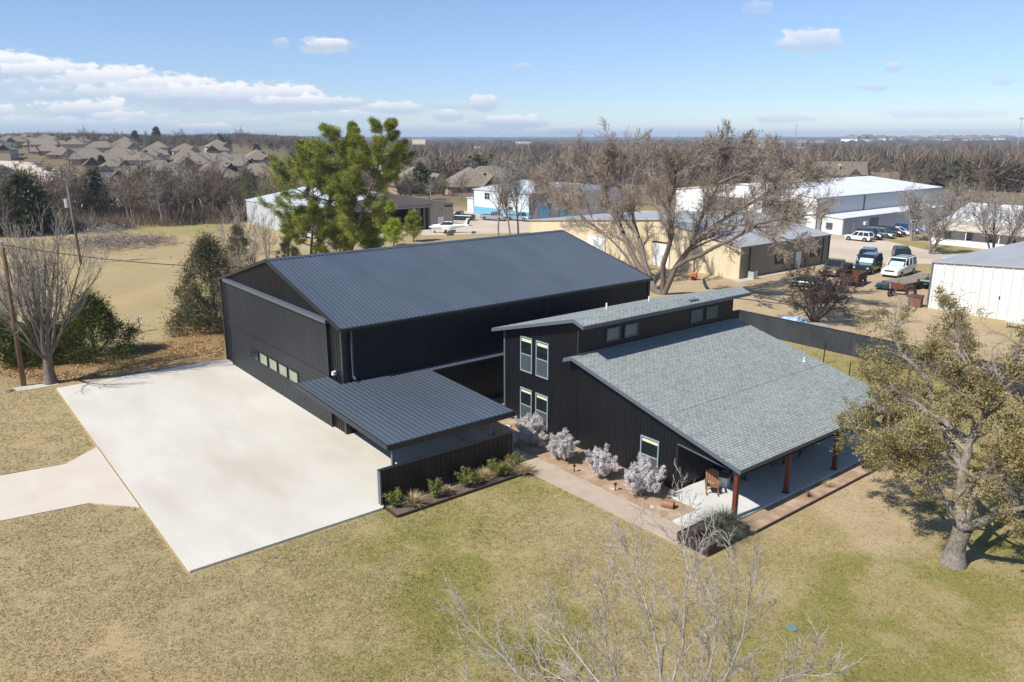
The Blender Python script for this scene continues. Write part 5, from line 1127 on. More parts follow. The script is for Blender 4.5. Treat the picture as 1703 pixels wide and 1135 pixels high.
def brick_house():
    p = np.array([-131.5, 247.0, 0]); p[:2] = (G(1393, 316) * .5 + G(1380, 314) * .5)[:2]; p[2] = T(p[0], p[1]); t = thing('brick_house', 'two-storey brick house with a tan shingle roof and two small dormers among the trees', 'house', tuple(p), rz=R(38))
    rf = hipgable(t, -9, 9, -5.5, 5.5, -1, 5.6, 9.4, 'brick', 'brownroof', 'x')
    hipgable(t, -8.4, -4, -8.3, -3, -1, 5.0, 7.2, 'brick', 'brownroof', 'y', .4); hipgable(t, 2.6, 7.4, -8.3, -3, -1, 5.0, 7.2, 'brick', 'brownroof', 'y', .4)
    hipgable(t, 10.5, 19.5, -4.5, 5.5, -1, 2.7, 6.0, 'brick', 'brownroof', 'x')
    for x in (-2.9, .9):
        d = MB(); d.box(x - .6, -3.6, 6.2, x + .6, -2.0, 8.0); d.add([(x - .75, -3.7, 8.0), (x + .75, -3.7, 8.0), (x, -3.7, 8.7), (x - .75, -1, 8.0), (x + .75, -1, 8.0), (x, -1, 8.7)], [(0, 1, 2), (0, 2, 5, 3), (1, 4, 5, 2)]); dm = d.build('dormer', M['tanbrick'], t, local=True)
        MB().box(x - .35, -3.66, 6.8, x + .35, -3.62, 7.8).build('window', M['glass'], dm, local=True)
    for x in (-6.2, 5.0): MB().box(x - 1, -8.36, 3.3, x + 1, -8.31, 4.8).build('window', M['winframe'], t, local=True); MB().hexa([(x - 1.3, -9, 4.8), (x + 1.3, -9, 4.8), (x + 1.3, -8.3, 4.8), (x - 1.3, -8.3, 4.8)], [(x - 1.2, -8.4, 5.3), (x + 1.2, -8.4, 5.3), (x + 1.2, -8.3, 5.3), (x - 1.2, -8.3, 5.3)]).build('awning', M['greyshingle'], t, local=True)
    MB().box(-2.2, -5.56, .2, 1.2, -5.51, 4.2).build('entry', M['dark'], t, local=True); MB().box(14.5, 0, 5, 15.3, .8, 7.3).build('chimney', M['brick'], t, local=True)
brick_house()
p = GT(1672, 300); t = thing('white_house', 'white single-storey house with an olive-grey roof near the right edge', 'house', tuple(p), rz=R(30))
hipgable(t, -13, 22, -8, 8, -1, 3.2, 7.2, 'white', 'brownroof', 'x', .6, 6); 
for x in (-9, -4, 3): MB().box(x - .8, -8.06, .9, x + .8, -8.01, 2.3).build('window', M['glass'], t, local=True)

# ------------------------------------------------------------------ the far houses: a few patterns, copied
def far_house(label, k, wall, roofm, loc, group):
    t = thing('house', label, 'house', loc, group=group); g = np.random.default_rng(k)
    if k % 4 == 0:
        hipgable(t, -8, 8, -9, 9, -2, 3.0, 8.0, wall, roofm, 'y', .6, 6); hipgable(t, 2, 8.4, -12, -4, -2, 3.0, 6.3, wall, roofm, 'y', .5)
    elif k % 4 == 1:
        hipgable(t, -7.5, 7.5, -10, 10, -2, 5.4, 9.6, wall, roofm, 'y', .6, 6.5); hipgable(t, -7.8, -1, -13, -6, -2, 3.0, 6.0, wall, roofm, 'y', .5); hipgable(t, 1.5, 7.7, -11, -7, -2, 5.4, 8.1, wall, roofm, 'y', .4)
    elif k % 4 == 2:
        hipgable(t, -9, 9, -7.5, 7.5, -2, 3.1, 7.8, wall, roofm, 'x', .6, 6); hipgable(t, -8, -1.5, -11.5, -4, -2, 3.0, 6.2, wall, roofm, 'y', .5); hipgable(t, 4, 9.5, 2, 11, -2, 3.0, 6.0, wall, roofm, 'y', .5, 3)
    else:
        hipgable(t, -7, 7, -9, 9, -2, 5.6, 9.8, wall, roofm, 'y', .6, 5); hipgable(t, -7.4, 0, -12, -5, -2, 5.4, 8.6, wall, roofm, 'y', .5)
    for x, z in ((-5, 1.2), (-2, 1.2), (3, 1.2), (5.4, 1.2)):
        y = -9.06 if k % 4 != 2 else -7.56
        MB().box(x - .55, y - (3.2 if (k % 4 == 0 and x > 2) else 3.1 if False else 0) - .04, z, x + .55, y - (3.0 if (k % 4 == 0 and x > 2) else 0), z + 1.5).build('window', M['glass'], t, local=True)
    for sy in (-5, 0, 5): MB().box(7.3 + (k % 4 == 0) * .7 + (k % 4 == 1) * .2 + (k % 4 == 2) * 1.7, sy - .6, 1.2, 7.55 + (k % 4 == 0) * .5 + (k % 4 == 2) * 1.55, sy + .6, 2.6).build('window', M['glass'], t, local=True)
    if k % 4 == 1: MB().box(-6.9, -13.1, .05, -2, -13.02, 2.3).build('garage_door', M['white'], t, local=True)
    return t
HG = 'houses of the neighbourhood on the rise at the far left'
hl = ['hip-roofed pinkish brick house in the rows of the neighbourhood at the far left', 'two-storey tan brick house with clipped gables in the neighbourhood at the far left', 'wide brick house with a low hipped roof in the neighbourhood at the far left', 'tall brick house with one front gable in the neighbourhood at the far left']
hp = [far_house(hl[k], k, ['pinkbrick', 'tanbrick', 'pinkbrick', 'tanbrick'][k], 'greyshingle', (0, 0, -50), HG) for k in range(4)]
for h_ in hp: remember(h_)
hpos = []; hg = np.random.default_rng(42); ROWS = (237.5, 240, 243, 247, 252, 258, 265, 273, 282, 292, 303, 315)
for ri, py in enumerate(ROWS):
    px = -15 + hg.uniform(0, 20)
    while px < (150 if ri < 3 else 250 if ri < 5 else 400 if ri < 7 else 455):
        q = GT(px, py); R_ = float(np.hypot(q[0], q[1])); hpos.append((px, py + hg.uniform(-.02, .02) * (py - 228), int(hg.integers(4)), ri)); px += hg.uniform(17, 22) * 1285 / R_ * .92
hpos += [(x, y, k, 99) for x, y, k in ((690, 320, 0), (722, 322, 2), (752, 318, 1), (782, 322, 0), (655, 314, 3), (812, 316, 2), (705, 303, 1), (740, 300, 3), (640, 296, 0))]
ordw = 'first second third fourth fifth sixth seventh eighth ninth tenth eleventh twelfth thirteenth fourteenth fifteenth sixteenth seventeenth eighteenth nineteenth twentieth'.split()
RC = {}
placed = []
SL = [GT(*q) for q in ((-30, 270), (20, 272), (60, 285), (95, 298), (125, 312), (150, 330), (170, 350))]
SP = np.concatenate([a * (1 - f) + c * f for a, c in zip(SL[:-1], SL[1:]) for f in np.linspace(0, 1, 20)[:, None]]).reshape(-1, 3)
def near_street(p, r): return float(np.min(np.hypot(SP[:, 0] - p[0], SP[:, 1] - p[1]))) < r
for i, (px, py, k, ri) in enumerate(hpos):
    p = GT(px, py)
    if near_street(p, 19): continue
    if any(np.hypot(p[0] - q[0], p[1] - q[1]) < (13.5 if px < 560 else 15) for q in placed): continue
    placed.append(p); g = np.random.default_rng(500 + i); k2 = k
    rz = R(72) + R(g.choice([0, 0, 90, 180])) * (px < 600) + g.uniform(-.12, .12)
    grp = HG if px < 560 else 'houses half hidden by bare trees beyond the taupe hangar'
    rk = RC[ri] = RC.get(ri, -1) + 1
    lab = (['hip-roofed pinkish brick house', 'tan two-storey brick house', 'wide low brick house', 'tall one-gabled brick house'][k2] + ', ' + ordw[min(rk, 19)] + ' from left in the ' + ordw[ri % 12] + '-furthest row of the far-left estate') if px < 560 else 'shingle-roofed house, ' + ordw[rk] + ' from the left behind the trees beyond the taupe hangar'
    s_ = g.uniform(.72, .88) * (1 if px < 560 else 1.2)
    if k2 < 4 and hp[k2] is not None and hp[k2].location.z < -40 and px < 560:
        hp[k2]['label'] = lab; hp[k2].scale = (.8, .8, .8); hp[k2].location = tuple(p); hp[k2].rotation_euler = (0, 0, rz)
    else: dup(hp[k2], tuple(p), rz, (s_, s_ * g.uniform(.9, 1.1), s_), lab, grp)
# solar panels on two roofs are panels of their own
def solar(px, py, n, lab):
    p = GT(px, py); r_ = thing('solar_array', lab, 'solar panels', (p[0], p[1], p[2] + 3.9), rz=R(70)); r_.scale = (.75, .75, .75); b = MB()
    b.hexa([(-3.4, -2.6, 0), (3.4, -2.6, 0), (3.4, 2.6, 2.3), (-3.4, 2.6, 2.3)], [(-3.4, -2.6, .12), (3.4, -2.6, .12), (3.4, 2.6, 2.42), (-3.4, 2.6, 2.42)]); b.build('panel', M['solar'], r_, local=True)
solar(228, 300, 6, 'dark solar panel array on a roof in the near row of far-left houses'); solar(376, 297, 6, 'dark blue solar panel array on the roof at the right end of the far-left houses')
def street():
    b = MB(); P = SL
    Q = []
    for a, c in zip(P[:-1], P[1:]):
        for f in np.linspace(0, 1, 12, endpoint=False): Q.append(a * (1 - f) + c * f)
    Q.append(P[-1]); Q = np.array(Q); d = np.gradient(Q[:, :2], axis=0); d /= np.linalg.norm(d, axis=1, keepdims=True); n = np.stack([-d[:, 1], d[:, 0]], 1)
    V = []
    for q, m_ in zip(Q, n):
        for s_ in (-6.5, 0, 6.5): x, y = q[0] + m_[0] * s_, q[1] + m_[1] * s_; V.append((x, y, float(T(x, y)) + .25))
    Fc = []
    for i in range(len(Q) - 1):
        for j in range(2): a = i * 3 + j; Fc.append((a, a + 3, a + 4, a + 1))
    b.add(V, Fc); struct('street', b, M['street'])
street()

# ================================================================== VEHICLES
PAINT = {}
def paint(c, r=.25, coat=.5):
    k = tuple(c)
    if k not in PAINT: PAINT[k] = pm('car_paint', c, rough=r, coat=coat, spec=.5)
    return PAINT[k]
def loft(mb, st):
    """st: list of (x, [(y,z)...]) closed sections"""
    n = len(st[0][1]); V = [(x, y, z) for x, s_ in st for y, z in s_]
    Fc = [(i * n + j, i * n + (j + 1) % n, (i + 1) * n + (j + 1) % n, (i + 1) * n + j) for i in range(len(st) - 1) for j in range(n)]
    Fc += [tuple(range(n - 1, -1, -1)), tuple((len(st) - 1) * n + j for j in range(n))]; return mb.add(V, Fc)
def vehicle(name, label, cat, loc, rz, kind, color, L_=4.7, W_=1.85, H_=1.7, group=None, shade=False, rust=False, rack=False):
    t = thing(name, label, cat, loc, rz, group); pt = paint(color, .25, .6) if not rust else M['rust'] if rust is True else rust
    hw = W_ / 2; hx = L_ / 2; cl = .28 if H_ > 1.6 else .2; wr = .36 if H_ > 1.6 else .31; belt = cl + (H_ - cl) * .52; hood = belt - .05
    def sec(w, zt, zb=None): zb = cl if zb is None else zb; return [(-w * .93, zb), (w * .93, zb), (w, zb + .15), (w, zt - .14), (w * .93, zt - .03), (w * .8, zt), (-w * .8, zt), (-w * .93, zt - .03), (-w, zt - .14), (-w, zb + .15)]
    b = MB()
    if kind == 'pickup': st = [(-hx, sec(hw * .94, belt - .02)), (-hx + .15, sec(hw, belt)), (-.2, sec(hw, belt)), (hx * .45, sec(hw, belt)), (hx - .5, sec(hw * .98, hood)), (hx - .1, sec(hw * .93, hood - .12)), (hx, sec(hw * .86, hood - .3, cl + .1))]
    else: st = [(-hx, sec(hw * .86, belt - .1, cl + .1)), (-hx + .15, sec(hw * .96, belt - .02)), (-hx * .5, sec(hw, belt)), (hx * .35, sec(hw, belt)), (hx * .75, sec(hw * .97, hood - (.0 if kind in ('suv', 'jeep') else .08))), (hx - .15, sec(hw * .92, hood - (.10 if kind in ('suv', 'jeep') else .2))), (hx, sec(hw * .84, hood - .32, cl + .1))]
    loft(b, st); body = b.build('body', pt, t, local=True)
    cab = {'suv': (-hx + .12, -hx + .42, hx * .16, hx * .42), 'jeep': (-hx + .05, -hx + .12, hx * .2, hx * .32), 'van': (-hx + .1, -hx + .35, hx * .3, hx * .72), 'sedan': (-hx + .75, -hx + 1.35, hx * .05, hx * .45), 'pickup': (-hx * .12, -hx * .02, hx * .22, hx * .46), 'wagon': (-hx + .1, -hx + .3, hx * .12, hx * .36)}[kind]
    xb0, xt0, xt1, xb1 = cab; wt = hw * (.80 if kind not in ('jeep',) else .9); wb = hw * .95; zt = H_ - .05
    gl = MB(); gl.hexa([(xb0, -wb, belt - .03), (xb1, -wb, belt - .03), (xb1, wb, belt - .03), (xb0, wb, belt - .03)], [(xt0, -wt, zt), (xt1, -wt, zt), (xt1, wt, zt), (xt0, wt, zt)]); gl.build('windows', M['carglass'], t, local=True)
    rf = MB(); rf.hexa([(xt0 - .04, -wt - .02, zt - .02), (xt1 + .04, -wt - .02, zt - .02), (xt1 + .04, wt + .02, zt - .02), (xt0 - .04, wt + .02, zt - .02)], [(xt0 + .08, -wt + .08, H_ + .02), (xt1 - .1, -wt + .08, H_ + .02), (xt1 - .1, wt - .08, H_ + .02), (xt0 + .08, wt - .08, H_ + .02)])
    for s_ in (-1, 1):
        for f in ((0, 0), (1, 1), (.36, .36), (.68, .68)):
            xb = xb0 + (xb1 - xb0) * f[0]; xt = xt0 + (xt1 - xt0) * f[1]; rf.bar((xb, s_ * (wb + .012), belt - .05), (xt, s_ * (wt + .012), zt), .09, .05, upv=(0, s_, 0))
    if kind == 'van' or kind == 'suv': rf.bar((xb0 - .0, -wb + .03, belt), (xt0 - .0, -wt, zt), .09, .05); rf.bar((xb0, wb - .03, belt), (xt0, wt, zt), .09, .05)
    rf.build('roof', pt if not (kind == 'jeep') else M['trim'] if False else pt, t, local=True)
    if kind == 'pickup':
        bd = MB(); bd.box(-hx + .12, -hw + .14, belt - .02, xb0 - .1, hw - .14, belt + .012); bd.build('truck_bed', M['dark'], t, local=True)
        rl = MB(); rl.box(-hx + .05, -hw + .02, belt, xb0 - .02, -hw + .12, belt + .06); rl.box(-hx + .05, hw - .12, belt, xb0 - .02, hw - .02, belt + .06); rl.box(-hx + .02, -hw + .1, belt, -hx + .1, hw - .1, belt + .06); rl.build('bed_rail', pt, t, local=True)
    if shade: MB().hexa([(xb1 - .06, -wb * .8, belt + .05), (xb1 + .03, -wb * .8, belt + .03), (xb1 + .03, wb * .8, belt + .03), (xb1 - .06, wb * .8, belt + .05)], [(xt1 - .0, -wt * .85, zt - .12), (xt1 + .06, -wt * .85, zt - .12), (xt1 + .06, wt * .85, zt - .12), (xt1 - .0, wt * .85, zt - .12)]).build('sunshade', M['sunshade'], t, local=True)
    if rack:
        k = MB(); 
        for s_ in (-1, 1): k.bar((xt0 + .1, s_ * wt * .85, H_ + .1), (xt1 - .1, s_ * wt * .85, H_ + .1), .05)
        for x in (xt0 + .3, (xt0 + xt1) / 2, xt1 - .3): k.bar((x, -wt * .85, H_ + .12), (x, wt * .85, H_ + .12), .05)
        k.build('roof_rack', M['trim'], t, local=True)
    for x in (-hx * .62, hx * .62):
        for s_ in (-1, 1):
            a = MB(); a.tube([(x, s_ * (hw - .02), wr + .02), (x, s_ * (hw + .008), wr + .02)], wr + .07, 16); a.build('wheel_arch', M['dark'], t, local=True)
            w = MB(); w.tube([(x, s_ * (hw - .22), wr), (x, s_ * (hw + .03), wr)], wr, 16); wo = w.build('wheel', M['tyre'], t, local=True)
            r_ = MB(); r_.tube([(x, s_ * (hw + .025), wr), (x, s_ * (hw + .045), wr)], wr * .6, 12); r_.build('rim', M['rim'], wo, local=True)
    bp = MB(); bp.box(hx - .05, -hw * .86, cl + .08, hx + .08, hw * .86, cl + .3); bp.build('bumper', M['trim'] if kind in ('jeep', 'suv') else pt, t, local=True)
    bp = MB(); bp.box(-hx - .08, -hw * .86, cl + .08, -hx + .05, hw * .86, cl + .3); bp.build('bumper', M['trim'] if kind in ('jeep', 'suv') else pt, t, local=True)
    g_ = MB(); g_.box(hx - .04, -hw * .5, hood - .48, hx + .03, hw * .5, hood - .3); g_.build('grille', M['trim'], t, local=True)
    for s_ in (-1, 1):
        MB().box(hx - .2, s_ * hw * .62, hood - .46, hx + .015, s_ * hw * .85, hood - .3).build('headlight', M['lamp'], t, local=True)
        MB().box(-hx - .02, s_ * hw * .66, belt - .42, -hx + .12, s_ * hw * .88, belt - .14).build('tail_light', M['tail'], t, local=True)
        MB().box(xb1 - .25, s_ * (wb + .02), belt + .0, xb1 - .1, s_ * (wb + .2), belt + .14).build('mirror', pt, t, local=True)
    return t
CG = 'cars parked in a row beside the white annex'
rowx = -67.6
cars = [('suv', (0.75, .76, .78), 131.0, 180, 4.6, 1.68, 'white crossover at the near end of the car row, tail toward the yard'), ('suv', (.012, .025, .045), 134.7, 0, 4.7, 1.75, 'dark navy suv second in the car row'), ('van', (.16, .185, .17), 138.3, 0, 5.1, 1.75, 'silver-grey minivan third in the car row'),
        ('suv', (.05, .012, .012), 142.0, 0, 4.8, 1.75, 'dark maroon suv behind the minivan'), ('sedan', (.72, .75, .78), 145.3, 0, 4.6, 1.42, 'white sedan between the maroon suv and the blue suv'), ('suv', (.01, .07, .28), 148.6, 0, 4.7, 1.78, 'bright blue suv in the middle of the car row'),
        ('suv', (.02, .12, .36), 151.8, 0, 4.5, 1.6, 'blue hatchback between the blue suv and the white jeep'), ('jeep', (.72, .73, .72), 155.0, 0, 4.3, 1.9, 'boxy white jeep with a dark grille behind the bare tree'), ('suv', (.015, .017, .02), 158.3, 0, 4.8, 1.8, 'black suv right of the boxy white jeep'),
        ('sedan', (.30, .40, .52), 161.6, 0, 4.6, 1.45, 'pale blue sedan near the far end of the car row'), ('sedan', (.02, .022, .03), 165.0, 0, 4.6, 1.45, 'black sedan second from the far end of the car row'), ('suv', (.6, .62, .64), 168.5, 0, 4.6, 1.65, 'silver suv at the far end of the car row')]
for kind, c, y, a, L_, H_, lab in cars:
    vehicle({'suv': 'parked_suv', 'van': 'parked_minivan', 'sedan': 'parked_sedan', 'jeep': 'parked_jeep'}[kind], lab, {'suv': 'suv', 'van': 'minivan', 'sedan': 'car', 'jeep': 'jeep'}[kind], (rowx, y, .02), R(a + 2), kind, c, L_, 1.85, H_, CG)
DGp = 'vehicles parked in the sandy yard'
def at(px, py, z=.02): q = G(px, py); return (q[0], q[1], z)
vehicle('white_suv', 'white boxy old suv parked nose-first toward the rusty trailer', 'suv', (-46.9, 102.2, .02), R(-84), 'wagon', (.70, .72, .72), 6.6, 2.35, 2.25, DGp, shade=True, rack=True)
vehicle('black_suv', 'black lifted suv with a silver sunshade, left of the white boxy suv', 'suv', (-50.6, 101.2, .02), R(-78), 'wagon', (.010, .012, .015), 6.2, 2.3, 2.3, DGp, shade=True)
vehicle('black_suv', 'black suv with a long roof rack behind the white boxy suv', 'suv', (-50.4, 110.3, .02), R(-60), 'wagon', (.012, .015, .02), 6.8, 2.35, 2.3, DGp, rack=True)
vehicle('pale_car', 'pale blue-white car right behind the white boxy suv, next to the white shed', 'car', (-43.6, 109.4, .02), R(-88), 'wagon', (.55, .62, .66), 5.8, 2.2, 1.9, DGp)
vehicle('old_pickup', 'dull brown weathered pickup left of the black lifted suv', 'pickup truck', (-52.2, 96.2, .02), R(-80), 'pickup', (.12, .085, .06), 6.2, 2.25, 2.0, DGp, shade=False, rust=pm('faded_brown_paint', (.17, .125, .09), (.08, .055, .04), 3, rough=.7))
vehicle('dark_suv', 'dark blue suv at the back of the sandy yard, left of the roof-racked black one', 'suv', (-54.0, 107.5, .02), R(-70), 'suv', (.015, .03, .07), 5.8, 2.2, 2.1, DGp)
vehicle('green_car', 'faded pale green old car half hidden behind the dark twisted tree', 'car', at(1345, 478), R(15), 'sedan', (.16, .21, .11), 4.6, 1.8, 1.35, DGp)
PG = 'pickups by the blue-banded building'
vehicle('pickup_truck', 'dark grey pickup nearest the taupe hangar', 'pickup truck', (-139.5, 97.0, .02), R(-150), 'pickup', (.035, .045, .055), 5.9, 2.0, 1.9, PG)
vehicle('pickup_truck', 'silver-grey pickup in the middle of three by the blue-banded building', 'pickup truck', (-134.3, 102.0, .02), R(20), 'pickup', (.26, .29, .32), 6.0, 2.0, 1.95, PG)
vehicle('pickup_truck', 'pale blue pickup furthest right of three by the blue-banded building', 'pickup truck', (-130.2, 105.8, .02), R(15), 'pickup', (.20, .30, .36), 5.9, 2.0, 1.9, PG)
for i, (px, py, c, lab) in enumerate(((56, 275, (.6, .62, .65), 'pale silver car first in the line along the far street'), (66, 279, (.2, .24, .3), 'grey-blue car second in the line along the far street'), (74, 283, (.6, .62, .63), 'white car third in the line along the far street'), (83, 287, (.03, .035, .04), 'black car fourth in the line along the far street'), (92, 291, (.5, .55, .6), 'light blue car nearest in the line along the far street'))):
    p = GT(px, py); p = p + np.array([hd[0] * 0, 0, .3]); vehicle('parked_car', lab, 'car', tuple(p), R(165), 'sedan', c, 4.7, 1.85, 1.5, 'cars along the far street')

# trailer, tractor, junk
def trailer():
    t = thing('flatbed_trailer', 'flatbed trailer with a weathered plank deck in front of the white boxy suv', 'trailer', (-41.8, 95.6, 0), R(86)); t.scale = (1.15, 1.15, 1.15); b = MB()
    for i in range(9): b.box(-3.8, -1.2 + i * .27, .78, 3.8, -1.2 + i * .27 + .25, .84)
    b.build('deck', M['board'], t, local=True); f = MB(); f.box(-3.9, -1.3, .62, 3.9, -1.22, .8); f.box(-3.9, 1.26, .62, 3.9, 1.34, .8); f.box(-3.9, -1.3, .62, -3.8, 1.34, .78); f.box(3.8, -1.3, .62, 3.9, 1.34, .78); f.bar((-3.9, -.9, .7), (-5.3, 0, .6), .1); f.bar((-3.9, .9, .7), (-5.3, 0, .6), .1); f.build('frame', M['rust'], t, local=True)
    for x in (-.5, .45):
        for s_ in (-1, 1): MB().tube([(x, s_ * 1.38, .36), (x, s_ * 1.6, .36)], .36, 14).build('wheel', M['tyre'], t, local=True)
trailer()
def tractor(name, label, loc, rz, mt, s_=1.0):
    t = thing(name, label, 'tractor', loc, R(rz)); b = MB(); b.box(.1, -.28, .75, 1.5, .28, 1.25); b.box(-.7, -.2, .6, .2, .2, .95); b.hexa([(-.9, -.6, 1.0), (-.2, -.6, 1.0), (-.2, .6, 1.0), (-.9, .6, 1.0)], [(-.8, -.6, 1.2), (-.3, -.6, 1.2), (-.3, .6, 1.2), (-.8, .6, 1.2)]); b.build('body', mt, t, local=True)
    MB().box(1.5, -.3, .72, 1.56, .3, 1.28).build('grille', M['galv'], t, local=True); MB().box(-.6, -.22, 1.2, -.2, .22, 1.3).build('seat', M['dark'], t, local=True)
    MB().bar((.1, 0, 1.2), (-.15, 0, 1.55), .04).build('steering_column', M['dark'], t, local=True); MB().tube([(.7, .1, 1.25), (.7, .1, 1.8)], .035, 6).build('exhaust', M['rust'], t, local=True)
    for y in (-1, 1):
        w = MB(); w.tube([(-.6, y * .55, .6), (-.6, y * .85, .6)], .6, 16); wo = w.build('rear_wheel', M['tyre'], t, local=True); MB().tube([(-.6, y * .84, .6), (-.6, y * .87, .6)], .3, 12).build('rim', mt, wo, local=True)
        w = MB(); w.tube([(1.2, y * .5, .33), (1.2, y * .68, .33)], .33, 14); wo = w.build('front_wheel', M['tyre'], t, local=True); MB().tube([(1.2, y * .67, .33), (1.2, y * .7, .33)], .16, 10).build('rim', mt, wo, local=True)
M['rustred'] = pm('red_rust_paint', (.22, .05, .025), (.10, .035, .02), 5, rough=.8)
tractor('tractor', 'small rusty red tractor in front of the plank trailer', at(1503, 492), -150, M['rustred'])
tractor('tractor', 'dark green tractor half hidden by the corner of the white shed', at(1540, 481), 100, M['green'])
t = thing('old_car', 'dark old car body with a chrome bumper lying left of the plank trailer', 'car body', at(1479, 482), R(-160)); b = MB(); loft(b, [(-1.3, [(-.8, .2), (.8, .2), (.85, .5), (.6, .75), (-.6, .75), (-.85, .5)]), (.2, [(-.9, .2), (.9, .2), (.92, .6), (.7, .85), (-.7, .85), (-.92, .6)]), (1.4, [(-.8, .25), (.8, .25), (.82, .5), (.6, .7), (-.6, .7), (-.82, .5)])]); b.build('body', paint((.03, .04, .055)), t, local=True); MB().box(1.42, -.9, .28, 1.55, .9, .48).build('bumper', M['chrome'], t, local=True); MB().box(-1.45, -.85, .25, -1.32, .85, .45).build('bumper', M['rust'], t, local=True)
t = thing('dump_trailer', 'rusty-brown high-sided trailer half hidden behind the dark twisted tree', 'trailer', (-47.0, 91.0, 0), R(-78)); t.scale = (.9, .9, .9); b = MB(); b.box(-2.2, -1.1, .7, 2.2, -1.0, 1.7); b.box(-2.2, 1.0, .7, 2.2, 1.1, 1.7); b.box(-2.2, -1.0, .7, -2.1, 1.0, 1.7); b.box(2.1, -1.0, .7, 2.2, 1.0, 1.7); b.box(-2.1, -1.0, .7, 2.1, 1.0, .8); b.build('box', M['rust'], t, local=True)
for x in (-.9, 1.2):
    for s_ in (-1, 1): MB().tube([(x, s_ * 1.12, .4), (x, s_ * 1.34, .4)], .4, 14).build('wheel', M['tyre'], t, local=True)
t = thing('rusty_box', 'rusty brown steel box standing against the corner of the white shed', 'box', (-36.3, 83.9, 0), R(10)); MB().box(-.6, -.5, 0, .6, .5, 1.05).build('box', M['rustbrown'] if 'rustbrown' in M else M['rust'], t, local=True); MB().hexa([(-.66, -.56, 1.05), (.66, -.56, 1.05), (.66, .56, 1.05), (-.66, .56, 1.05)], [(-.66, -.56, 1.1), (.66, -.56, 1.1), (.66, .56, 1.22), (-.66, .56, 1.22)]).build('lid', M['rust'], t, local=True)
t = thing('shop_stool', 'pale bent metal seat left of the rusty box by the white shed', 'seat', (-37.5, 85.4, 0), R(30)); b = MB(); b.hexa([(-.25, -.25, .5), (.25, -.25, .5), (.25, .25, .55), (-.25, .25, .55)], [(-.25, -.25, .56), (.25, -.25, .56), (.25, .25, .6), (-.25, .25, .6)]); b.build('seat', M['board'], t, local=True); b = MB(); b.hexa([(-.25, .25, .55), (.25, .25, .55), (.25, .3, .55), (-.25, .3, .55)], [(-.22, .4, 1.15), (.22, .4, 1.15), (.22, .45, 1.15), (-.22, .45, 1.15)]); b.build('backrest', M['board'], t, local=True)
for x in (-.22, .22):
    for y in (-.22, .22): MB().bar((x, y, 0), (x * .8, y * .8, .52), .04).build('leg', M['rust'], t, local=True)
b = MB(); b.tube([(-.1, 0, .38), (.1, 0, .40)], .38, 18); b.v[-1] = b.v[-1]; o = b.build('spare_wheel', M['tyre']); o.location = at(1479, 494); tag(o, 'loose black wheel standing upright left of the small red tractor', 'wheel')
# orange mower, condenser
t = thing('orange_implement', 'orange garden machine with long handles on the dirt in front of the cream building', 'tiller', at(1154, 466), R(200)); b = MB(); b.box(-.35, -.28, .3, .4, .28, .75); b.sphere((0, -.32, .55), .32, 12, 8, (1, .4, 1)); b.build('body', M['orange'], t, local=True)
b = MB(); b.bar((.3, 0, .4), (1.6, 0, .25), .1); b.bar((.9, 0, .3), (.9, 0, .0), .08); b.build('tow_bar', M['rust'], t, local=True)
for s_ in (-1, 1): MB().tube([(0, s_ * .35, .25), (0, s_ * .5, .25)], .25, 12).build('wheel', M['tyre'], t, local=True); MB().bar((-.2, s_ * .2, .7), (-.6, s_ * .25, 1.4), .05).build('handle', M['trim'], t, local=True)
t = thing('condenser_unit', 'pale grey air-conditioning unit standing by the corner of the cream building', 'air conditioner', (-57.0, 84.6, 0)); MB().box(-.42, -.42, .05, .42, .42, .95).build('casing', M['galv'], t, local=True); MB().tube([(0, 0, .95), (0, 0, .99)], .34, 16).build('fan_grille', M['trim'], t, local=True); MB().box(-.5, -.5, 0, .5, .5, .05).build('base', M['concrete'], t, local=True)

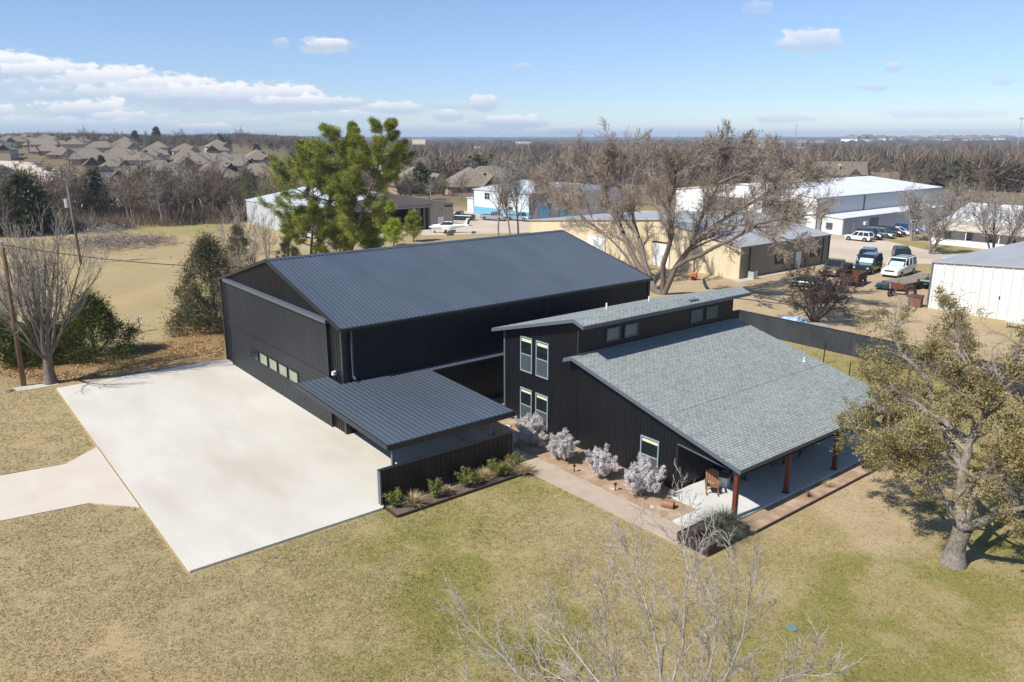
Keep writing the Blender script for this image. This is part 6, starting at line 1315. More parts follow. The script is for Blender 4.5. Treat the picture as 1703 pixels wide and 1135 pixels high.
# ------------------------------------------------------------------ aeroplanes
def foil(mb, x0, c0, x1, c1, y0, y1, z0, z1, th=.12):
    """wing between span stations y0 and y1; x = nose position, c = chord"""
    V = []
    for (xn, c, y, z) in ((x0, c0, y0, z0), (x1, c1, y1, z1)):
        for (f, h) in ((0, 0), (.15, .55), (.4, .6), (1, .03), (1, -.03), (.4, -.4), (.15, -.4)): V.append((xn - f * c, y, z + h * th * c))
    return mb.add(V, [(0, 1, 2, 3, 4, 5, 6), (13, 12, 11, 10, 9, 8, 7)] + [(i, 7 + i, 7 + (i + 1) % 7, (i + 1) % 7) for i in range(7)])
def plane_low():
    t = thing('small_aeroplane', 'white low-wing propeller aeroplane parked on the pale gravel', 'aeroplane', (-121.5, 81.5, .02), R(-128))
    b = MB(); st = []
    for x, w, zc, h in ((3.3, .18, 1.15, .18), (3.0, .42, 1.15, .38), (1.9, .52, 1.2, .48), (.6, .56, 1.25, .55), (-.8, .52, 1.28, .5), (-2.2, .34, 1.35, .34), (-3.8, .1, 1.45, .14)):
        st.append((x, [(w * cos(a), zc + h * sin(a)) for a in np.linspace(0, 2 * pi, 12, endpoint=False)]))
    loft(b, st[::-1]); b.build('fuselage', M['white'], t, local=True, smooth=False)
    b = MB(); loft(b, [(-.9, [(-.38, 1.6), (.38, 1.6), (.3, 1.8), (-.3, 1.8)]), (-.3, [(-.5, 1.6), (.5, 1.6), (.36, 2.1), (-.36, 2.1)]), (.7, [(-.5, 1.6), (.5, 1.6), (.34, 2.08), (-.34, 2.08)]), (1.5, [(-.46, 1.55), (.46, 1.55), (.3, 1.62), (-.3, 1.62)])]); b.build('cockpit_glass', M['carglass'], t, local=True)
    MB().hexa([(-.75, -.36, 2.06), (.72, -.36, 2.06), (.72, .36, 2.06), (-.75, .36, 2.06)], [(-.6, -.3, 2.14), (.6, -.3, 2.14), (.6, .3, 2.14), (-.6, .3, 2.14)]).build('cabin_roof', M['white'], t, local=True)
    for s_ in (-1, 1):
        w = MB(); foil(w, 1.2, 1.75, .95, 1.15, s_ * .4, s_ * 4.7, .86, 1.22); w.build('wing', M['white'], t, local=True); w = MB(); foil(w, -3.1, .85, -3.25, .65, s_ * .05, s_ * 1.9, 1.5, 1.52, .1); w.build('tailplane', M['white'], t, local=True)
        MB().bar((.6, s_ * 1.3, .95), (.6, s_ * 1.3, .25), .1).build('landing_gear', M['white'], t, local=True); MB().tube([(.6, s_ * 1.24, .22), (.6, s_ * 1.38, .22)], .22, 12).build('wheel', M['tyre'], t, local=True)
    f = MB(); f.hexa([(-3.9, -.04, 1.5), (-2.7, -.04, 1.5), (-2.7, .04, 1.5), (-3.9, .04, 1.5)], [(-4.05, -.02, 2.75), (-3.45, -.02, 2.75), (-3.45, .02, 2.75), (-4.05, .02, 2.75)]); f.build('tail_fin', M['white'], t, local=True)
    MB().hexa([(-3.95, -.055, 1.6), (-3.5, -.055, 1.6), (-3.5, .055, 1.6), (-3.95, .055, 1.6)], [(-4.05, -.035, 2.6), (-3.75, -.035, 2.6), (-3.75, .035, 2.6), (-4.05, .035, 2.6)]).build('rudder', M['dark'], t, local=True)
    MB().bar((2.5, 0, .9), (2.6, 0, .2), .08).build('nose_gear', M['white'], t, local=True); MB().tube([(2.6, -.07, .19), (2.6, .07, .19)], .19, 12).build('wheel', M['tyre'], t, local=True)
    p_ = MB(); p_.bar((3.38, 0, .25), (3.38, 0, 2.05), .14, .04); p_.build('propeller', M['dark'], t, local=True); MB().sphere((3.4, 0, 1.15), .16, 8, 6, (1.6, 1, 1)).build('spinner', M['white'], t, local=True)
plane_low()
def plane_high():
    t = thing('high_wing_aeroplane', 'pale high-wing aeroplane parked in the dark doorway of the taupe hangar', 'aeroplane', (-133.0, 72.0, .08), R(-15))
    b = MB(); st = [(x, [(w * cos(a), zc + h * sin(a)) for a in np.linspace(0, 2 * pi, 10, endpoint=False)]) for x, w, zc, h in ((-3.9, .1, 1.5, .15), (-2, .35, 1.4, .4), (.3, .55, 1.4, .6), (1.6, .5, 1.3, .45), (2.6, .3, 1.25, .3))]; loft(b, st); b.build('fuselage', M['galv'], t, local=True)
    for s_ in (-1, 1):
        w = MB(); foil(w, 1.2, 1.5, 1.15, 1.2, 0, s_ * 5.2, 2.25, 2.4); w.build('wing', M['white'], t, local=True); MB().bar((.4, s_ * .5, 1.0), (.5, s_ * 2.7, 2.25), .07).build('wing_strut', M['white'], t, local=True)
        w = MB(); foil(w, -3.2, .8, -3.3, .5, 0, s_ * 1.6, 1.5, 1.5, .1); w.build('tailplane', M['white'], t, local=True); MB().tube([(.9, s_ * .95, .25), (.9, s_ * 1.1, .25)], .25, 12).build('wheel', M['tyre'], t, local=True); MB().bar((.8, s_ * .4, 1.0), (.9, s_ * 1.0, .25), .08).build('landing_gear', M['galv'], t, local=True)
    MB().hexa([(-4, -.04, 1.5), (-3, -.04, 1.5), (-3, .04, 1.5), (-4, .04, 1.5)], [(-4.1, -.02, 2.6), (-3.6, -.02, 2.6), (-3.6, .02, 2.6), (-4.1, .02, 2.6)]).build('tail_fin', M['white'], t, local=True); MB().bar((2.65, 0, .4), (2.65, 0, 2.1), .13, .04).build('propeller', M['dark'], t, local=True)
plane_high()
# ================================================================== WOODS
def proto_bare(seed, h, kind):
    """one mesh: trunk, limbs and twigs, for trees far off"""
    k = {'a': dict(stems=1, ang=36, fork=.2, nch=(9, 6, 5, 4)), 'b': dict(stems=5, spread=34, ang=32, fork=.2, nch=(7, 5, 5, 3)), 'c': dict(stems=1, ang=44, fork=.3, nch=(10, 6, 5, 4)), 'd': dict(stems=3, spread=26, ang=30, fork=.25, nch=(8, 6, 4, 4))}[kind]
    sp = k.pop('spread', 20); t = bare_at(None, h, sp, seed, r0=.22, minr=.028, up=.05, one=True, **k)
    return t.tubes(MB(), 0, 4, lambda l: 5 if l == 0 else 3)
protos = []
twm = ['twigfar', 'twigpurple', 'twigfar', 'twigfar', 'twiggreen', 'twiggreyfar']
for i, (kd, h) in enumerate((('a', 11), ('b', 9), ('c', 12), ('d', 10), ('b', 8.5), ('c', 10.5))):
    protos.append(proto_bare(200 + i, h, kd).mesh('bare_tree', M[twm[i]]))
def proto_green(seed, h, rad, n=90, per=26):
    g = np.random.default_rng(seed); C_ = []
    for k in range(n):
        z = g.uniform(.08, 1); az = g.uniform(0, 2 * pi); env = rad * (1 - (z - .35) ** 2 * 1.9) * (1 - z * .35); rr_ = env * g.uniform(.5, 1) ** .5; C_.append((rr_ * cos(az), rr_ * sin(az), z * h))
    f = MB(); f.tube([(0, 0, -.5), (0, 0, h * .7)], [.25, .05], 5); B_, D_, s_, w_ = clumps(g, np.array(C_), per, rad * .2, .75, .55, .9, .25, 1); f.leaves(B_, D_, s_, w_, g); return f.mesh('evergreen_tree', M['evergreen'])
greens = [proto_green(300, 9, 3.3), proto_green(301, 7, 3.2), proto_green(302, 10, 3.0)]
BLD = [(-164, 56, -127, 92), (-156, 104, -126, 142), (-102, 80, -55, 107), (-115, 132, -62, 190), (-61, 135, -25, 170), (-40, 80, -10, 116), (-70, -10, -10, 62)]
woods_rng = np.random.default_rng(77)
def px_ok(px, py):
    """which pieces of ground carry woods, by where they lie in the view"""
    if px < 480:
        return (352 - .0 * px) < py < (395 - px * .07) and not (py > 380 and px > 150)
    return False
labels = {
 'belt': ('bare tree in the thicket behind the left field', 'trees in the thicket behind the left field'),
 'beltg': ('evergreen in the thicket behind the left field', 'evergreens in the thicket behind the left field'),
 'ridge': ('hazy bare tree on the rise beyond the far-left houses', 'trees on the rise beyond the far-left houses'),
 'mid': ('bare tree in the wood beyond the taupe hangar', 'trees in the middle wood'),
 'midg': ('evergreen in the wood beyond the taupe hangar', 'evergreens in the middle wood'),
 'right': ('bare tree in the wood behind the white hangar', 'trees in the right wood'),
 'rightg': ('evergreen in the wood behind the white hangar', 'evergreens in the right wood'),
 'town': ('bare tree between the far-left houses', 'trees between the far-left houses')}
count = {}
spots = []
def plant(px, py, key, hs=1.0, green=.12, mesh=None):
    p = GT(px, py)
    if near_street(p, 9.5): return False
    for (a, b_, c, d) in BLD:
        if a - 2 < p[0] < c + 2 and b_ - 2 < p[1] < d + 2: return False
    if any((p[0] - q[0]) ** 2 + (p[1] - q[1]) ** 2 < 9.5 ** 2 for q in placed): return False
    if any((p[0] - q[0]) ** 2 + (p[1] - q[1]) ** 2 < 2.7 ** 2 for q in spots): return False
    g = woods_rng; spots.append(p); isg = g.uniform() < green
    if mesh is not None: me, isg = mesh
    else: me = greens[g.integers(3)] if isg else protos[g.integers(len(protos))]
    o = bpy.data.objects.new('evergreen_tree' if isg else 'bare_tree', me); COL.objects.link(o); s_ = hs * g.uniform(.78, 1.18)
    o.location = (p[0], p[1], p[2] - .1); o.rotation_euler = (0, 0, g.uniform(0, 6.28)); o.scale = (s_ * g.uniform(.95, 1.25), s_ * g.uniform(.95, 1.25), s_)
    lab, grp = labels[key + ('g' if isg and key + 'g' in labels else '')]
    i_ = protos.index(me) if me in protos else -1; adj = ['tall round-crowned', 'low many-stemmed', 'broad flat-topped', 'forked', 'faintly green budding', 'pale grey-twigged'][i_] + ' ' if i_ >= 0 else ['broad', 'squat', 'tall narrow'][greens.index(me)] + ' '
    x0_, x1_ = {'belt': (-40, 480), 'ridge': (95, 640), 'mid': (500, 1000), 'right': (1000, 1703), 'town': (0, 480)}[key]; f_ = (px - x0_) / (x1_ - x0_); d_ = np.hypot(p[0], p[1])
    part_ = ['left end', 'left part', 'middle', 'right part', 'right end'][int(np.clip(f_ * 5, 0, 4))]; near_ = {'belt': 185, 'ridge': 620, 'mid': 300, 'right': 320, 'town': 330}[key]
    lab = adj + lab.replace('bare brown', 'bare').replace('hazy bare', 'bare') + ', ' + ('front, ' if d_ < near_ else 'back, ') + part_; tag(o, lab, 'tree', grp); count[key] = count.get(key, 0) + 1; return True
def fill(n, x0, x1, y0, y1, key, hs=1.0, green=.12, tries=8, yf=None):
    k = 0; g = woods_rng
    for _ in range(n * tries):
        if k >= n: break
        # even spread over the land, not over the picture
        px = g.uniform(x0, x1); dd0, dd1 = 1 / (y1 - 228.0), 1 / (y0 - 228.0); u = math.sqrt(g.uniform(dd0 ** 2, dd1 ** 2)); py = 228 + 1 / u
        if yf and py > yf(px): continue
        if plant(px, py, key, hs, green): k += 1
    return k
# thicket behind the field
fill(46, -40, 150, 345, 396, 'belt', 1.12, .12, yf=lambda x: 398 - x * .10)
fill(52, 140, 480, 340, 380, 'belt', 1.1, .12, yf=lambda x: 381 - (x - 140) * .03)
fill(8, 380, 500, 340, 372, 'belt', 1.0, .1)
# wood in the middle
fill(46, 500, 960, 262, 338, 'mid', 1.0, .12)
fill(14, 600, 780, 318, 338, 'mid', .85, .15)
fill(10, 930, 1130, 330, 352, 'mid', .9, .05)
# wood at the right
fill(46, 1130, 1703, 262, 312, 'right', 1.0, .16)
fill(16, 1480, 1760, 300, 345, 'right', .9, .22)
fill(10, 960, 1200, 300, 335, 'right', 1.05, .06)
# between the far houses, and the rise behind them
fill(16, -20, 480, 250, 340, 'town', .62, .2)
for px in np.linspace(95, 640, 30): plant(px + woods_rng.uniform(-9, 9), 247.5 + woods_rng.uniform(-3, 2), 'ridge', 1.25 if px > 120 else .8, .1)
by_ = {}
for o in list(COL.objects):
    if o.parent is None and o.get('category') == 'tree' and o.get('group', '') in [v[1] for v in labels.values()]: by_.setdefault(o['label'], []).append(o)
for lab, os_ in by_.items():
    if len(os_) > 1:
        os_.sort(key=lambda o: proj(o.location)[0]); n_ = len(os_)
        for i, o in enumerate(os_): o['label'] = lab + (', leftmost' if i == 0 else ', rightmost' if i == n_ - 1 else ', ' + ['second', 'third', 'fourth', 'fifth', 'sixth', 'seventh'][min(i - 1, 5)])

def undergrowth():
    g = np.random.default_rng(64); C_ = []
    for _ in range(9000):
        px = g.uniform(-60, 500); py = g.uniform(335, 398)
        if py > 394 - max(px, 0) * .055: continue
        p = GT(px, py)
        if any(a - 1 < p[0] < c + 1 and b_ - 1 < p[1] < d + 1 for (a, b_, c, d) in BLD) or near_street(p, 8) or any((p[0] - q[0]) ** 2 + (p[1] - q[1]) ** 2 < 64 for q in placed): continue
        C_.append(p + [0, 0, .2])
        if len(C_) >= 1500: break
    C_ = np.array(C_); k = len(C_); n = 46; hh = g.uniform(1.2, 3.4, k); B_ = C_[:, None] + g.normal(size=(k, n, 3)) * [.9, .9, 0]; D_ = g.normal(size=(k, n, 3)) * [.45, .45, .2] + [0, 0, 1]; L_ = (hh[:, None] * g.uniform(.5, 1.2, (k, n))).ravel()
    m_ = MB(); m_.leaves(B_.reshape(-1, 3), D_.reshape(-1, 3), L_, .07, g); struct('undergrowth', m_, M['twigwide2'], kind='stuff', label='brown leafless undergrowth filling the thicket behind the left field')
M['twigwide2'] = leafmat('undergrowth_twigs', (0.10, 0.072, 0.052), (0.30, 0.225, 0.15), 0.08, tl=0.0)
undergrowth()
# beyond: woods nobody could count
def far_woods():
    g = np.random.default_rng(88)
    def lite(seed, n, green):
        gg = np.random.default_rng(seed); C_ = gg.normal(size=(n, 3)); C_ /= np.linalg.norm(C_, axis=1, keepdims=True); C_ *= gg.uniform(.35, 1, (n, 1)) ** .6; C_ = C_ * [.55, .55, .42] + [0, 0, .56]
        m_ = MB(); 
        if green: D_ = gg.normal(size=(n, 3)) * .5 + C_ - [0, 0, .4]; m_.leaves(C_, D_, .16 * gg.uniform(.6, 1.3, n), .12, gg)
        else:
            D_ = (C_ - [0, 0, .1]) + gg.normal(size=(n, 3)) * .25; m_.leaves(C_ - D_ * .12, D_, .42 * gg.uniform(.6, 1.3, n), .022, gg)
            m_.tube([(0, 0, -.05), (0, 0, .6)], [.025, .01], 3, False)
        return np.concatenate(m_.v), m_.f
    for name, n_, green, zone, lab in (('far_woods', 6000, 0, 0, 'mass of bare brown and mauve woods out to the horizon'), ('far_evergreens', 900, 1, 0, 'dark evergreens scattered through the far woods')):
        V_, F_ = [], []; acc = MB(); L_ = [lite(10 + i, 150 if not green else 150, green) for i in range(5)]
        a_ = g.uniform(-R(44), R(44), n_ * 3); d_ = 300 * (1700 / 300.0) ** (g.uniform(0, 1, n_ * 3) ** .85); k = 0
        ang = AZ + pi / 2 - a_
        X = d_ * np.cos(ang); Y = d_ * np.sin(ang); Z = T(X, Y); nz = vnoise(np.stack([X, Y], 1), 120, 4, 3)
        for x, y, z, aa, d, q in zip(X, Y, Z, a_, d_, nz):
            px = CX + 1329 * math.tan(aa)
            if px < 500 and d < 590: continue
            if px < 80 and d < 760: continue
            if 300 < d < 420 and any((x - s[0]) ** 2 + (y - s[1]) ** 2 < 14 for s in spots): continue
            if any(a - 3 < x < c + 3 and b_ - 3 < y < e + 3 for (a, b_, c, e) in BLD): continue
            if any((x - s[0]) ** 2 + (y - s[1]) ** 2 < 120 for s in placed): continue
            if q < .45 and d > 500 and not px < 500: continue
            if 1235 < px < 1395 and 560 < d < 1080: continue
            Vv, Ff = L_[g.integers(5)]; s_ = g.uniform(7.5, 12.5) * (1.0 if d < 520 else .72 if d < 900 else .8) * (.85 if green else 1); w_ = s_ * g.uniform(.9, 1.35) * (1 + (d > 700) * .35); c, s__ = cos(aa * 50), sin(aa * 50)
            P = np.stack([(Vv[:, 0] * c - Vv[:, 1] * s__) * w_ + x, (Vv[:, 0] * s__ + Vv[:, 1] * c) * w_ + y, Vv[:, 2] * s_ + z], 1)
            for f in Ff: acc.f.append(f + acc.n)
            acc.v.append(P); acc.n += len(P); k += 1
            if k >= n_: break
        struct(name, acc, M['evergreen'] if green else M['twigwide'], kind='stuff', label=lab)
    # the plain beyond, out to the horizon: low canopy strips in hedgerow lines
    acc = MB(); g2 = np.random.default_rng(99)
    for k in range(900):
        d = 1500 * (6.0) ** (g2.uniform() ** .8); a_ = g2.uniform(-R(38), R(38)); ang = AZ + pi / 2 - a_; x, y = d * cos(ang), d * sin(ang); z = float(T(x, y))
        Lh = g2.uniform(.02, .09) * d; th = ang + pi / 2 + g2.normal() * .25; n = 14; wd = g2.uniform(10, 60) * (d / 2500); V = []
        for i in range(n + 1):
            f = i / n - .5; cx_, cy_ = x + cos(th) * Lh * f, y + sin(th) * Lh * f; e = (1 - (2 * f) ** 4); h = (5 + g2.uniform(0, 7)) * e + .3; w = wd * (.6 + .4 * g2.uniform()) * (e + .05)
            for (o_, hh) in ((-1, -.5), (-.75, h * .8), (0, h), (.75, h * .8), (1, -.5)): V.append((cx_ + cos(ang) * w * o_, cy_ + sin(ang) * w * o_, z + hh))
        Fc = [(i * 5 + j, i * 5 + j + 1, (i + 1) * 5 + j + 1, (i + 1) * 5 + j) for i in range(n) for j in range(4)]; acc.add(V, Fc)
    struct('distant_woods', acc, M['canopy'], kind='stuff', label='dark blue-grey bands of woodland near the horizon')


far_woods()
# pale fields and the distant town
fm = MB()
for (pts, ) in (([(1270, 252.5), (1520, 250.5), (1703, 252), (1703, 254), (1480, 253), (1290, 255)],), ([(1380, 262), (1600, 260), (1703, 261), (1703, 263.5), (1560, 262), (1400, 264)],), ([(1590, 268), (1640, 266), (1660, 268), (1600, 270)],), ([(860, 240), (1000, 240), (990, 242), (870, 242)],)):
    P = [GT(*q) for q in pts]; fm.hexa([(p[0], p[1], p[2] - 1) for p in P][::-1], [(p[0], p[1], p[2] + .3) for p in P][::-1])
struct('far_fields', fm, M['field'])
tw = np.random.default_rng(5); tpro = []
for i, (wm, rm) in enumerate((('white', 'greyshingle'), ('tanbrick', 'greyshingle'), ('whitemetal', 'brownroof'))):
    t = thing('town_house', 'pale house in the distant estate near the horizon on the right', 'house', (0, 0, -60), group='houses of the distant estate'); hipgable(t, -9, 9, -7, 7, -2, 6.0, 9.5, wm, rm, 'x', .6, 4); hipgable(t, -8, -2, -10, 0, -2, 6.0, 8.5, wm, rm, 'y', .4); remember(t); tpro.append(t)
used = set(); n = 0
for i in range(44):
    px = tw.uniform(1255, 1375) if i < 26 else tw.uniform(1380, 1703); py = tw.uniform(243, 247) if i < 26 else tw.uniform(235, 240)
    p = GT(px, py); 
    if any(np.hypot(p[0] - q[0], p[1] - q[1]) < 24 for q in placed): continue
    placed.append(p); k = i % 3; s_ = 1.35 if i < 26 else 2.4; lab = 'pale house in the distant estate around the foot of the radio mast' if i < 26 else ('tiny pale house near the horizon at the right, %s of the tall floodlight mast' % ('far left' if px < 1480 else 'well left' if px < 1600 else 'just left')); grp = 'houses of the distant estate' if i < 26 else 'houses near the horizon at the far right'
    if k not in used: used.add(k); o = tpro[k]; o.location = tuple(p); o.rotation_euler = (0, 0, tw.uniform(0, 3)); o['label'] = lab; o['group'] = grp
    else: dup(tpro[k], tuple(p), tw.uniform(0, 6), s_, lab, grp)
for grp in ('houses of the distant estate', 'houses near the horizon at the far right'):
    os_ = sorted([o for o in COL.objects if o.parent is None and o.get('group') == grp], key=lambda o: proj(o.location)[0])
    for i, o in enumerate(os_): o['label'] = ('pale house, %s from the left in the distant estate below the radio mast' if 'estate' in grp else 'tiny pale house near the horizon at the right, %s counting from the left') % ordw[min(i, 19)]
def block(name, label, px, py, w, d_, h, mt, rz=.6):
    p = GT(px, py); t = thing(name, label, 'building', tuple(p), rz); MB().box(-w / 2, -d_ / 2, -1, w / 2, d_ / 2, h).build('wall', M[mt], t, local=True); MB().box(-w / 2 - .3, -d_ / 2 - .3, h, w / 2 + .3, d_ / 2 + .3, h + .5).build('roof', M['whiteroof'], t, local=True)
    for x in np.linspace(-w * .35, w * .35, 4): MB().box(x - 1, -d_ / 2 - .1, h * .3, x + 1, -d_ / 2 - .02, h * .6).build('window', M['glass'], t, local=True)
block('cream_block', 'cream flat-roofed block just under the horizon right of the pine', 700, 252, 18, 12, 14, 'cream'); block('white_block', 'white low building near the horizon right of centre', 872, 246, 26, 14, 9, 'whitemetal'); block('white_block', 'tiny white gabled building in the woods right of the slender trees', 797, 262, 7, 8, 9, 'whitemetal')
# masts
def mast():
    p = GT(1322, 243); t = thing('radio_mast', 'tall thin lattice radio mast standing on the horizon', 'radio mast', tuple(p)); h = 44; b = MB()
    for k in range(3): a = k * 2.094; b.tube([(1.5 * cos(a), 1.5 * sin(a), 0), (.4 * cos(a), .4 * sin(a), h)], [.28, .2], 4)
    b.build('legs', M['galv'], t, local=True); c = MB()
    for z in np.arange(0, h, 2.0):
        r0 = 1.5 - 1.1 * z / h
        for k in range(3): a, a2 = k * 2.094, (k + 1) * 2.094; c.bar((r0 * cos(a), r0 * sin(a), z), (r0 * cos(a2), r0 * sin(a2), z + 2), .16)
    c.build('bracing', M['galv'], t, local=True); MB().tube([(0, 0, h), (0, 0, h + 9)], [.15, .06], 5).build('antenna', M['galv'], t, local=True)
mast()
def floodlight(px, py, ytop, lab, n=4, r=.35, s_=1.0):
    p = GT(px, py); h = Hgt(p, ytop); t = thing('floodlight_mast', lab, 'floodlight', tuple(p), R(40)); MB().tube([(0, 0, 0), (0, 0, h)], [r, r * .6], 8).build('pole', M['galv'], t, local=True)
    c = MB(); c.box(-2.2 * s_, -.12, h - .4 * s_, 2.2 * s_, .12, h - .15 * s_); c.build('crossarm', M['galv'], t, local=True)
    for k in range(n): x = (-1.9 + 3.8 * k / (n - 1)) * s_; MB().hexa([(x - .4 * s_, -.2 * s_, h), (x + .4 * s_, -.2 * s_, h), (x + .4 * s_, .3 * s_, h), (x - .4 * s_, .3 * s_, h)], [(x - .45 * s_, -.5 * s_, h + .8 * s_), (x + .45 * s_, -.5 * s_, h + .8 * s_), (x + .45 * s_, .1 * s_, h + .8 * s_), (x - .45 * s_, .1 * s_, h + .8 * s_)]).build('lamp_head', M['galv'], t, local=True)
def Hgt(b, y):
    lo, hi = 0, 200
    for _ in range(50):
        m_ = (lo + hi) / 2
        if proj((b[0], b[1], b[2] + m_))[1] > y: lo = m_
        else: hi = m_
    return lo
floodlight(1689, 262, 198, 'tall grey floodlight mast at the right edge above the white house', 4, .4, 1.0)
floodlight(1260, 245, 219, 'distant water-tower-like light mast on the horizon left of the radio mast', 3, 1.0, 3.0)

# ================================================================== POLES, FENCE, SMALL THINGS
def poles():
    p = G(40, 642); t = thing('utility_pole', 'leaning brown wooden utility pole at the left beside the bare tree', 'utility pole', tuple(p)); top = onY(3, 405, p[1])
    MB().tube([p - [0, 0, .2], (p + top) / 2, top], [.17, .15, .12], 12).build('pole', M['pole'], t, smooth=True); MB().box(top[0] - .1, top[1] - .1, top[2] - .3, top[0] + .1, top[1] + .1, top[2] + .12).build('insulator', M['galv'], t)
    a = top + [0, 0, -.1]; b_ = np.array([-61.2, 30.0, 6.9]); P = []
    for f in np.linspace(0, 1, 24): q = a * (1 - f) + b_ * f; q[2] -= 1.7 * 4 * f * (1 - f) * .5; P.append(q)
    o = MB().tube(P, .028, 5).build('power_line', M['wire']); tag(o, 'black power line sagging from the leaning pole to the far side of the black hangar', 'cable')
    p = G(135, 440); t = thing('utility_pole', 'grey wooden utility pole with a transformer standing in the field at the left', 'utility pole', tuple(p)); h = Hgt(p, 308)
    MB().tube([p - [0, 0, .2], p + [-.2, -.3, h]], [.19, .14], 10).build('pole', M['bark'], t, smooth=True); MB().tube([p + [-.5, -.6, h * .72], p + [-.5, -.6, h * .72 + 1.2]], .32, 10).build('transformer', M['galv'], t)
    for i, (px, py, yt) in enumerate(((23, 262, 240), (49, 256, 231), (100, 262, 236), (232, 262, 228))):
        p = GT(px, py); h = Hgt(p, yt); t = thing('utility_pole', ['distant utility pole left of the cross-armed one among the far houses', 'dark distant utility pole in front of a far brick house', 'distant cross-armed utility pole above the far roofs', 'distant pole rising above the roofs in the middle of the far houses'][i], 'utility pole', tuple(p)); MB().tube([(0, 0, 0), (0, 0, h)], [.3, .25], 6).build('pole', M['darkbark'], t, local=True); MB().box(-1.6, -.15, h - 1.4, 1.6, .15, h - 1.1).build('crossarm', M['darkbark'], t, local=True)
poles()
def fence():
    t = thing('metal_fence', 'long dark ribbed metal fence between the back yard and the sandy yard', 'fence', (-32, 60, 0)); P = [(-42.6, 45.5), (-41.8, 60.3), (-31.0, 60.15), (-22.5, 59.9), (-5, 59.4), (12, 59)]
    for a, b_ in zip(P[:-1], P[1:]):
        a3, b3 = np.array([*a, 0.]), np.array([*b_, 0.]); u = b3 - a3; Ln = np.linalg.norm(u); u /= Ln; n = np.array([u[1], -u[0], 0]); m_ = MB(); m_.ribbed(a3 + n * .03, u, (0, 0, 1), n, Ln, .03, 1.9, pitch=.305, rib=.025, rw=.08); m_.ribbed(b3 - n * .03, -u, (0, 0, 1), -n, Ln, .03, 1.9, pitch=.305, rib=.025, rw=.08); m_.build('fence_panel', M['fence'], t)
        MB().bar(a3 + [0, 0, 1.93], b3 + [0, 0, 1.93], .12, .05).build('top_rail', M['trim'], t)
        for k in range(int(Ln // 3) + 1): q = a3 + u * k * 3; MB().box(q[0] - .05, q[1] + .04, 0, q[0] + .05, q[1] + .14, 1.9).build('fence_post', M['trim'], t)
fence()
for i, (px, py, yt) in enumerate(((1369, 606, 570), (1412, 627, 603))):
    p = G(px, py); h = Hgt(p, yt); t = thing('lamp_post', ['taller thin black post with a hook in the back yard behind the shingle roof', 'shorter thin black post in the back yard, nearer the oak'][i], 'post', tuple(p), group='thin black posts in the back yard'); MB().tube([(0, 0, 0), (0, 0, h)], .045, 8).build('post', M['trim'], t, local=True); MB().bar((0, 0, h - .02), (.25, .1, h + .12), .04).build('hook', M['trim'], t, local=True)
# debris by the fence
t = thing('tarp_heap', 'blue and white tarpaulin heaped over junk behind the black fence', 'tarpaulin', at(1318, 540, 0)); g = np.random.default_rng(3); V = []; n = 12
for i in range(n):
    for j in range(n): x, y = (i / (n - 1) - .5) * 3.2, (j / (n - 1) - .5) * 2.4; e = max(0, 1 - (abs(x) / 1.6) ** 3) * max(0, 1 - (abs(y) / 1.2) ** 3); V.append((x + g.normal() * .04, y + g.normal() * .04, e * (.7 + g.uniform(-.22, .22))))
MB().add(V, [(i * n + j, (i + 1) * n + j, (i + 1) * n + j + 1, i * n + j + 1) for i in range(n - 1) for j in range(n - 1)]).build('sheet', M['tarp'], t, local=True)
t = thing('board_pile', 'pile of old boards and sheet metal under the dark twisted tree', 'timber pile', at(1345, 546, 0), R(20))
for k in range(7): MB().bar((-1.8 + g.uniform(-.3, .3), -.8 + k * .25, .1 + .06 * (k % 3)), (1.9 + g.uniform(-.3, .3), -.9 + k * .28, .16 + .07 * (k % 2)), .22, .05).build('board', M['board'] if k % 3 else M['rust'], t, local=True)
t = thing('bonnet_panel', 'grey car bonnet lying on the boards behind the fence', 'car part', at(1362, 549, .35), R(-20)); MB().hexa([(-.9, -.7, 0), (.9, -.6, 0), (.8, .6, .05), (-.8, .7, .05)], [(-.85, -.65, .12), (.85, -.55, .16), (.75, .55, .2), (-.75, .65, .15)]).build('panel', M['galv'], t, local=True)
t = thing('fire_bowl', 'low rusty fire ring on a stand beside the white shed at the right edge', 'bench', at(1696, 548, 0)); MB().hexa([(-1.2, -.4, .5), (1.2, -.4, .5), (1.2, .4, .5), (-1.2, .4, .5)], [(-1.2, -.4, .56), (1.2, -.4, .56), (1.2, .4, .56), (-1.2, .4, .56)]).build('table_top', M['galv'], t, local=True); t['label'] = 'low grey metal table beside the white shed at the right edge'; t['category'] = 'table'; t.name = 'metal_table'
for x in (-1, 1):
    for y in (-.3, .3): MB().bar((x, y, 0), (x, y, .5), .05).build('leg', M['trim'], t, local=True)
# brush heap in the field
def heap(px, py, r, h, n, mt, name, label, seed):
    g = np.random.default_rng(seed); p = GT(px, py); B_ = g.normal(size=(n, 3)) * [r * .45, r * .3, 0] + [0, 0, 0]; B_[:, 2] = np.abs(g.normal(size=n)) * h * .4 * np.exp(-(B_[:, 0] / r) ** 2); D_ = g.normal(size=(n, 3)) * [1, 1, .45]; m_ = MB()
    D_ /= np.linalg.norm(D_, axis=1, keepdims=True); Ln = g.uniform(.5, 1.6, n)[:, None]; P = np.stack([B_ - D_ * Ln * .5, B_ + D_ * Ln * .5 + g.normal(size=(n, 3)) * .1], 1); P[:, :, 2] = np.abs(P[:, :, 2]); m_.tubes(P, np.tile([.03, .012], (n, 1)), 3); o = m_.build(name, mt); o.location = tuple(p); return tag(o, label, 'brush pile')
heap(178, 408, 11, 1.6, 2600, M['twigdull'] if 'twigdull' in M else M['twig'], 'brush_heap', 'low grey-brown brush heap in the field behind the pole', 8); heap(245, 404, 8, 1.2, 1200, M['twig'], 'brush_heap', 'small patch of dry brush right of the large brush heap in the field', 9)
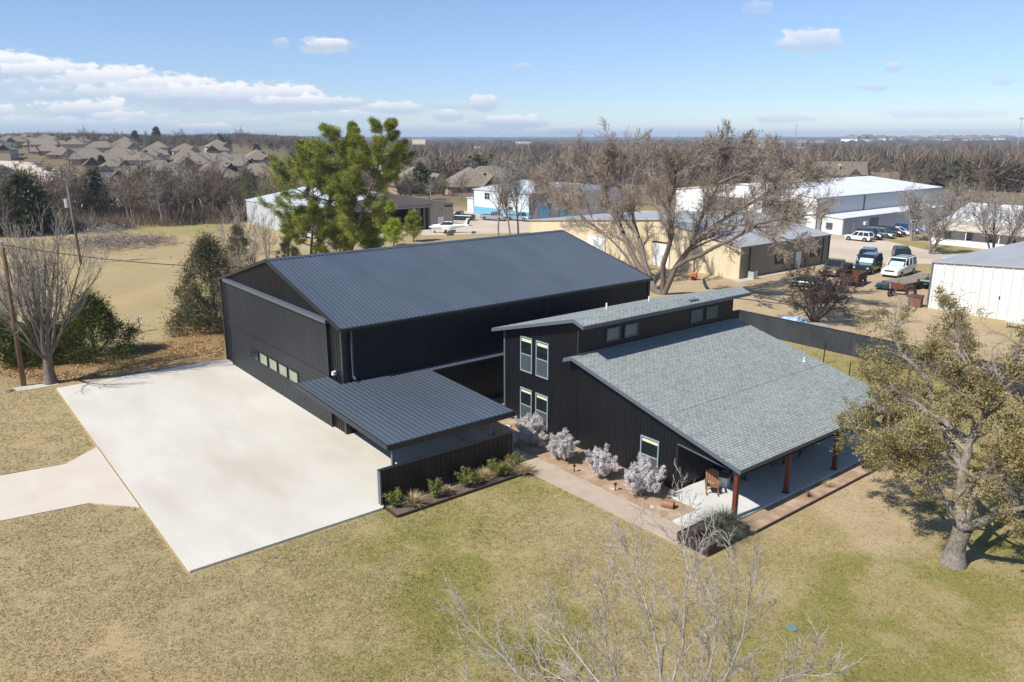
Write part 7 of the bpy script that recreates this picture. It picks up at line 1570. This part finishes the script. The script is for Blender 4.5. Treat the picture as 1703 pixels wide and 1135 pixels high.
heap(175, 387, 7, 2.0, 900, M['twiggrey'], 'branch_pile', 'pale pile of cut branches at the edge of the thicket', 10)
# disc-golf basket
t = thing('disc_golf_basket', 'chain disc-golf basket on a thin pole right of the wide cedar bush', 'basket', at(233, 552, 0)); MB().tube([(0, 0, 0), (0, 0, 1.5)], .03, 6).build('pole', M['trim'], t, local=True)
for z, r_, nm in ((.75, .33, 'basket_rim'), (1.4, .28, 'top_band')): MB().tube([(r_ * cos(a), r_ * sin(a), z) for a in np.linspace(0, 2 * pi, 17)], .02, 4, False).build(nm, M['galv'], t, local=True)
c = MB()
for a in np.linspace(0, 2 * pi, 12, endpoint=False): c.tube([(.28 * cos(a), .28 * sin(a), 1.4), (.12 * cos(a), .12 * sin(a), .95), (.05 * cos(a), .05 * sin(a), .7)], .012, 3, False); c.tube([(.33 * cos(a), .33 * sin(a), .75), (.2 * cos(a), .2 * sin(a), .5)], .012, 3, False)
c.build('chains', M['galv'], t, local=True)
def stone(name, label, p, s_, mt, seed=1, cat='stone'):
    g = np.random.default_rng(seed); m_ = MB().sphere((0, 0, 0), 1, 12, 8); V = m_.v[0]; V *= np.array(s_) * (1 + .12 * np.sin(V[:, :1] * 5 + seed) + .08 * np.cos(V[:, 1:2] * 7)); V[:, 2] = np.maximum(V[:, 2], -.02); o = m_.build(name, mt); o.location = p; return tag(o, label, cat)
stone('stone', 'flat dark stone in the grass near the leaning pole', at(16, 651, 0), (.35, .25, .12), M['rock'], 2)
o = MB().tube([(0, 0, 0), (0, 0, .05)], .2, 18).build('valve_cover', M['mint2']); o.location = at(1317, 1046, 0.0); tag(o, 'small round green valve cover set in the lawn at lower right', 'cover')
# planter and yuccas at the end of the path
def planter():
    t = thing('steel_planter', 'dark rusty steel planter box at the corner of the patio', 'planter', (-18.9, 26.6, 0)); x0, x1, y0, y1, h = -19.75, -18.05, 25.15, 28.15, .48; b = MB(); b.box(x0, y0, 0, x1, y0 + .05, h); b.box(x0, y1 - .05, 0, x1, y1, h); b.box(x0, y0 + .05, 0, x0 + .05, y1 - .05, h); b.box(x1 - .05, y0 + .05, 0, x1, y1 - .05, h); b.build('sides', M['darkrust'], t); MB().box(x0 + .05, y0 + .05, 0, x1 - .05, y1 - .05, h - .08).build('soil', M['mulch'], t)
    for i, (x, y, n, h_) in enumerate(((-18.9, 27.5, 480, 1.0), (-18.85, 26.6, 480, .95), (-18.95, 25.75, 260, .65))): tuftplant((x, y, .38), h_, n, 400 + i, M['yucca'] if i < 2 else M['purple'], 'yucca_plant', ['arching grey-green spiky plant at the patio end of the steel planter', 'spiky grey-green plant in the middle of the steel planter', 'small dark purple plant at the path end of the steel planter'][i], 1.25, .035)
planter()
for i, (y, n) in enumerate(((33.8, 60), (35.6, 90), (39.3, 70), (41.5, 60))): tuftplant((-18.5, y, .03), .45, n, 420 + i, M['strawplant'] if i % 2 else M['yucca'], 'grass_tuft', ['small grey-green tuft in the gravel strip by the second post', 'largest straw tuft in the gravel strip, between second and third posts', 'small grey-green tuft in the gravel strip by the third post', 'straw tuft in the gravel strip near the last post'][i], .6, .02, group='grass tufts in the gravel strip')
# path lights
for i, (px, py) in enumerate(((955, 786), (1023, 817))):
    p = G(px, py); t = thing('path_light', ['small black path light between the second and third silver shrubs', 'small black path light between the third and fourth silver shrubs'][i], 'path light', (p[0], p[1], .03), group='path lights'); MB().tube([(0, 0, 0), (0, 0, .32)], .025, 6).build('stake', M['trim'], t, local=True); MB().tube([(0, 0, .30), (0, 0, .40)], [.07, .09], 8).build('lamp_head', M['trim'], t, local=True)
t = thing('log_round', 'short rusty-brown hollow log lying on the gravel beside the patio', 'log', (-22.15, 27.35, .2), R(25)); MB().tube([(-.3, 0, 0), (.3, 0, 0)], .2, 14).build('log', M['wood'], t, local=True); MB().tube([(.29, 0, 0), (.31, 0, 0)], .14, 14).build('hollow', M['dark'], t, local=True)
for i, (x, y, s_) in enumerate(((-31.7, 24.62, .16), (-31.3, 24.6, .2), (-22.6, 26.75, .11), (-25.2, 26.7, .09), (-34.6, 27.5, .2), (-35.5, 28.0, .16))): stone('stone', ['pale stone at the path end of the planting bed', 'larger pale stone at the path end of the planting bed', 'small white stone on the gravel near the hollow log', 'tiny white stone at the gravel edge between shrubs', 'pale boulder in the bed by the carport', 'smaller pale boulder at the house corner by the carport'][i], (x, y, .05), (s_ * 1.4, s_, s_ * .7), M['palerock'], i)

# porch furniture
def rocker(loc, rz, label, mt):
    t = thing('rocking_chair', label, 'rocking chair', loc, R(rz), group='rocking chairs on the porch')
    for s_ in (-1, 1):
        MB().tube([(x, s_ * .28, .03 + .16 * (x * 1.15) ** 2) for x in np.linspace(-.62, .5, 9)], .028, 6).build('rocker', mt, t, local=True)
        MB().bar((.26, s_ * .28, .05), (.24, s_ * .28, .56), .06).build('leg', mt, t, local=True); MB().bar((-.25, s_ * .28, .05), (-.22, s_ * .28, .4), .06).build('leg', mt, t, local=True)
        MB().hexa([(-.35, s_ * .33 - .05, .56), (.34, s_ * .33 - .05, .60), (.34, s_ * .33 + .05, .60), (-.35, s_ * .33 + .05, .56)], [(-.35, s_ * .33 - .05, .59), (.34, s_ * .33 - .05, .63), (.34, s_ * .33 + .05, .63), (-.35, s_ * .33 + .05, .59)]).build('armrest', mt, t, local=True)
    b = MB()
    for k in range(6): x = -.24 + k * .1; z = .33 + k * .018; b.hexa([(x, -.27, z), (x + .085, -.27, z + .015), (x + .085, .27, z + .015), (x, .27, z)], [(x, -.27, z + .025), (x + .085, -.27, z + .04), (x + .085, .27, z + .04), (x, .27, z + .025)])
    b.build('seat', mt, t, local=True); b = MB()
    for k in range(5): y = -.24 + k * .12; tp = 1.08 - abs(k - 2) * .05; b.hexa([(-.27, y - .05, .33), (-.24, y - .05, .33), (-.24, y + .05, .33), (-.27, y + .05, .33)], [(-.56, y * 1.15 - .055, tp), (-.53, y * 1.15 - .055, tp), (-.53, y * 1.15 + .055, tp), (-.56, y * 1.15 + .055, tp)])
    b.bar((-.50, -.3, .88), (-.50, .3, .88), .05); b.build('backrest', mt, t, local=True); return t
rocker((-21.75, 30.25, .1), -50, 'brown wooden rocking chair in the sun at the open end of the porch', M['wood'])
rocker((-21.9, 32.6, .1), -20, 'dark rocking chair in the shade behind the sunlit one on the porch', M['darkwood'])
t = thing('side_table', 'small white patterned side table between the two rocking chairs', 'side table', (-21.95, 31.45, .1), R(20)); MB().box(-.27, -.27, 0, .27, .27, .5).build('base', M['white'], t, local=True); MB().box(-.31, -.31, .5, .31, .31, .54).build('table_top', M['board'], t, local=True)
t = thing('white_planter', 'white pot-like planter deep in the shade of the porch', 'planter', (-22.0, 40.4, .1)); MB().tube([(0, 0, 0), (0, 0, .6)], [.2, .3], 14).build('pot', M['white'], t, local=True); o = tuftplant((-22.0, 40.4, .65), .5, 60, 777, M['yucca'], 'potted_plant', 'spiky plant in the white pot on the porch', .4, .03)
t = thing('outdoor_table', 'low dark table in the shade at the middle of the porch', 'table', (-21.9, 37.0, .1)); MB().box(-.5, -.9, .68, .5, .9, .74).build('table_top', M['darkwood'], t, local=True)
for x in (-.42, .42):
    for y in (-.8, .8): MB().box(x - .04, y - .04, 0, x + .04, y + .04, .68).build('leg', M['darkwood'], t, local=True)
for i, y in enumerate((35.6, 38.5)):
    t = thing('metal_chair', ['dark porch chair on the near side of the low table', 'dark porch chair on the far side of the low table'][i], 'chair', (-21.9, y, .1), R(90 if i == 0 else -90), group='chairs at the porch table'); MB().box(-.24, -.24, .42, .24, .24, .46).build('seat', M['trim'], t, local=True); MB().box(-.26, -.24, .46, -.22, .24, .95).build('backrest', M['trim'], t, local=True)
    for x in (-.2, .2):
        for yy in (-.2, .2): MB().box(x - .02, yy - .02, 0, x + .02, yy + .02, .42).build('leg', M['trim'], t, local=True)
# hose by the corner of the house
t = MB(); t.tube([(.35 * cos(a) * (1 + a * .01), .35 * sin(a) * (1 + a * .01), .03 + a * .004) for a in np.linspace(0, 22, 80)], .02, 5); o = t.build('garden_hose', M['mint']); o.location = (-37.9, 30.4, .05); tag(o, 'coiled mint-green hose between the house corner and the hangar', 'hose')

# ------------------------------------------------------------------ grass blades and leaves, beyond counting
def grass():
    g = np.random.default_rng(606); n = 480000; u = g.uniform(size=n); a = g.uniform(-R(46), R(46), n); d = 15 * (85 / 15.0) ** (u ** .75); ang = AZ + pi / 2 - a; P = np.stack([d * np.cos(ang), d * np.sin(ang)], 1)
    keep = np.ones(n, bool)
    for q in ([(-61.6, 7.2), (-30.5, 7.2), (-30.5, 16.4), (-29.4, 16.4), (-29.4, 24.8), (-19.4, 24.8), (-17.9, 25), (-17.9, 46.6), (-37.5, 46.6), (-40, 46.3), (-61.6, 46.3)], [tuple(G(-260, 838)[:2]), dA[0], dA[1], (-47.9, 7.3), (-38.2, 7.3), dB[1], dB[2], tuple(G(-240, 925)[:2])]): keep &= sdist(P, q) > .03
    keep &= g.uniform(size=n) < (1 - sst(np.abs(a), R(33), R(46))) * (1 - sst(d, 58, 85)) + .0; mk = ground_masks(P); keep &= g.uniform(size=n) > mk[:, 1] * .9; nz = vnoise(P, .9, 12, 3); keep &= nz > .36 * g.uniform(.5, 1.4, n)
    P = P[keep]; mk = mk[keep]; gr = g.uniform(size=len(P)) < mk[:, 0] * .9 + .03
    for name, sel, mt, lab in (('dry_grass', ~gr, M['drygrass'], 'dry straw-coloured lawn grass'), ('green_grass', gr, M['greengrass'], 'patchy green lawn grass')):
        Q = P[sel]; k = len(Q); B_ = np.repeat(np.column_stack([Q, np.zeros(k)]), 3, 0) + g.normal(size=(3 * k, 3)) * [.04, .04, 0]; D_ = g.normal(size=(3 * k, 3)) * [.9, .9, 0] + [0, 0, .8]; m_ = MB(); dd = np.hypot(B_[:, 0], B_[:, 1]); m_.leaves(B_, D_, g.uniform(.04, .09, 3 * k), .010 + dd * .0004, g); struct(name, m_, mt, kind='stuff', label=lab)
    # fallen leaves
    n = 16000; L_ = LITTER[0]; xs = [q[0] for q in L_]; ys = [q[1] for q in L_]; P = np.stack([g.uniform(min(xs), max(xs), n), g.uniform(min(ys), max(ys), n)], 1); P = P[(sdist(P, L_) < 0) & (sdist(P, [(-61.6, 7.2), (-30.5, 7.2), (-30.5, 19.5), (-61.6, 19.5)]) > .05) & (vnoise(P, 2.5, 3) > .42)]; k = len(P)
    m_ = MB(); m_.leaves(np.column_stack([P, np.full(k, .03)]), g.normal(size=(k, 3)) * [1, 1, .25] + [0, 0, .1], g.uniform(.08, .2, k), .09, g); struct('fallen_leaves', m_, M['leaflitter'], kind='stuff', label='orange-brown fallen leaves round the bare tree and cedars')
grass()

# ------------------------------------------------------------------ air
def haze():
    m_ = bpy.data.materials.new('haze_air'); m_.use_nodes = True; nt = m_.node_tree; nt.nodes.clear(); o = nt.nodes.new('ShaderNodeOutputMaterial'); v = nt.nodes.new('ShaderNodeVolumePrincipled')
    v.inputs['Color'].default_value = (.62, .78, 1.0, 1); v.inputs['Density'].default_value = HAZE; v.inputs['Anisotropy'].default_value = 0.0; nt.links.new(v.outputs[0], o.inputs['Volume'])
    b = MB().box(-9300, -9300, -5, 9300, 9300, 75); ob = b.build('haze', m_); ob['kind'] = 'stuff'; ob['label'] = 'pale blue haze over the distance'
if HAZE: haze()
